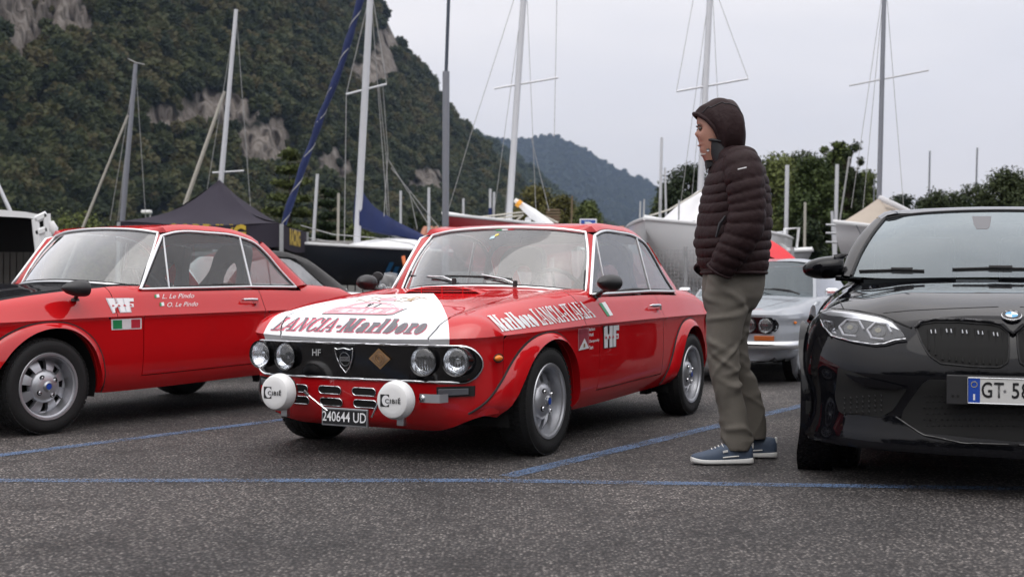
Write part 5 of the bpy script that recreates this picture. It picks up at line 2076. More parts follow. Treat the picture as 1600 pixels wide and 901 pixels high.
decal_poly(car1, fe, [[(.30, .35), (.55, .30), (.58, .72), (.36, .78)]], 'emblem_shield', M['pale_pink'], 4)
decal_poly(car1, fe, [[(.72, .25), (.80, .2), (.84, .75), (.74, .7)]], 'emblem_crest', mat('pale_gold', (.62, .50, .36), .5), 3)
# wing lettering
bmp2 = text_bitmap([('Marlboro', .30, 1.0), (' ', .2, .8), ('LANCIA', .22, .86), ('-', .3, .7), ('ITALIA', .22, .86)], 34, .035)
bitmap_mesh(bmp2, surf_mapper(car1, bv1, ((785, 519), (932, 496), (909, 469.5), (760, 493)), .003)).build('wing_lettering', M['white_decal'], car1, recalc=False)
fw_ = surf_mapper(car1, bv1, ((903, 547.5), (919.5, 544), (919.5, 511), (903, 513.5)), .0022)
decal_poly(car1, fw_, [[(0, 0), (1, 0), (1, 1), (0, 1)]], 'team_panel_border', mat('panel_pink', (.55, .22, .25), .5), 4)
fw_ = surf_mapper(car1, bv1, ((903, 547.5), (919.5, 544), (919.5, 511), (903, 513.5)), .0034)
decal_poly(car1, fw_, [[(.05, .03), (.95, .03), (.95, .97), (.05, .97)]], 'team_panel', mat('panel_maroon', (.33, .045, .07), .4), 4)
decal_poly(car1, surf_mapper(car1, bv1, ((903, 547.5), (919.5, 544), (919.5, 511), (903, 513.5)), .0046), [[(.0, .0), (.98, .02), (.56, .52)]], 'team_panel_triangle', M['white_decal'])
decal_poly(car1, surf_mapper(car1, bv1, ((903, 547.5), (919.5, 544), (919.5, 511), (903, 513.5)), .0056), [[(.44, .10), (.62, .10), (.60, .28), (.48, .28)]], 'team_panel_crest', M['gold_decal'], 2)
for q_, tx in ((((919.8, 517.4), (929, 515.6), (929, 510), (919.8, 511.6)), 'Marlboro'), (((919.8, 525.8), (926.5, 524.6), (926.5, 519.4), (919.8, 520.4)), 'World'), (((919.8, 536.8), (935.5, 533.6), (935.5, 528.2), (919.8, 530.6)), 'Championship'), (((919.8, 546), (926, 544.6), (926, 538.6), (919.8, 540)), 'Team')):
    decal_text(car1, surf_mapper(car1, bv1, q_, .003), tx, 'team_panel_lettering', M['white_decal'], bold=.03)
hf_logo(car1, bv1, ((943.5, 543.5), (966, 540.5), (966.5, 507.5), (943, 509.5)), M['black_decal'])
ff = surf_mapper(car1, bv1, ((949, 494.5), (957.5, 492), (945, 471.5), (935, 474)), .0025)
decal_poly(car1, ff, [[(0, 0), (.45, 0), (.45, 1), (0, 1)]], 'flag_green', M['green_decal'], 3)
decal_poly(car1, ff, [[(.45, 0), (1, 0), (1, 1), (.45, 1)]], 'flag_white', M['white_decal'], 3)
# small stickers on the glass
fg = surf_mapper(car1, bw1, ((775, 360.6), (803, 359.4), (803, 357.6), (775, 358.8)), .002)
for i, mt in enumerate(('green_decal', 'white_decal', 'red_decal')):
    decal_poly(car1, fg, [[(i / 3, 0), ((i + 1) / 3, 0), ((i + 1) / 3, 1), (i / 3, 1)]], 'glass_sticker', M[mt], 2)
fg = surf_mapper(car1, bw1, ((764, 374), (778, 371.5), (780, 365), (768, 368)), .002)
decal_poly(car1, fg, [[(0, 0), (.6, 0), (.6, .8), (.1, .7)]], 'glass_sticker', mat('sticker_pale', (.45, .62, .68), .5), 2)
decal_poly(car1, fg, [[(.5, .5), (1, .6), (1, 1), (.55, 1)]], 'glass_sticker', mat('sticker_yellow', (.75, .62, .12), .5), 2)

# ---- stickers on the other coupé
bv2 = body_bvh([body2, bonnet2] + doors2)
hf_logo(car2, bv2, ((177, 488.5), (210, 487), (208, 466), (167, 466.5)), mat('badge_edge_grey', (.55, .55, .58), .5))
fl2 = ((174, 515.5), (221, 513.5), (221, 496.5), (173.5, 498.5))
f = surf_mapper(car2, bv2, fl2, .002)
decal_poly(car2, f, [[(0, 0), (1, 0), (1, 1), (0, 1)]], 'flag_border', M['white_decal'], 4)
f = surf_mapper(car2, bv2, fl2, .0035)
for i, mt in enumerate(('green_decal', 'white_decal', 'red_decal')):
    decal_poly(car2, f, [[(.05 + .3 * i, .1), (.05 + .3 * (i + 1), .1), (.05 + .3 * (i + 1), .9), (.05 + .3 * i, .9)]], 'flag_' + mt.split('_')[0], M[mt], 3)
decal_text(car2, surf_mapper(car2, bv2, ((253, 466.8), (303, 465.3), (303, 458.3), (253, 459.8)), .003), 'L. Le Pindo', 'door_lettering', M['white_decal'], shear=.3)
decal_text(car2, surf_mapper(car2, bv2, ((261, 479.6), (309, 478), (309, 471), (261, 472.6)), .003), 'O. Le Pindo', 'door_lettering', M['white_decal'], shear=.3)
for q_ in (((241.5, 465.5), (249, 464.5), (248, 459.5), (241, 460.5)), ((249.5, 478.5), (256.5, 477.5), (255.5, 472), (249, 473)),):
    f = surf_mapper(car2, bv2, q_, .003)
    decal_poly(car2, f, [[(0, 0), (.4, 0), (.4, 1), (0, 1)]], 'door_flag_green', M['green_decal'], 2)
    decal_poly(car2, f, [[(.4, 0), (1, 0), (1, 1), (.4, 1)]], 'door_flag_white', M['white_decal'], 2)
# ------------------------------------------------------------------ black coupé at the right
def px_hit(car, bvh):
    o, R3 = cam_to_car(car)
    def fn(x, y, lift=0.0):
        d = (R3 @ px_dir(x, y)).normalized()
        h = bvh.ray_cast(o, d)
        if h[0] is None: return None
        n = h[1] if h[1].dot(d) < 0 else -h[1]
        return h[0] + n * lift
    return fn


def poly_patch(hit, poly, lift, n=14, m=14, depth=0.0):
    """fill a photo-space outline on the panel behind it; returns MB (car space)"""
    ys = [p[1] for p in poly]
    y0, y1 = min(ys), max(ys)
    rows = []
    for j in range(n + 1):
        y = lerp(y0, y1, min(.999, max(.001, j / n)))
        xs = []
        for i in range(len(poly)):
            (xa, ya), (xb, yb) = poly[i], poly[(i + 1) % len(poly)]
            if (ya <= y) != (yb <= y): xs.append(xa + (y - ya) * (xb - xa) / (yb - ya))
        if len(xs) < 2: continue
        a, b = min(xs), max(xs)
        row = [hit(lerp(a, b, i / m), y, lift) for i in range(m + 1)]
        if any(p is None for p in row): continue
        rows.append(row)
    mb = MB()
    if len(rows) > 1: mb.grid(rows)
    return mb


def px_tube(hit, pts, r, lift, n=40, closed=False, seg=6):
    P = [hit(x, y, lift) for x, y in resample(list(pts) + ([pts[0]] if closed else []), n)]
    P = [p for p in P if p is not None]
    if closed: P = P[:-1]
    return MB().tube(P, r, seg, closed=closed)


def build_black_coupe():
    X0, Y0, a = 2.361, 5.734, .321
    fw = Vector((-math.sin(a), -math.cos(a)))
    car = thing('black_coupe', 'glossy black modern coupe cropped by the right edge', 'car', (X0, Y0, 0), math.atan2(fw.y, fw.x))
    PB = paint('black_car_paint', (.004, .004, .0055), None, .3, 1.0, spec=.0, cior=1.37)
    gl, mt = M['black_gloss'], M['black_matt']
    N = 120
    def zh(x): return spl(x, [.70, .6, .4, .1, -.2, -.5, -.7], [.78, .810, .850, .892, .922, .942, .950])
    def crest(x): return spl(x, [.30, .1, -.1, -.3, -.55, -1, -2.2, -3.2], [.795, .838, .868, .888, .912, .93, .97, .93])
    def top(x):
        h, c = zh(x), crest(x)
        P = [(0, h), (.25, h - .004), (.45, h - .014), (.60, lerp(h, c, .8)), (.70, c - .002), (.77, c - .030), (.835, c - .085), (.885, c - .16), (.915, .66), (.925, .60)]
        if x < -.55: P[4] = (.70, c)
        return np.c_[np.full(N, x), crom(P, N)]
    plan = crom([(.690, 0, .772), (.682, .20, .770), (.655, .36, .752), (.605, .47, .742), (.53, .60, .768), (.42, .73, .785), (.30, .815, .775), (.20, .865, .735), (.12, .90, .67), (.05, .922, .60)], N)
    base = top(.05)
    tops = []
    for i in range(16):
        s = 1 - (1 - i / 15) ** 1.4
        p = base * (1 - s) + plan * s
        L = np.linalg.norm(plan[:, :2] - base[:, :2], axis=1)
        m = -.10 * L
        p[:, 2] = base[:, 2] + m * s + (plan[:, 2] - base[:, 2] - m) * s ** 2.6
        tops.append(p)
    rows = tops[::-1] + [top(x) for x in np.linspace(0, -.52, 9)]
    body = MB().grid([[V3(p) for p in resample(r, 46)] for r in rows])
    # face below the edge: bumper plan curve at full width
    bp = crom([(.835, 0), (.822, .2), (.795, .38), (.735, .55), (.63, .71), (.50, .82), (.36, .89), (.20, .922), (.05, .928)], N)
    prof = [(1.0, 0), (.86, .42), (.70, .68), (.52, .86), (.34, .97), (.22, 1.0)]
    def fpt(k, t):
        """t 0 at the bonnet edge .. 1 at the bumper's widest line, then below"""
        e, b = plan[k], bp[k]
        zb = .50
        u = t
        w = math.sin(min(1, u) * math.pi / 2) ** .8
        return Vector((lerp(e[0], b[0], w), lerp(e[1], b[1], w), lerp(e[2], zb, u)))
    rws = [[fpt(k, t) for k in range(0, N, 2)] for t in (0, .05, .12, .22, .35, .5, .65, .8, .9, 1)]
    low = [(.46, .006), (.42, .016), (.36, .022), (.30, .020), (.25, .008), (.222, -.004), (.205, .0), (.196, .05), (.19, .16)]
    for z, o in low:
        row = []
        for k in range(0, N, 2):
            d = bp[min(k + 1, N - 1)] - bp[max(k - 1, 0)]
            nx, ny = d[1], -d[0]
            L = math.hypot(nx, ny)
            kk = k / N
            zz = z if z > .24 else z - .025
            row.append(Vector((bp[k][0] - nx / L * o, bp[k][1] - ny / L * o, zz)))
        rws.append(row)
    for row in rws:
        for p in row:
            q_ = math.hypot(p.x, p.z - .335)
            if q_ < .40 and p.x < .42 and p.y > .6:
                p.x, p.z = p.x / max(q_, 1e-6) * .40, .335 + (p.z - .335) / max(q_, 1e-6) * .40
    body.grid(rws)
    # side with wheel arch
    def sw(x, z):
        W = spl(x, [.05, -.3, -1.2, -2.4, -2.7, -3.1, -3.6], [.927, .915, .905, .925, .935, .915, .84])
        return W - interp(z, [.20, .3, .45, .60], [.05, .02, .006, .002])
    inner = [(.36 * math.cos(t), .335 + .36 * math.sin(t)) for t in np.linspace(-.35, math.pi + .35, 31)]
    def arch(cx, x0, x1):
        n = 31
        pts = []
        for k in range(n):
            t = k / (n - 1)
            if t < .2: p = (x0, lerp(.20, .60, t / .2))
            elif t <= .8: p = (lerp(x0, x1, (t - .2) / .6), .60)
            else: p = (x1, lerp(.60, .20, (t - .8) / .2))
            pts.append(p)
        g = []
        for r_ in range(5):
            t = r_ / 4
            row = []
            for k in range(n):
                xi, zi = inner[k]
                x, z = lerp(xi + cx, pts[k][0], t), lerp(min(zi, .9), pts[k][1], t)
                row.append(Vector((x, sw(x, min(z, .6)) if z <= .6 else sw(x, .6), z)))
            g.append(row)
        body.grid(g)
    # arches reach above the side line, so build the flanks as arcs up to z=.72
    body.grid([[Vector((x, sw(x, z), z)) for x in np.linspace(-.42, -2.30, 14)] for z in (.60, .45, .34, .27, .20)])
    body.grid([[Vector((x, sw(x, z), z)) for x in np.linspace(-3.10, -3.6, 5)] for z in (.60, .45, .34, .27, .20)])
    for cx in (0, -2.693):                       # flank round each opening
        g = []
        for t in np.linspace(0 if cx else math.pi * .42, math.pi, 21):
            c_, s_ = math.cos(t), math.sin(t)
            row = []
            for r_ in (.40, .43, .47):
                x, z = cx + r_ * c_, .335 + r_ * s_
                row.append(Vector((x, sw(x, min(z, .6)) - .003 - max(0, z - .60) * .22, z)))
            g.append(row)
        body.grid(g)
    # shoulder, doors zone and tail
    xs2 = np.linspace(-.52, -3.45, 26)
    sh = []
    for x in xs2:
        c = crest(x)
        sh.append([Vector((x, y, z)) for y, z in crom([(.70 - (.06 if x < -2 else 0), c), (.78, c - .03), (.85, c - .09), (.895, c - .17), (sw(x, .6), .60)], 12)])
    body.grid(sh)
    body.grid([[Vector((x, y, crest(-2.6) - .01 + .02 * (1 - abs(y) / .7))) for y in np.linspace(.70, 0, 8)] for x in np.linspace(-2.55, -3.5, 6)])
    tl = [[Vector((lerp(-3.5, -3.67, 1 - (y / .9) ** 2), y, z)) for y in np.linspace(0, .86, 12)] for z in (.92, .8, .6, .4, .25)]
    body.grid(tl)
    body.mirror()
    body_o = body.build('body', PB, car, smooth=32)
    un = MB()
    un.box((-1.65, 0, .26), (3.7, 1.5, .10))
    for cx in (0, -2.693):
        for sg in (1, -1): un.lathe([(.40, sg * .88), (.40, sg * .55), (0, sg * .55)], 24, axis='Y', c=(cx, 0, .33), a0=-.1, a1=math.pi + .1)
    un.build('underbody', M['dark_void'], car, recalc=False)
    for cx in (0, -2.693):
        for sg in (1, -1):
            make_wheel(car, (cx, sg * .76, .335), sg, .335, .235, .245, 'multi', M_rim=M['black_gloss'])
    bv = body_bvh([body_o])
    hit = px_hit(car, bv)
    for cx in (0, -2.693):
        for sg in (1, -1):
            lip, inn_ = [], []
            for t in np.linspace(-.15, math.pi + .15, 30):
                x, z = cx + .395 * math.cos(t), .335 + .395 * math.sin(t)
                hh = bv.ray_cast(Vector((x + .012 * math.cos(t), sg * 2, z + .012 * math.sin(t))), Vector((0, -sg, 0)))
                y = hh[0].y if hh[0] is not None and abs(hh[0].y) > .8 else sg * .915
                lip.append(Vector((x, y, z)))
            rows_ = [[p + Vector((.02 * (p.x - cx) / .395, sg * .001, .02 * (p.z - .335) / .395)) for p in lip], [p + Vector((0, sg * .010, 0)) for p in lip], [p - Vector((.010 * (p.x - cx) / .395, -sg * .004, .010 * (p.z - .335) / .395)) for p in lip], [p - Vector((0, sg * .12, 0)) for p in lip]]
            MB().grid(rows_).build('wheel_arch_lip', PB, car, smooth=50)

    def both(mb, name, m_, parent=car, **k):
        o_ = mb.build(name, m_, parent, **k)
        m2 = MB()
        m2.v = [(p[0], -p[1], p[2]) for p in mb.v]
        m2.f = [f_[::-1] for f_ in mb.f]
        tgt = parent
        if parent is not car and parent.get('twin') and bpy.data.objects.get(parent['twin']): tgt = bpy.data.objects[parent['twin']]
        o2 = m2.build(name, m_, tgt, **k)
        if parent is car: o_['twin'] = o2.name
        return o_

    # ---- kidneys
    kid = [(1432, 513), (1442, 507.5), (1462, 504.5), (1500, 504.5), (1548, 508), (1562, 511.5), (1576, 521), (1577, 545), (1575, 566), (1562, 574.5), (1520, 573), (1470, 568), (1452, 556), (1440, 535)]
    k = both(poly_patch(hit, kid, .004, 20, 20), 'kidney_grille', M['dark_void'], smooth=60)
    both(px_tube(hit, kid, .004, .006, 60, True), 'kidney_frame', mt, k, smooth=60)
    both(px_tube(hit, [(1431, 514), (1441, 505.5), (1462, 502), (1500, 502), (1549, 505.5), (1565, 509.5), (1577, 519.5), (1585, 523.5)], .0085, .010, 40, False), 'kidney_upper_trim', PB, k, smooth=60)
    sl = MB()
    for i, x in enumerate((1455, 1461.5, 1479, 1486, 1503.5, 1510, 1528, 1534.5, 1552, 1558)):
        yt = interp(x, [1450, 1480, 1530, 1560], [517, 515, 518, 521])
        P_ = [hit(x, yt, .007), hit(x + 1.0, yt + 5.5, .007)]
        if None not in P_: sl.tube(P_, .0026, 5)
    both(sl, 'kidney_slat_highlight', M['steel'], k)  # bright bars drawn as the highlights on the slat tops
    sl = MB()
    for x in np.linspace(1450, 1566, 12):
        P_ = [hit(x, interp(x, [1450, 1480, 1530, 1566], [516, 513, 515, 520]), .0065), hit(x + 2, interp(x, [1450, 1470, 1520, 1566], [548, 562, 568, 570]), .0065)]
        if None not in P_: sl.tube(P_, .0045, 5)
    both(sl, 'kidney_slats', M['dark_void'], k, smooth=60)
    # ---- lower intakes
    cen = [(1408, 655), (1412, 640), (1440, 600), (1452, 592), (1590, 596), (1590, 690), (1450, 677), (1432, 672)]
    c = both(poly_patch(hit, cen, .003, 14, 14), 'lower_intake', M['dark_void'], smooth=60)
    ed = [Vector((float(np.interp(y, bp[:, 1], bp[:, 0])) + .010, y, interp(y, [0, .2, .36, .47], [.240, .236, .262, .33]))) for y in np.linspace(.02, .47, 20)]
    both(MB().tube(ed, .0045, 6), 'intake_edge', gl, c, smooth=60)
    mesh_ = MB()
    for i in range(16):
        for j in range(6):
            x, y = 1445 + i * 9 + (j % 2) * 4.5, 618 + j * 9.5
            p0 = hit(x - 2.2, y, .0045); p1 = hit(x, y - 2.6, .0065); p2 = hit(x + 2.2, y, .0045)
            if None not in (p0, p1, p2): mesh_.tube([p0, p1, p2], .0016, 4)
    both(mesh_, 'intake_mesh', mt, c)
    side_ = [(1310, 574), (1330, 580), (1398, 604), (1418, 606), (1396, 640), (1376, 652), (1312, 646), (1305, 620)]
    s_ = both(poly_patch(hit, side_, .003, 14, 14), 'side_intake', M['dark_void'], smooth=60)
    both(poly_patch(hit, [(1322, 583), (1340, 586), (1380, 594), (1428, 606.5), (1400, 608), (1350, 603)], .012, 6, 16), 'intake_blade', PB, s_, smooth=60)
    mesh_ = MB()
    for i in range(7):
        for j in range(4):
            x, y = 1322 + i * 9.5, 622 + j * 8 - i * .8
            p0 = hit(x - 2.2, y - 2, .0045); p1 = hit(x, y, .007); p2 = hit(x - 1.5, y + 2.5, .0045)
            if None not in (p0, p1, p2): mesh_.tube([p0, p1, p2], .0017, 4)
    both(mesh_, 'side_mesh', mt, s_)
    # ---- headlight
    hl = [(1282, 492), (1286, 487), (1296, 485.5), (1330, 489), (1370, 496), (1394, 504), (1408, 517), (1417, 530), (1398, 532), (1384, 537), (1366, 538.5), (1330, 533), (1302, 525), (1288, 510)]
    h = bpy.data.objects.new('headlight', None)
    h2 = bpy.data.objects.new('headlight', None)
    for q_ in (h, h2):
        COL.objects.link(q_)
        q_.parent = car
    h['twin'] = h2.name
    both(poly_patch(hit, hl, .004, 16, 18), 'lamp_interior', mat('lamp_interior', (.012, .012, .014), .3, .3), h, smooth=60)
    both(poly_patch(hit, [(1284, 491), (1288, 487.5), (1297, 486), (1330, 489.5), (1370, 496.5), (1393, 504.5), (1406, 517), (1380, 507), (1340, 499), (1300, 495)], .007, 8, 16), 'lamp_brow', M['bright_trim'], h, smooth=60)
    both(poly_patch(hit, [(1286, 500), (1302, 501), (1306, 513), (1308, 522), (1300, 519), (1290, 508)], .006, 6, 6), 'turn_reflector', M['reflector'], h)
    for cx, cy in ((1331, 514), (1374, 519)):
        ring = [(cx + 19 * math.cos(t) + 1, cy + 13.5 * math.sin(t)) for t in [math.pi / 3 * i_ + .15 for i_ in range(6)]]
        both(px_tube(hit, ring[1:] + ring[:1], .0055, .010, 40), 'running_light_ring', mat('light_guide', (.40, .40, .42), .3), h, smooth=60)
        q_ = hit(cx, cy, .006)
        nrm = Vector((.92, -.35, .12))
        both(poly_patch(hit, [(cx + 11 * math.cos(t), cy + 9 * math.sin(t)) for t in np.linspace(0, 6.28, 20)], .009, 8, 8), 'projector_lens', M['black_gloss'], h, smooth=60)
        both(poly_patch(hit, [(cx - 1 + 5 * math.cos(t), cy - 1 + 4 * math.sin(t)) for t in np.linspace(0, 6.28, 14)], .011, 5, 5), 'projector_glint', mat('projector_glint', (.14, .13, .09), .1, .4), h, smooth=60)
    both(px_tube(hit, [(1285, 502), (1290, 513), (1303, 526), (1332, 534.5), (1366, 540), (1384, 538.5), (1400, 533), (1417, 531.5)], .0045, .012, 50), 'lamp_lower_trim', M['chrome'], h, smooth=60)
    both(poly_patch(hit, hl, .016, 16, 18), 'lamp_lens', glass_mat('lamp_cover_glass', (.92, .93, .95), 1.0, .04), h, smooth=60)
    # recessed dark joint above the lamp and bonnet shut line
    both(px_tube(hit, [(1280, 489), (1300, 482.5), (1340, 486), (1380, 494), (1402, 503), (1424, 512)], .006, .000, 40), 'lamp_joint', mt, smooth=60)
    both(px_tube(hit, [(1318, 482), (1311, 468), (1307, 452), (1310, 444)], .0028, .000, 24), 'wing_joint', mt)
    both(px_tube(hit, [(1380, 489), (1420, 485), (1480, 482), (1560, 479)], .0022, .000, 24), 'bonnet_joint', mt)
    # fold of the bonnet
    # ---- badge
    bc = hit(1580, 495, .004)
    nb = Vector((.45, 0, .89)).normalized()
    xb = Vector((0, 1, 0))
    yb = nb.cross(xb)
    Mb = Matrix((xb, yb, nb)).transposed().to_4x4()
    Mb.translation = Vector((bc.x, 0.0, bc.z + .004))
    b_ = MB().lathe([(0, .003), (.036, .003), (.041, .001), (.042, -.006)], 36, axis='Z').xform(Mb).build('round_badge', M['chrome'], car, smooth=40)
    MB().lathe([(.0, .0036), (.0385, .0036)], 36, axis='Z').xform(Mb).build('badge_ring', M['black_decal'], b_)
    for q_ in range(4):
        f_ = [Vector((0, 0, .0046))] + [Vector((.025 * math.cos(t), .025 * math.sin(t), .0046)) for t in np.linspace(q_ * math.pi / 2, (q_ + 1) * math.pi / 2, 10)]
        MB().fan(f_).xform(Mb).build('badge_quarter', M['white_decal'] if q_ % 2 == 0 else mat('badge_blue', (.10, .36, .72), .3), b_)
    for ch, t in (('B', 2.2), ('M', 1.57), ('W', .94)):
        text_mesh('badge_lettering', ch, .0085, M['white_decal'], b_, Mb @ Matrix.Translation((.032 * math.cos(t), .032 * math.sin(t), .0046)) @ Matrix.Rotation(t - math.pi / 2, 4, 'Z'))
    # ---- number plate on its bracket
    px0 = .862
    bk = MB().box((.845, .055, .462), (.02, .64, .125)).build('plate_bracket', M['black_plastic'], car, bevel=.004)
    for y in (-.24, -.22): MB().lathe([(0, .012), (.006, .012)], 10, axis='X', c=(.845, y, .435)).build('bracket_hole', M['dark_void'], bk)
    pl = MB().box((px0, .077, .462), (.006, .52, .11)).build('number_plate', M['white_plastic'], car, bevel=.004)
    pl.data.materials[0] = mat('plate_white', (.58, .58, .57), .4)
    MB().tube([(px0 + .004, .077 + sy * .258, .462 + sz * .053) for sy, sz in ((-1, -1), (1, -1), (1, 1), (-1, 1))], .0022, 6, closed=True).build('plate_rim', M['steel'], pl)
    for y in (-.157, .311):
        MB().box((px0 + .0036, y, .462), (.001, .046, .104)).build('plate_blue_band', M['blue_decal'], pl)
    text_mesh('plate_lettering', 'I', .022, M['white_decal'], pl, frame((px0 + .0046, -.157, .433), (0, 1, 0), (0, 0, 1)), bold=.002)
    MB().tube([(px0 + .0046, -.157 + .012 * math.cos(t), .487 + .012 * math.sin(t)) for t in np.linspace(0, 6.28, 12, endpoint=False)], .0012, 4, closed=True).build('plate_stars', mat('star_yellow', (.5, .4, .08), .4), pl)
    for tx, y in (('GT', -.086), ('582', .042), ('RN', .205)):
        text_mesh('plate_lettering', tx, .064, M['black_decal'], pl, frame((px0 + .0046, y, .462), (0, 1, 0), (0, 0, 1)), xscale=.70 if tx != '582' else .76, font_space=1.1, bold=.0012)
    MB().lathe([(0, .0045), (.006, .0045)], 14, axis='X', c=(px0, -.038, .462)).build('plate_seal', M['steel'], pl)
    # ---- glasshouse
    A_b, A_t = Vector((-.55, -.715, .955)), Vector((-1.33, -.555, 1.312))
    mir = lambda L: L + [Vector((p.x, -p.y, p.z)) for p in L[-2::-1]]
    wb = [A_b, Vector((-.46, -.55, .945)), Vector((-.40, -.28, .948)), Vector((-.38, 0, .950))]
    wt = [A_t, Vector((-1.30, -.40, 1.335)), Vector((-1.275, -.2, 1.346)), Vector((-1.27, 0, 1.349))]
    As = [A_b, Vector((-.80, -.675, 1.085)), Vector((-1.06, -.62, 1.205)), A_t]
    As2 = [Vector((p.x, -p.y, p.z)) for p in As]
    ws = MB().grid(coons(mir(wb), mir(wt), As, As2, 29, 15)).build('windscreen', M['bmw_screen'], car, smooth=60)
    MB().tube([Vector(p) + Vector((.004, 0, .004)) for p in crom(As[::-1], 20)][:] , .009, 6).build('screen_seal', mt, ws, smooth=60)
    MB().tube([Vector(p) + Vector((.004, 0, .004)) for p in crom(As2, 20)], .009, 6).build('screen_seal', mt, ws, smooth=60)
    MB().tube([Vector(p) + Vector((.003, 0, .003)) for p in crom(mir(wt), 30)], .006, 6).build('header_seal', mt, ws, smooth=60)
    # roof and pillars
    def rc(x): return spl(x, [-1.27, -1.5, -1.9, -2.3, -2.6], [1.352, 1.388, 1.408, 1.392, 1.35])
    rr = []
    for t in np.linspace(0, 1, 12):
        xc, xe = lerp(-1.27, -2.6, t), lerp(-1.33, -2.5, t)
        ye = spl(xe, [-1.33, -1.6, -2.0, -2.5], [.575, .60, .60, .56])
        ze = spl(xe, [-1.33, -1.6, -2.0, -2.5], [1.310, 1.345, 1.352, 1.29])
        rr.append([Vector(p) for p in crom([(xe, ye, ze), (lerp(xe, xc, .1), ye - .03, ze + .022), (lerp(xe, xc, .4), ye * .72, lerp(ze + .02, rc(xc), .6)), (lerp(xe, xc, .8), ye * .36, lerp(ze + .02, rc(xc), .9)), (xc, 0, rc(xc))], 14)])
    roof = MB().grid(rr)
    ap = [Vector((p.x, -p.y, p.z)) for p in [Vector(q) for q in crom(As, 14)]]
    out = [p + Vector((-.055, .058 + .014 * math.sin(i_ / 13 * 3.14), .002)) for i_, p in enumerate(ap)]
    roof.grid([ap, [a_.lerp(b_2, .5) + Vector((.012, .012, .006)) for a_, b_2 in zip(ap, out)], out])
    # side frame down to the belt at the rear
    cpill = []
    for t in np.linspace(0, 1, 8):
        o_ = Vector((lerp(-2.25, -2.75, t), lerp(.60, .70, t), lerp(1.345, .965, t)))
        i_ = Vector((lerp(-2.6, -3.05, t), lerp(.50, .58, t), lerp(1.34, .955, t)))
        cpill.append([o_, o_.lerp(i_, .5) + Vector((0, .03, .02)), i_])
    roof.grid(cpill).mirror()
    roof.build('roof', PB, car, smooth=45)
    for sg in (1, -1):
        tp = [Vector((-1.37, sg * .588, 1.305)), Vector((-1.6, sg * .604, 1.34)), Vector((-2.0, sg * .604, 1.347)), Vector((-2.3, sg * .60, 1.325)), Vector((-2.7, sg * .69, 1.0))]
        bt = [Vector((-.66, sg * .735, .955)), Vector((-1.2, sg * .735, .945)), Vector((-1.8, sg * .73, .95)), Vector((-2.3, sg * .715, .965)), Vector((-2.7, sg * .70, .972))]
        MB().grid([[Vector(p) for p in crom(tp, 20)], [Vector(p) for p in crom(bt, 20)]]).build('side_window', M['dark_glass'], car, smooth=60)
    MB().grid(coons([Vector((-2.6, .5, 1.335)), Vector((-2.62, 0, 1.345)), Vector((-2.6, -.5, 1.335))], [Vector((-3.05, .58, .955)), Vector((-3.1, 0, .965)), Vector((-3.05, -.58, .955))], [Vector((-2.6, .5, 1.335)), Vector((-3.05, .58, .955))], [Vector((-2.6, -.5, 1.335)), Vector((-3.05, -.58, .955))], 9, 5)).build('rear_window', M['dark_glass'], car, smooth=60)
    # cowl, wipers, sensor, cabin
    MB().grid([[Vector((x, y, z - .03 * abs(y))) for y in np.linspace(-.66, .66, 9)] for x, z in ((-.37, .905), (-.46, .91), (-.60, .90), (-.7, .85))]).build('scuttle', mt, car, smooth=60)
    bvw = body_bvh([ws])
    hw = px_hit(car, bvw)
    for x0_, x1_, yw in ((1343, 1444, 424.5), (1488, 1602, 421.5)):
        w_ = px_tube(hw, [(x0_, yw), ((x0_ + x1_) / 2, yw - 1.5), (x1_, yw - .5)], .006, .006, 16).build('wiper', mt, car)
        px_tube(hw, [(lerp(x0_, x1_, .5), yw - 2), (lerp(x0_, x1_, .82), yw - 1.6)], .010, .010, 8).build('wiper_spine', mt, w_)
    sn = poly_patch(hw, [(1519, 338), (1549, 338), (1547, 354), (1542, 358), (1526, 358), (1522, 352)], .001, 6, 6)
    sn.build('sensor_housing', mat('sensor_grey', (.12, .12, .13), .5), car)
    cab = MB()
    cab.grid([[Vector((x, y, z)) for y, z in ((-.70, .93), (-.68, .4), (.68, .4), (.70, .93))] for x in (-.6, -1.6, -2.7)])
    cab.box((-.78, 0, .86), (.42, 1.3, .16))
    cab.build('cabin', M['interior'], car, recalc=False)
    for sy in (.38, -.38):
        s_e = bpy.data.objects.new('seat', None)
        COL.objects.link(s_e)
        s_e.parent = car
        MB().box((-1.55, sy, .62), (.5, .5, .2)).build('seat_cushion', M['seat'], s_e, bevel=.05)
        MB().box((-1.86, sy, .92), (.14, .5, .62), Matrix.Rotation(R(-14), 3, 'Y')).build('seat_back', M['seat'], s_e, bevel=.05)
        MB().box((-1.95, sy, 1.22), (.10, .26, .16), Matrix.Rotation(R(-14), 3, 'Y')).build('headrest', M['seat'], s_e, bevel=.04)
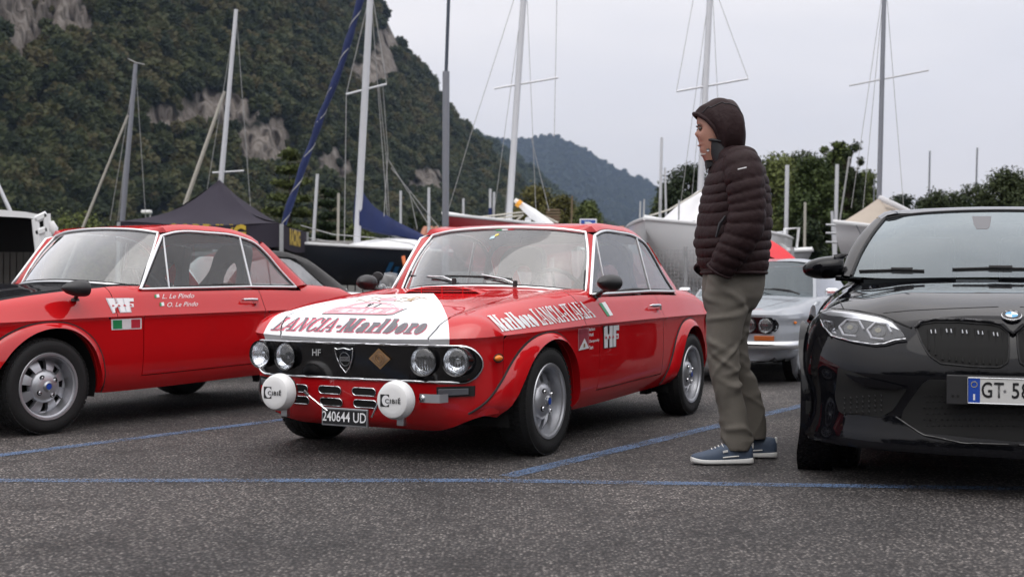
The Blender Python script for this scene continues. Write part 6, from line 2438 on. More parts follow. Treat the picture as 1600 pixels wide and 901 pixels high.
    # ---- mirrors: winged housings
    for sg in (-1, 1):
        m_ = bpy.data.objects.new('wing_mirror', None)
        COL.objects.link(m_)
        m_.parent = car
        rows = []
        #            y     zbot  ztop  x front  x rear
        for y, zb, zt, xf, xb_ in ((-.985, .985, 1.010, -.64, -.70), (-.970, .960, 1.032, -.60, -.72), (-.93, .943, 1.055, -.565, -.74), (-.88, .938, 1.068, -.55, -.745), (-.83, .940, 1.074, -.55, -.745), (-.79, .945, 1.074, -.56, -.74), (-.765, .952, 1.072, -.575, -.72), (-.757, .958, 1.06, -.59, -.70)):
            sec = [(xf, (zb + zt) / 2 + .002), (lerp(xf, xb_, .12), lerp(zb, zt, .86)), (lerp(xf, xb_, .45), zt), (lerp(xf, xb_, .9), zt - .004), (xb_, lerp(zb, zt, .6)), (lerp(xf, xb_, .9), zb + .005), (lerp(xf, xb_, .45), zb), (lerp(xf, xb_, .12), lerp(zb, zt, .16))]
            rows.append([Vector((x, -y * sg, z)) for x, z in sec])
        mm = MB().grid(rows, closed=True)
        mm.fan(rows[0]).fan(rows[-1])
        mm.build('mirror_housing', PB, m_, sub=2, smooth=180)
        horn = [Vector((-.60, sg * .80, 1.052)), Vector((-.61, sg * .77, 1.068)), Vector((-.63, sg * .735, 1.078))]
        MB().tube(horn, [.026, .016, .003], 8, flat=((1, 0, 0), .5)).build('mirror_horn', PB, m_, smooth=60)
        MB().tube([Vector((-.62, sg * .80, .955)), Vector((-.63, sg * .72, .945)), Vector((-.66, sg * .68, .94))], [.022, .018, .03], 8).build('mirror_arm', gl, m_, smooth=60)
        MB().add([Vector((-.748, sg * .96, .965)), Vector((-.75, sg * .80, .955)), Vector((-.75, sg * .79, 1.06)), Vector((-.748, sg * .95, 1.03))], [(0, 1, 2, 3)]).build('mirror_glass', M['chrome'], m_)
    return car


M['bmw_screen'] = glass_mat('bmw_screen', (.42, .48, .50), 1.5, .04, film_col=(.62, .66, .68), gcol=(.80, .90, .95))
M['dark_glass'] = glass_mat('dark_glass', (.12, .13, .13), 1.6, .02)
black_car = build_black_coupe()
# ------------------------------------------------------------------ cars further back
def shell(car, P, xf, xr, Wf, zhf, zsf, zm, zb, wheels, ra, rz, n=34):
    """car body from cross-sections; wheel openings pushed out to a circle"""
    xs = list(xf - (xf - (xf - .30)) * (np.linspace(0, 1, 9) ** 1.8)) + list(np.linspace(xf - .36, xr + .30, 46)) + list(xr + .25 * (1 - np.linspace(0, 1, 7) ** .6))
    rows = []
    for x in xs:
        W, zh, zs = Wf(x), zhf(x), zsf(x)
        P_ = crom([(0, zh), (W * .4, zh - .006), (W * .72, lerp(zh, zs, .6)), (W - .085, zs), (W - .03, zs - .045), (W - .004, zm + .04), (W, zm)], 18).tolist()
        low = crom([(W, zm), (W - .006, zm - .02), (W - .004, .5), (W - .012, .38), (W - .05, zb + .03), (W - .10, zb)], 20).tolist()[1:]
        row = []
        for y, z in P_ + low:
            xx = x
            if y > .5 and z < zm + .03:
                for cx in wheels:
                    q = math.hypot(x - cx, z - rz)
                    if q < ra: xx, z = cx + (x - cx) / max(q, 1e-4) * ra, rz + (z - rz) / max(q, 1e-4) * ra
            row.append(Vector((xx, y, z)))
        rows.append(row)
    mb = MB().grid(rows)
    for r_, fl in ((rows[0], 1), (rows[-1], 0)):
        mb.grid([[Vector((p.x, p.y * t, p.z)) for p in r_] for t in (1, .6, .3, 0)])
    mb.mirror()
    o = mb.build('body', P, car, smooth=30)
    un = MB().box(((xf + xr) / 2, 0, .27), (xf - xr - .5, Wf(-1) * 1.75, .08))
    for cx in wheels:
        for sg in (1, -1): un.lathe([(ra + .01, sg * .76), (ra + .01, sg * .45), (0, sg * .45)], 20, axis='Y', c=(cx, 0, rz), a0=-.1, a1=math.pi + .1)
    un.build('underbody', M['dark_void'], car, recalc=False)
    return o


def heading(a): return math.atan2(-math.cos(a), -math.sin(a))


def build_silver():
    car = thing('silver_coupe', 'silver vintage coupe with paired round headlights behind the standing person', 'car', (2.212, 11.882, 0), heading(.4845))
    car.scale = (.93, .93, .93)
    PS_ = paint('silver_paint', (.30, .32, .35), None, .3, .8)
    Wf = lambda x: spl(x, [.82, .80, .74, .62, .4, 0, -1.5, -2.6, -3.1, -3.3], [.60, .66, .725, .775, .815, .83, .83, .82, .75, .55])
    zhf = lambda x: spl(x, [.82, .78, .6, .2, -.3, -.62, -2.2, -2.6, -3.3], [.70, .735, .765, .81, .865, .895, .93, .92, .86])
    zsf = lambda x: spl(x, [.82, .78, .6, .2, -.3, -.62, -2.2, -2.6, -3.3], [.69, .715, .738, .775, .825, .855, .88, .88, .82])
    b = shell(car, PS_, .82, -3.3, Wf, zhf, zsf, .66, .24, (0, -2.4), .345, .30)
    for cx in (0, -2.4):
        for sg in (1, -1): make_wheel(car, (cx, sg * .70, .30), sg, .30, .185, .19)
    bv = body_bvh([b])
    def on_nose(y, z, off=0.0):
        h = bv.ray_cast(Vector((2, y, z)), Vector((-1, 0, 0)))
        x = h[0].x if h[0] is not None else .70
        return Vector((max(x, .70) + off, y, z)), Vector((1, 0, 0))
    gr = slot_on(on_nose, car, 0, .595, 1.42, .165, M['black_gloss'], None, 'grille_trim', 'grille', .004, .004, 40)
    for y in (.60, .425, -.425, -.60):
        p, _ = on_nose(y, .597, .02)
        lamp_round(car, p, (1, 0, 0), .072)
    for sg in (1, -1):
        p, _ = on_nose(sg * .585, .468, .01)
        MB().box(p, (.03, .20, .052)).build('turn_lamp', mat('dull_amber', (.36, .09, .02), .3, coat=.4), car, bevel=.006)
        c = Vector((.47, sg * (Wf(.47) - .002), .62))
        MB().box(c, (.05, .02, .025)).build('side_repeater', M['amber'], car, bevel=.005)
    bm_ = MB()
    pth = [Vector((.50, -.835, .40)), Vector((.74, -.80, .40)), Vector((.86, -.70, .40)), Vector((.895, -.4, .40)), Vector((.90, 0, .40)), Vector((.895, .4, .40)), Vector((.86, .70, .40)), Vector((.74, .80, .40)), Vector((.50, .835, .40))]
    bo = MB().tube([Vector(p) for p in crom(pth, 40)], .042, 10, flat=((0, 0, 1), 1.0)).build('bumper', M['bright_trim'], car, smooth=60)
    MB().tube([Vector(p) + Vector((.036, 0, .004)) for p in crom(pth[1:-1], 36)], .010, 6).build('bumper_strip', M['black_matt'], bo, smooth=60)
    MB().box((.70, 0, .29), (.12, 1.35, .12)).build('valance', M['black_matt'], car, bevel=.02)
    # glass
    A_b, A_t = Vector((-.80, .675, .868)), Vector((-1.26, .545, 1.245))
    mir = lambda L: L + [Vector((p.x, -p.y, p.z)) for p in L[-2::-1]]
    wb = [A_b, Vector((-.70, .5, .885)), Vector((-.64, .25, .895)), Vector((-.62, 0, .898))]
    wt = [A_t, Vector((-1.22, .35, 1.268)), Vector((-1.20, 0, 1.278))]
    As = [A_b, Vector((-1.02, .62, 1.05)), A_t]
    As2 = [Vector((p.x, -p.y, p.z)) for p in As]
    MB().grid(coons(mir(wb), mir(wt), As, As2, 17, 9)).build('windscreen', M['bmw_screen'], car, smooth=60)
    rr = []
    for t in np.linspace(0, 1, 9):
        xe, xc = lerp(-1.26, -2.35, t), lerp(-1.20, -2.40, t)
        ye, ze = spl(xe, [-1.26, -1.7, -2.35], [.575, .59, .56]), spl(xe, [-1.26, -1.7, -2.35], [1.25, 1.27, 1.20])
        zc = spl(xc, [-1.2, -1.6, -2.4], [1.283, 1.325, 1.25])
        rr.append([Vector(p) for p in crom([(xe, ye, ze), (lerp(xe, xc, .3), ye * .8, lerp(ze, zc, .65)), (xc, 0, zc)], 8)])
    roof = MB().grid(rr)
    ap = [Vector(p) for p in crom(As, 8)]
    roof.grid([ap, [p + Vector((-.02, .03, .004)) for p in ap], [p + Vector((-.08, .032, -.002)) for p in ap]])
    roof.grid([[Vector((lerp(-2.2, -2.75, t), lerp(.575, .67, t), lerp(1.22, .885, t))) for t in np.linspace(0, 1, 6)], [Vector((lerp(-2.4, -3.0, t), lerp(.50, .56, t), lerp(1.22, .90, t))) for t in np.linspace(0, 1, 6)]])
    roof.mirror().build('roof', PS_, car, smooth=45)
    for sg in (1, -1):
        MB().grid([[Vector((x, sg * y, z)) for x, y, z in ((-1.33, .585, 1.238), (-1.7, .59, 1.262), (-2.2, .575, 1.21), (-2.3, .595, 1.15))], [Vector((x, sg * y, z)) for x, y, z in ((-.87, .70, .868), (-1.5, .715, .87), (-2.2, .70, .88), (-2.7, .68, .885))]]).build('side_window', M['dark_glass'], car, smooth=60)
        m_ = MB().box((-.92, sg * .86, .93), (.09, .15, .09)).build('wing_mirror', M['chrome'], car, bevel=.03)
    MB().grid(coons(mir([Vector((-2.40, .5, 1.22)), Vector((-2.42, 0, 1.24))]), mir([Vector((-3.0, .56, .9)), Vector((-3.05, 0, .91))]), [Vector((-2.4, .5, 1.22)), Vector((-3.0, .56, .9))], [Vector((-2.4, -.5, 1.22)), Vector((-3.0, -.56, .9))], 9, 5)).build('rear_window', M['dark_glass'], car)
    MB().box((-1.6, 0, .8), (1.4, 1.25, .12)).build('cabin', M['interior'], car)
    for y0 in (.18, -.42):
        w = bpy.data.objects.new('wiper', None)
        COL.objects.link(w)
        w.parent = car
        MB().tube([(-.60, y0 + .34, .925), (-.66, y0 + .1, .955), (-.69, y0 - .2, .965)], .008, 6).build('wiper_blade', M['black_matt'], w)
        MB().tube([(-.575, y0 + .40, .905), (-.61, y0 + .28, .945), (-.66, y0 + .08, .965)], .010, 6).build('wiper_arm', M['black_matt'], w)
    # bonnet crease lines
    for sg in (1, -1):
        cr = []
        for x, y in ((.72, .42), (.3, .50), (-.2, .56), (-.5, .58)):
            h = bv.ray_cast(Vector((x, sg * y, 2)), Vector((0, 0, -1)))
            cr.append(h[0] + Vector((0, 0, .0)))
        MB().tube(cr, .004, 5).build('bonnet_joint', mat('joint_grey', (.12, .12, .13), .5), car)
    return car


silver_car = build_silver()


def build_convertible():
    a = .60
    car = thing('convertible', 'white convertible with raised black soft top behind the left coupe', 'car', (-3.68, 11.4, 0), heading(a))
    PW = paint('white_car_paint', (.74, .75, .76), None, .25, .8)
    Wf = lambda x: spl(x, [.75, .6, .3, -1, -2.4, -2.9, -3.2], [.55, .70, .78, .80, .79, .72, .55])
    zhf = lambda x: spl(x, [.75, .5, -.5, -2.0, -2.6, -3.2], [.66, .74, .86, .86, .85, .78])
    zsf = lambda x: zhf(x) - .03
    shell(car, PW, .75, -3.2, Wf, zhf, zsf, .64, .24, (0, -2.25), .34, .30)
    for cx in (0, -2.25):
        for sg in (1, -1): make_wheel(car, (cx, sg * .69, .30), sg, .30, .18, .19)
    fab = mat('soft_top_fabric', (.012, .012, .013), .85, bump=.3, bscale=300, sheen=.2)
    rr = []
    for t in np.linspace(0, 1, 16):
        x = lerp(-.98, -2.42, t)
        zt = spl(x, [-.98, -1.2, -1.5, -1.8, -2.1, -2.42], [1.20, 1.255, 1.262, 1.21, 1.06, .865])
        ye = spl(x, [-.98, -1.5, -2.1, -2.42], [.52, .56, .62, .66])
        rr.append([Vector(p) for p in crom([(x, ye, zt - .06 if x > -1.85 else zt - .05), (x, ye - .03, zt - .02), (x, ye * .6, zt), (x, 0, zt + .012)], 10)])
    st = MB().grid(rr)
    # rear quarter of the hood: from its side edge down to the deck, behind the window
    q = []
    for t in np.linspace(0, 1, 8):
        o_ = Vector(rr[int(7 + t * 8)][0])
        i_ = Vector((lerp(-1.63, -2.04, t), lerp(.60, .70, t), lerp(1.16, .86, t)))
        q.append([o_, o_.lerp(i_, .5) + Vector((0, .02, 0)), i_])
    st.grid(q)
    st.mirror().build('soft_top', fab, car, smooth=50)
    for sg in (1, -1):
        MB().grid([[Vector((x, sg * y, z)) for x, y, z in ((-1.0, .56, 1.13), (-1.3, .575, 1.19), (-1.55, .59, 1.175), (-1.68, .61, 1.12))], [Vector((x, sg * y, z)) for x, y, z in ((-.75, .70, .85), (-1.2, .71, .85), (-1.7, .71, .85), (-2.02, .70, .85))]]).build('side_window', glass_mat('pale_side_glass', (.55, .6, .6), 2.0, .35), car, smooth=60)
        MB().tube([(-1.18, sg * .705, .85), (-1.24, sg * .578, 1.185)], .008, 6).build('window_divider', M['black_matt'], car)
    A_b, A_t = Vector((-.55, .68, .86)), Vector((-.97, .52, 1.16))
    mir = lambda L: L + [Vector((p.x, -p.y, p.z)) for p in L[-2::-1]]
    MB().grid(coons(mir([A_b, Vector((-.42, 0, .88))]), mir([A_t, Vector((-.92, 0, 1.20))]), [A_b, A_t], [Vector((p.x, -p.y, p.z)) for p in (A_b, A_t)], 11, 6)).build('windscreen', M['windscreen'], car, smooth=60)
    for y in (-.3, 0.0, .3, .55):
        MB().lathe([(0, .02), (.012, .015), (.014, 0)], 8, axis='Z', c=(-2.46, y, .855)).build('hood_stud', M['chrome'], car)
    return car


convertible = build_convertible()
# ------------------------------------------------------------------ the man in the hooded padded jacket
MS = 306.0
def L(px, py, y=0.0): return Vector(((px - 1150) / MS, y, (720 - py) / MS))


M['jacket'] = mat('padded_nylon', (.024, .0125, .0135), .6, var=.2, scale=9, bump=.4, bscale=45, spec=.15)
M['lining'] = mat('jacket_lining', (.008, .008, .011), .6)
M['trouser'] = mat('trouser_cotton', (.118, .106, .09), .88, var=.16, scale=14, bump=.25, bscale=220)
M['skin'] = mat('skin', (.36, .18, .13), .5, var=.12, scale=30)
M['shoe'] = mat('shoe_blue', (.045, .066, .105), .65, var=.15, scale=40)
M['sole'] = mat('shoe_sole', (.66, .66, .64), .55, var=.08)

man = thing('person', 'person in brown hooded padded jacket and olive trousers, standing in profile', 'person', (1.150, 6.085, 0))


def loft(rings, n, fn, cap=True):
    """rings: list of dict(c, ax, ay) frames; fn(i,theta)->radius pair scale; returns MB"""
    rows = []
    for i, (c, ex, ey) in enumerate(rings):
        rows.append([c + ex * math.cos(t) * fn(i, t) + ey * math.sin(t) * fn(i, t) for t in np.linspace(0, 2 * math.pi, n, endpoint=False)])
    mb = MB().grid(rows, closed=True)
    if cap:
        mb.fan(rows[0], True)
        mb.fan(rows[-1])
    return mb


# ---- trousers: hips and two legs grown together
def leg(prof, ys, seed):
    """prof rows: (py, x_front, x_back); ys depth centre per row"""
    P = np.array(prof, float)
    tt = np.linspace(P[0, 0], P[-1, 0], 120)
    rings = []
    rr = []
    for py in tt:
        xf, xb = spl(py, P[:, 0], P[:, 1]), spl(py, P[:, 0], P[:, 2])
        y = spl(py, P[:, 0], [q for q in ys])
        cx = (xf + xb) / 2
        rx = (xb - xf) / 2 / MS * .95
        ry = rx * .92 + .004
        rings.append((L(cx, py, y), Vector((rx, 0, 0)), Vector((0, ry, 0))))
        rr.append(py)
    rg = np.random.default_rng(int(seed * 10))
    folds = []
    for _ in range(44):                          # drapes: short slanted ridges, denser at knee and ankle
        z_ = rg.choice([0, 1, 2, 3], p=[.26, .30, .30, .14])
        p0 = (462 + rg.normal() * 22, 558 + rg.normal() * 24, 672 + rg.normal() * 17, 610 + rg.normal() * 30)[z_]
        folds.append((p0, rg.random() * 6.283, rg.normal() * 16, 3.2 + 3.5 * rg.random(), .35 + .5 * rg.random(), (.08 + .10 * rg.random()) * (1 if rg.random() < .75 else -1)))
    def fn(i, t):
        py = rr[i]
        a = .012 * math.sin(py * .07 + 2 * t + seed)
        for p0, t0, sl, w, ex, am in folds:
            dt = (t - t0 + math.pi) % (2 * math.pi) - math.pi
            a += am * math.exp(-((py - p0 - sl * dt) / w) ** 2 - (dt / ex / 1.6) ** 2)
        return 1 + a
    return loft(rings, 56, fn)


tro = MB()
g = leg([(425, 1100, 1172), (450, 1098, 1170), (475, 1097, 1166), (510, 1097.5, 1157), (545, 1099, 1151), (575, 1102, 1150), (600, 1108, 1153), (640, 1119, 1163), (675, 1124, 1167), (698, 1126, 1169)], [-.075, -.085, -.095, -.10, -.105, -.105, -.105, -.10, -.10, -.10], 1.0)
tro.add(g.v, g.f)
g = leg([(425, 1122, 1192), (450, 1122, 1190), (475, 1122, 1186), (510, 1124, 1178), (545, 1128, 1177), (575, 1138, 1183), (600, 1148, 1193), (640, 1161, 1203), (670, 1166, 1208), (689, 1168, 1209)], [.075, .085, .095, .10, .105, .11, .115, .12, .12, .12], 2.3)
tro.add(g.v, g.f)
hp = [(408, 1101, 1194, .165), (425, 1098.5, 1195.5, .178), (445, 1097, 1194, .182), (462, 1097, 1190, .178), (480, 1101, 1180, .15), (494, 1110, 1160, .10)]
rings = [(L((a + b) / 2, py, 0), Vector(((b - a) / 2 / MS, 0, 0)), Vector((0, d, 0))) for py, a, b, d in hp]
g = loft(rings, 44, lambda i, t: 1 + .012 * math.sin(5 * t + i))
tro.add(g.v, g.f)
to = tro.build('trousers', M['trouser'], man, smooth=180, weld=0)
md = to.modifiers.new('join', 'REMESH')
md.mode, md.voxel_size, md.use_smooth_shade = 'VOXEL', .008, True
md = to.modifiers.new('soften', 'SMOOTH')
md.factor, md.iterations = .4, 1
# ---- padded jacket
BAF = .0555
def quilt(s, t, amp):
    """s distance along, t angle: pillow profile between stitched seams with pucker near the seams"""
    s = s + .010 * math.sin(s * 23) + .004 * math.sin(2 * t + 9 * s)
    k = math.floor(s / BAF)
    pil = abs(math.sin(math.pi * ((s / BAF) % 1.0))) ** .38
    v = .8 + .4 * float(vnoise(k * 1.7, t * 1.3, 3))
    pk = (1 - pil) * .30 * math.sin(29 * t + 5 * k) + .9 * (float(fbm(t * 3.2 + k * 7.1, s * 16, 8, 3)) - .5)
    return amp * (pil * v + pk * .55 - .6)


tor = [(424, 1101, 1193), (410, 1095, 1197), (395, 1091, 1198), (373, 1088, 1199.5), (346, 1092, 1201), (316, 1096, 1200), (283, 1104, 1195), (262, 1111, 1187), (246, 1116, 1178), (234, 1119, 1166), (226, 1122, 1156)]
tP = np.array(tor, float)
dep = [.205, .215, .22, .222, .222, .225, .23, .222, .185, .125, .085]
rows, n = [], 96
zz = np.linspace(424, 226, 150)
for py in zz:
    xf, xb = spl(py, tP[:, 0], tP[:, 1]), spl(py, tP[:, 0], tP[:, 2])
    d = spl(py, tP[:, 0], dep)
    c = L((xf + xb) / 2, py, 0)
    rx = (xb - xf) / 2 / MS
    row = []
    for t in np.linspace(0, 2 * math.pi, n, endpoint=False):
        # seams rise a little towards the back
        s = c.z - .018 * math.cos(t) + .010 * math.sin(2 * t)
        q = quilt(s, t, .0115) + .006
        e = .86
        ct, st = math.cos(t), math.sin(t)
        ct, st = math.copysign(abs(ct) ** e, ct), math.copysign(abs(st) ** e, st)
        row.append(c + Vector((ct * (rx + q), st * (d + q), 0)))
    rows.append(row)
jk = MB().grid(rows, closed=True)
jk.fan(rows[0], True).fan(rows[-1])
jk.build('jacket', M['jacket'], man, smooth=70)
MB().tube([p + Vector((0, 0, -.002)) for p in rows[0]], .009, 6, closed=True).build('jacket_hem', M['jacket'], man, smooth=70)


def sleeve(path, radii, side):
    P = crom(path, 90)
    Rr = [spl(i / 89, np.linspace(0, 1, len(radii)), radii) for i in range(90)]
    d = np.r_[0, np.cumsum(np.linalg.norm(np.diff(P, axis=0), axis=1))]
    rows = []
    for i in range(90):
        t_ = Vector(P[min(i + 1, 89)] - P[max(i - 1, 0)]).normalized()
        ex = t_.cross(Vector((0, 1, 0))).normalized()
        ey = ex.cross(t_).normalized()
        row = []
        for t in np.linspace(0, 2 * math.pi, 64, endpoint=False):
            q = quilt(d[i] + .012 * math.cos(t), t, .0115)
            r = Rr[i] + q + .003
            row.append(Vector(P[i]) + ex * math.cos(t) * r * 1.04 + ey * math.sin(t) * r * .92)
        rows.append(row)
    m = MB().grid(rows, closed=True)
    m.fan(rows[0], True).fan(rows[-1])
    return m, rows


for sd in (-1, 1):
    pth = [L(1148, 246, sd * .150), L(1147, 266, sd * .215), L(1150, 300, sd * .250), L(1151, 335, sd * .262), L(1146, 362, sd * .262), L(1134, 386, sd * .250), L(1121, 408, sd * .228), L(1114, 422, sd * .205)]
    m, rws = sleeve(pth, [.070, .088, .086, .082, .084, .078, .070, .056], sd)
    so = m.build('jacket_sleeve', M['jacket'], man, smooth=70)
    MB().tube(rws[-1], .008, 6, closed=True).build('cuff', M['jacket'], so, smooth=60)
# pocket opening ahead of the near sleeve
MB().tube([L(1120, 340, -.245), L(1112, 352, -.235), L(1107, 372, -.225)], [.006, .010, .006], 6).build('pocket_zip', M['lining'], man, smooth=60)
# printed mark on the sleeve
lg = MB()
a0, a1 = L(1132, 273.5, -.347), L(1145, 270.5, -.349)
lg.add([a0, a1, a1 + Vector((0, 0, .006)), a0 + Vector((0, 0, .006))], [(0, 1, 2, 3)])
lg.build('sleeve_mark', M['white_decal'], man)

# ---- head and neck (one body mesh, mostly inside the clothes)
HC = L(1113, 203)
prof_z = [-.150, -.125, -.110, -.092, -.077, -.067, -.058, -.048, -.038, -.026, -.012, .004, .016, .03, .05, .08, .11, .135]
prof_x = [.030, .052, .060, .067, .064, .072, .069, .074, .070, .086, .094, .083, .074, .079, .084, .078, .058, .0]
rows = []
nl, na = 56, 64
for i in range(nl):
    z = lerp(-.150, .132, i / (nl - 1))
    base = math.sqrt(max(0, 1 - (z / .134) ** 2)) if z > 0 else 1 - .30 * (z / -.150) ** 2
    hx, hy, hb = .080 * base, .074 * base, .098 * (base if z > -.02 else 1 - .42 * ((z + .02) / -.13) ** 1.2)
    fx = spl(z, prof_z, prof_x)
    row = []
    for j in range(na):
        t = 2 * math.pi * j / na             # t = 0 faces -x
        c, s = math.cos(t), math.sin(t)
        r_x = (hx if c > 0 else hb)
        x, y = -c * r_x, s * hy
        if c > 0:
            w = math.exp(-(s / .26) ** 2) if -.045 < z < .022 else math.exp(-(s / .5) ** 2)
            x -= (fx - .080 * max(base, .3)) * w
            # eye socket and cheek
            ez = math.exp(-((z - .012) / .016) ** 2)
            x += .010 * ez * math.exp(-((abs(s) - .42) / .16) ** 2)
            x -= .006 * math.exp(-((z + .025) / .022) ** 2) * math.exp(-((abs(s) - .55) / .2) ** 2)
        row.append(HC + Vector((x, y, z)))
    rows.append(row)
hd = MB().grid(rows, closed=True)
hd.fan(rows[-1])
nk = [(HC + Vector((.020, 0, -.110)), .056), (HC + Vector((.040, 0, -.17)), .058), (HC + Vector((.085, 0, -.24)), .075), (HC + Vector((.110, 0, -.34)), .11), (HC + Vector((.115, 0, -.6)), .11)]
hd.tube([p for p, _ in nk], [r for _, r in nk], 24)
body_m = hd.build('body', M['skin'], man, smooth=180)
for sd in (-1, 1):
    MB().lathe([(0, -.011), (.007, -.009), (.0105, -.003), (.011, .002)], 14, axis='X', c=HC + Vector((-.069, sd * .031, .011))).build('eye', mat('eye', (.08, .06, .05), .2), body_m, smooth=60)
    MB().tube([HC + Vector((-.078, sd * .012, .027)), HC + Vector((-.080, sd * .03, .031)), HC + Vector((-.068, sd * .05, .026))], [.003, .0045, .002], 6).build('eyebrow', mat('brow_grey', (.07, .055, .045), .8), body_m, smooth=60)
    MB().lathe([(0, -.012), (.018, -.006), (.022, .006), (.010, .014)], 14, axis='Y', c=HC + Vector((.014, sd * .074, -.005))).build('ear', M['skin'], body_m, smooth=60)
MB().tube([HC + Vector((-.068, s_ * .022, -.0715 - abs(s_) * .002)) if s_ else HC + Vector((-.0775, 0, -.0705)) for s_ in (-1, -.5, 0, .5, 1)], .003, 6).build('mouth', mat('lip', (.30, .12, .10), .5), body_m, smooth=60)
# grey stubble on the chin
ch = MB()
ch.grid([[HC + Vector((-.060 + .022 * (s_ / .05) ** 2 + zz_ * .15, s_, -.100 + zz_)) for s_ in np.linspace(-.045, .045, 9)] for zz_ in (-.022, -.010, .004)])
ch.build('beard', mat('stubble', (.42, .36, .33), .9, var=.3, scale=200, bump=.5, bscale=500), body_m, smooth=60)

# ---- hood and collar
def hood_shell(k, dk):
    """rings from the face opening to the back; k scales the section"""
    H = [((1083, 175), (1112, 244), .085), ((1089, 167), (1114, 247), .100), ((1102, 157.5), (1120, 251), .115), ((1116, 151.5), (1130, 253), .126), ((1131, 150), (1142, 250), .128), ((1143, 154), (1152, 245), .120), ((1152, 166), (1158, 238), .100), ((1158, 184), (1161, 228), .068), ((1160, 203), (1161, 212), .012)]
    rows = []
    N = 9
    Ht = crom([(a[0], a[1], 0) for a, b, c in H], 40)
    Hb = crom([(b[0], b[1], 0) for a, b, c in H], 40)
    Hc = [spl(i / 39, np.linspace(0, 1, N), [c for a, b, c in H]) for i in range(40)]
    for i in range(40):
        a, b = L(*Ht[i][:2]), L(*Hb[i][:2])
        c = (a + b) / 2
        ax = (a - b) / 2
        row = []
        for t in np.linspace(0, 2 * math.pi, 56, endpoint=False):
            r = k + .020 * math.sin(i * .62 + 1.8 * math.sin(2 * t) + 1.2 * math.sin(t)) * (1 if i > 3 else 0) + .012 * math.sin(5 * t + i * .3) + (.012 * math.sin(13 * t + i) if i < 6 else 0)
            ct, st = math.cos(t), math.sin(t)
            row.append(c + ax * ct * r + Vector((0, Hc[i] * st * (abs(1) ** .9) * r, 0)) + Vector((dk + .058 * max(0, 1 - i / 12) * abs(st) ** 1.6, 0, 0)))
        rows.append(row)
    return rows


hr = hood_shell(1.0, 0)
hm_ = MB().grid(hr, closed=True).fan(hr[-1])
ho_ = hm_.build('hood', M['jacket'], man, smooth=80)
hi = hood_shell(.93, .004)
MB().grid(hi[:26], closed=True).build('hood_lining', M['lining'], ho_, smooth=80)
MB().tube(hr[0], .011, 8, closed=True).build('hood_edge', M['jacket'], ho_, smooth=80)
# seam panels over the crown
for sd in (-1, 1):
    MB().tube([hr[i][(56 + sd * (5 + i // 8)) % 56] + Vector((0, 0, .001)) for i in range(2, 34)], .0028, 5).build('hood_seam', M['lining'], ho_, smooth=60)
# stand-up collar with its snap and flap
rows = []
for py, xf, xb, d in ((222, 1097, 1150, .088), (232, 1099, 1152, .092), (244, 1102, 1158, .100), (256, 1108, 1166, .118)):
    c = L((xf + xb) / 2, py)
    rows.append([c + Vector((math.cos(t) * (xb - xf) / 2 / MS, math.sin(t) * d, (-.018 * math.cos(t)))) for t in np.linspace(0, 2 * math.pi, 48, endpoint=False)])
co = MB().grid(rows, closed=True).build('collar', M['lining'], man, smooth=80)
MB().tube(rows[0], .008, 6, closed=True).build('collar_edge', M['lining'], co, smooth=60)
MB().lathe([(0, .005), (.006, .004), (.008, 0)], 12, axis='Y', c=L(1102, 234, -.062)).build('snap', M['steel'], co)
fp = [L(1101, 248, -.03), L(1110, 250, -.045), L(1113, 256, -.045), L(1103, 263, -.03)]
MB().add(fp + [p + Vector((0, .06, 0)) for p in fp], [(0, 1, 2, 3), (4, 5, 6, 7), (0, 1, 5, 4), (1, 2, 6, 5), (2, 3, 7, 6), (3, 0, 4, 7)]).build('collar_flap', M['lining'], man, bevel=.004)


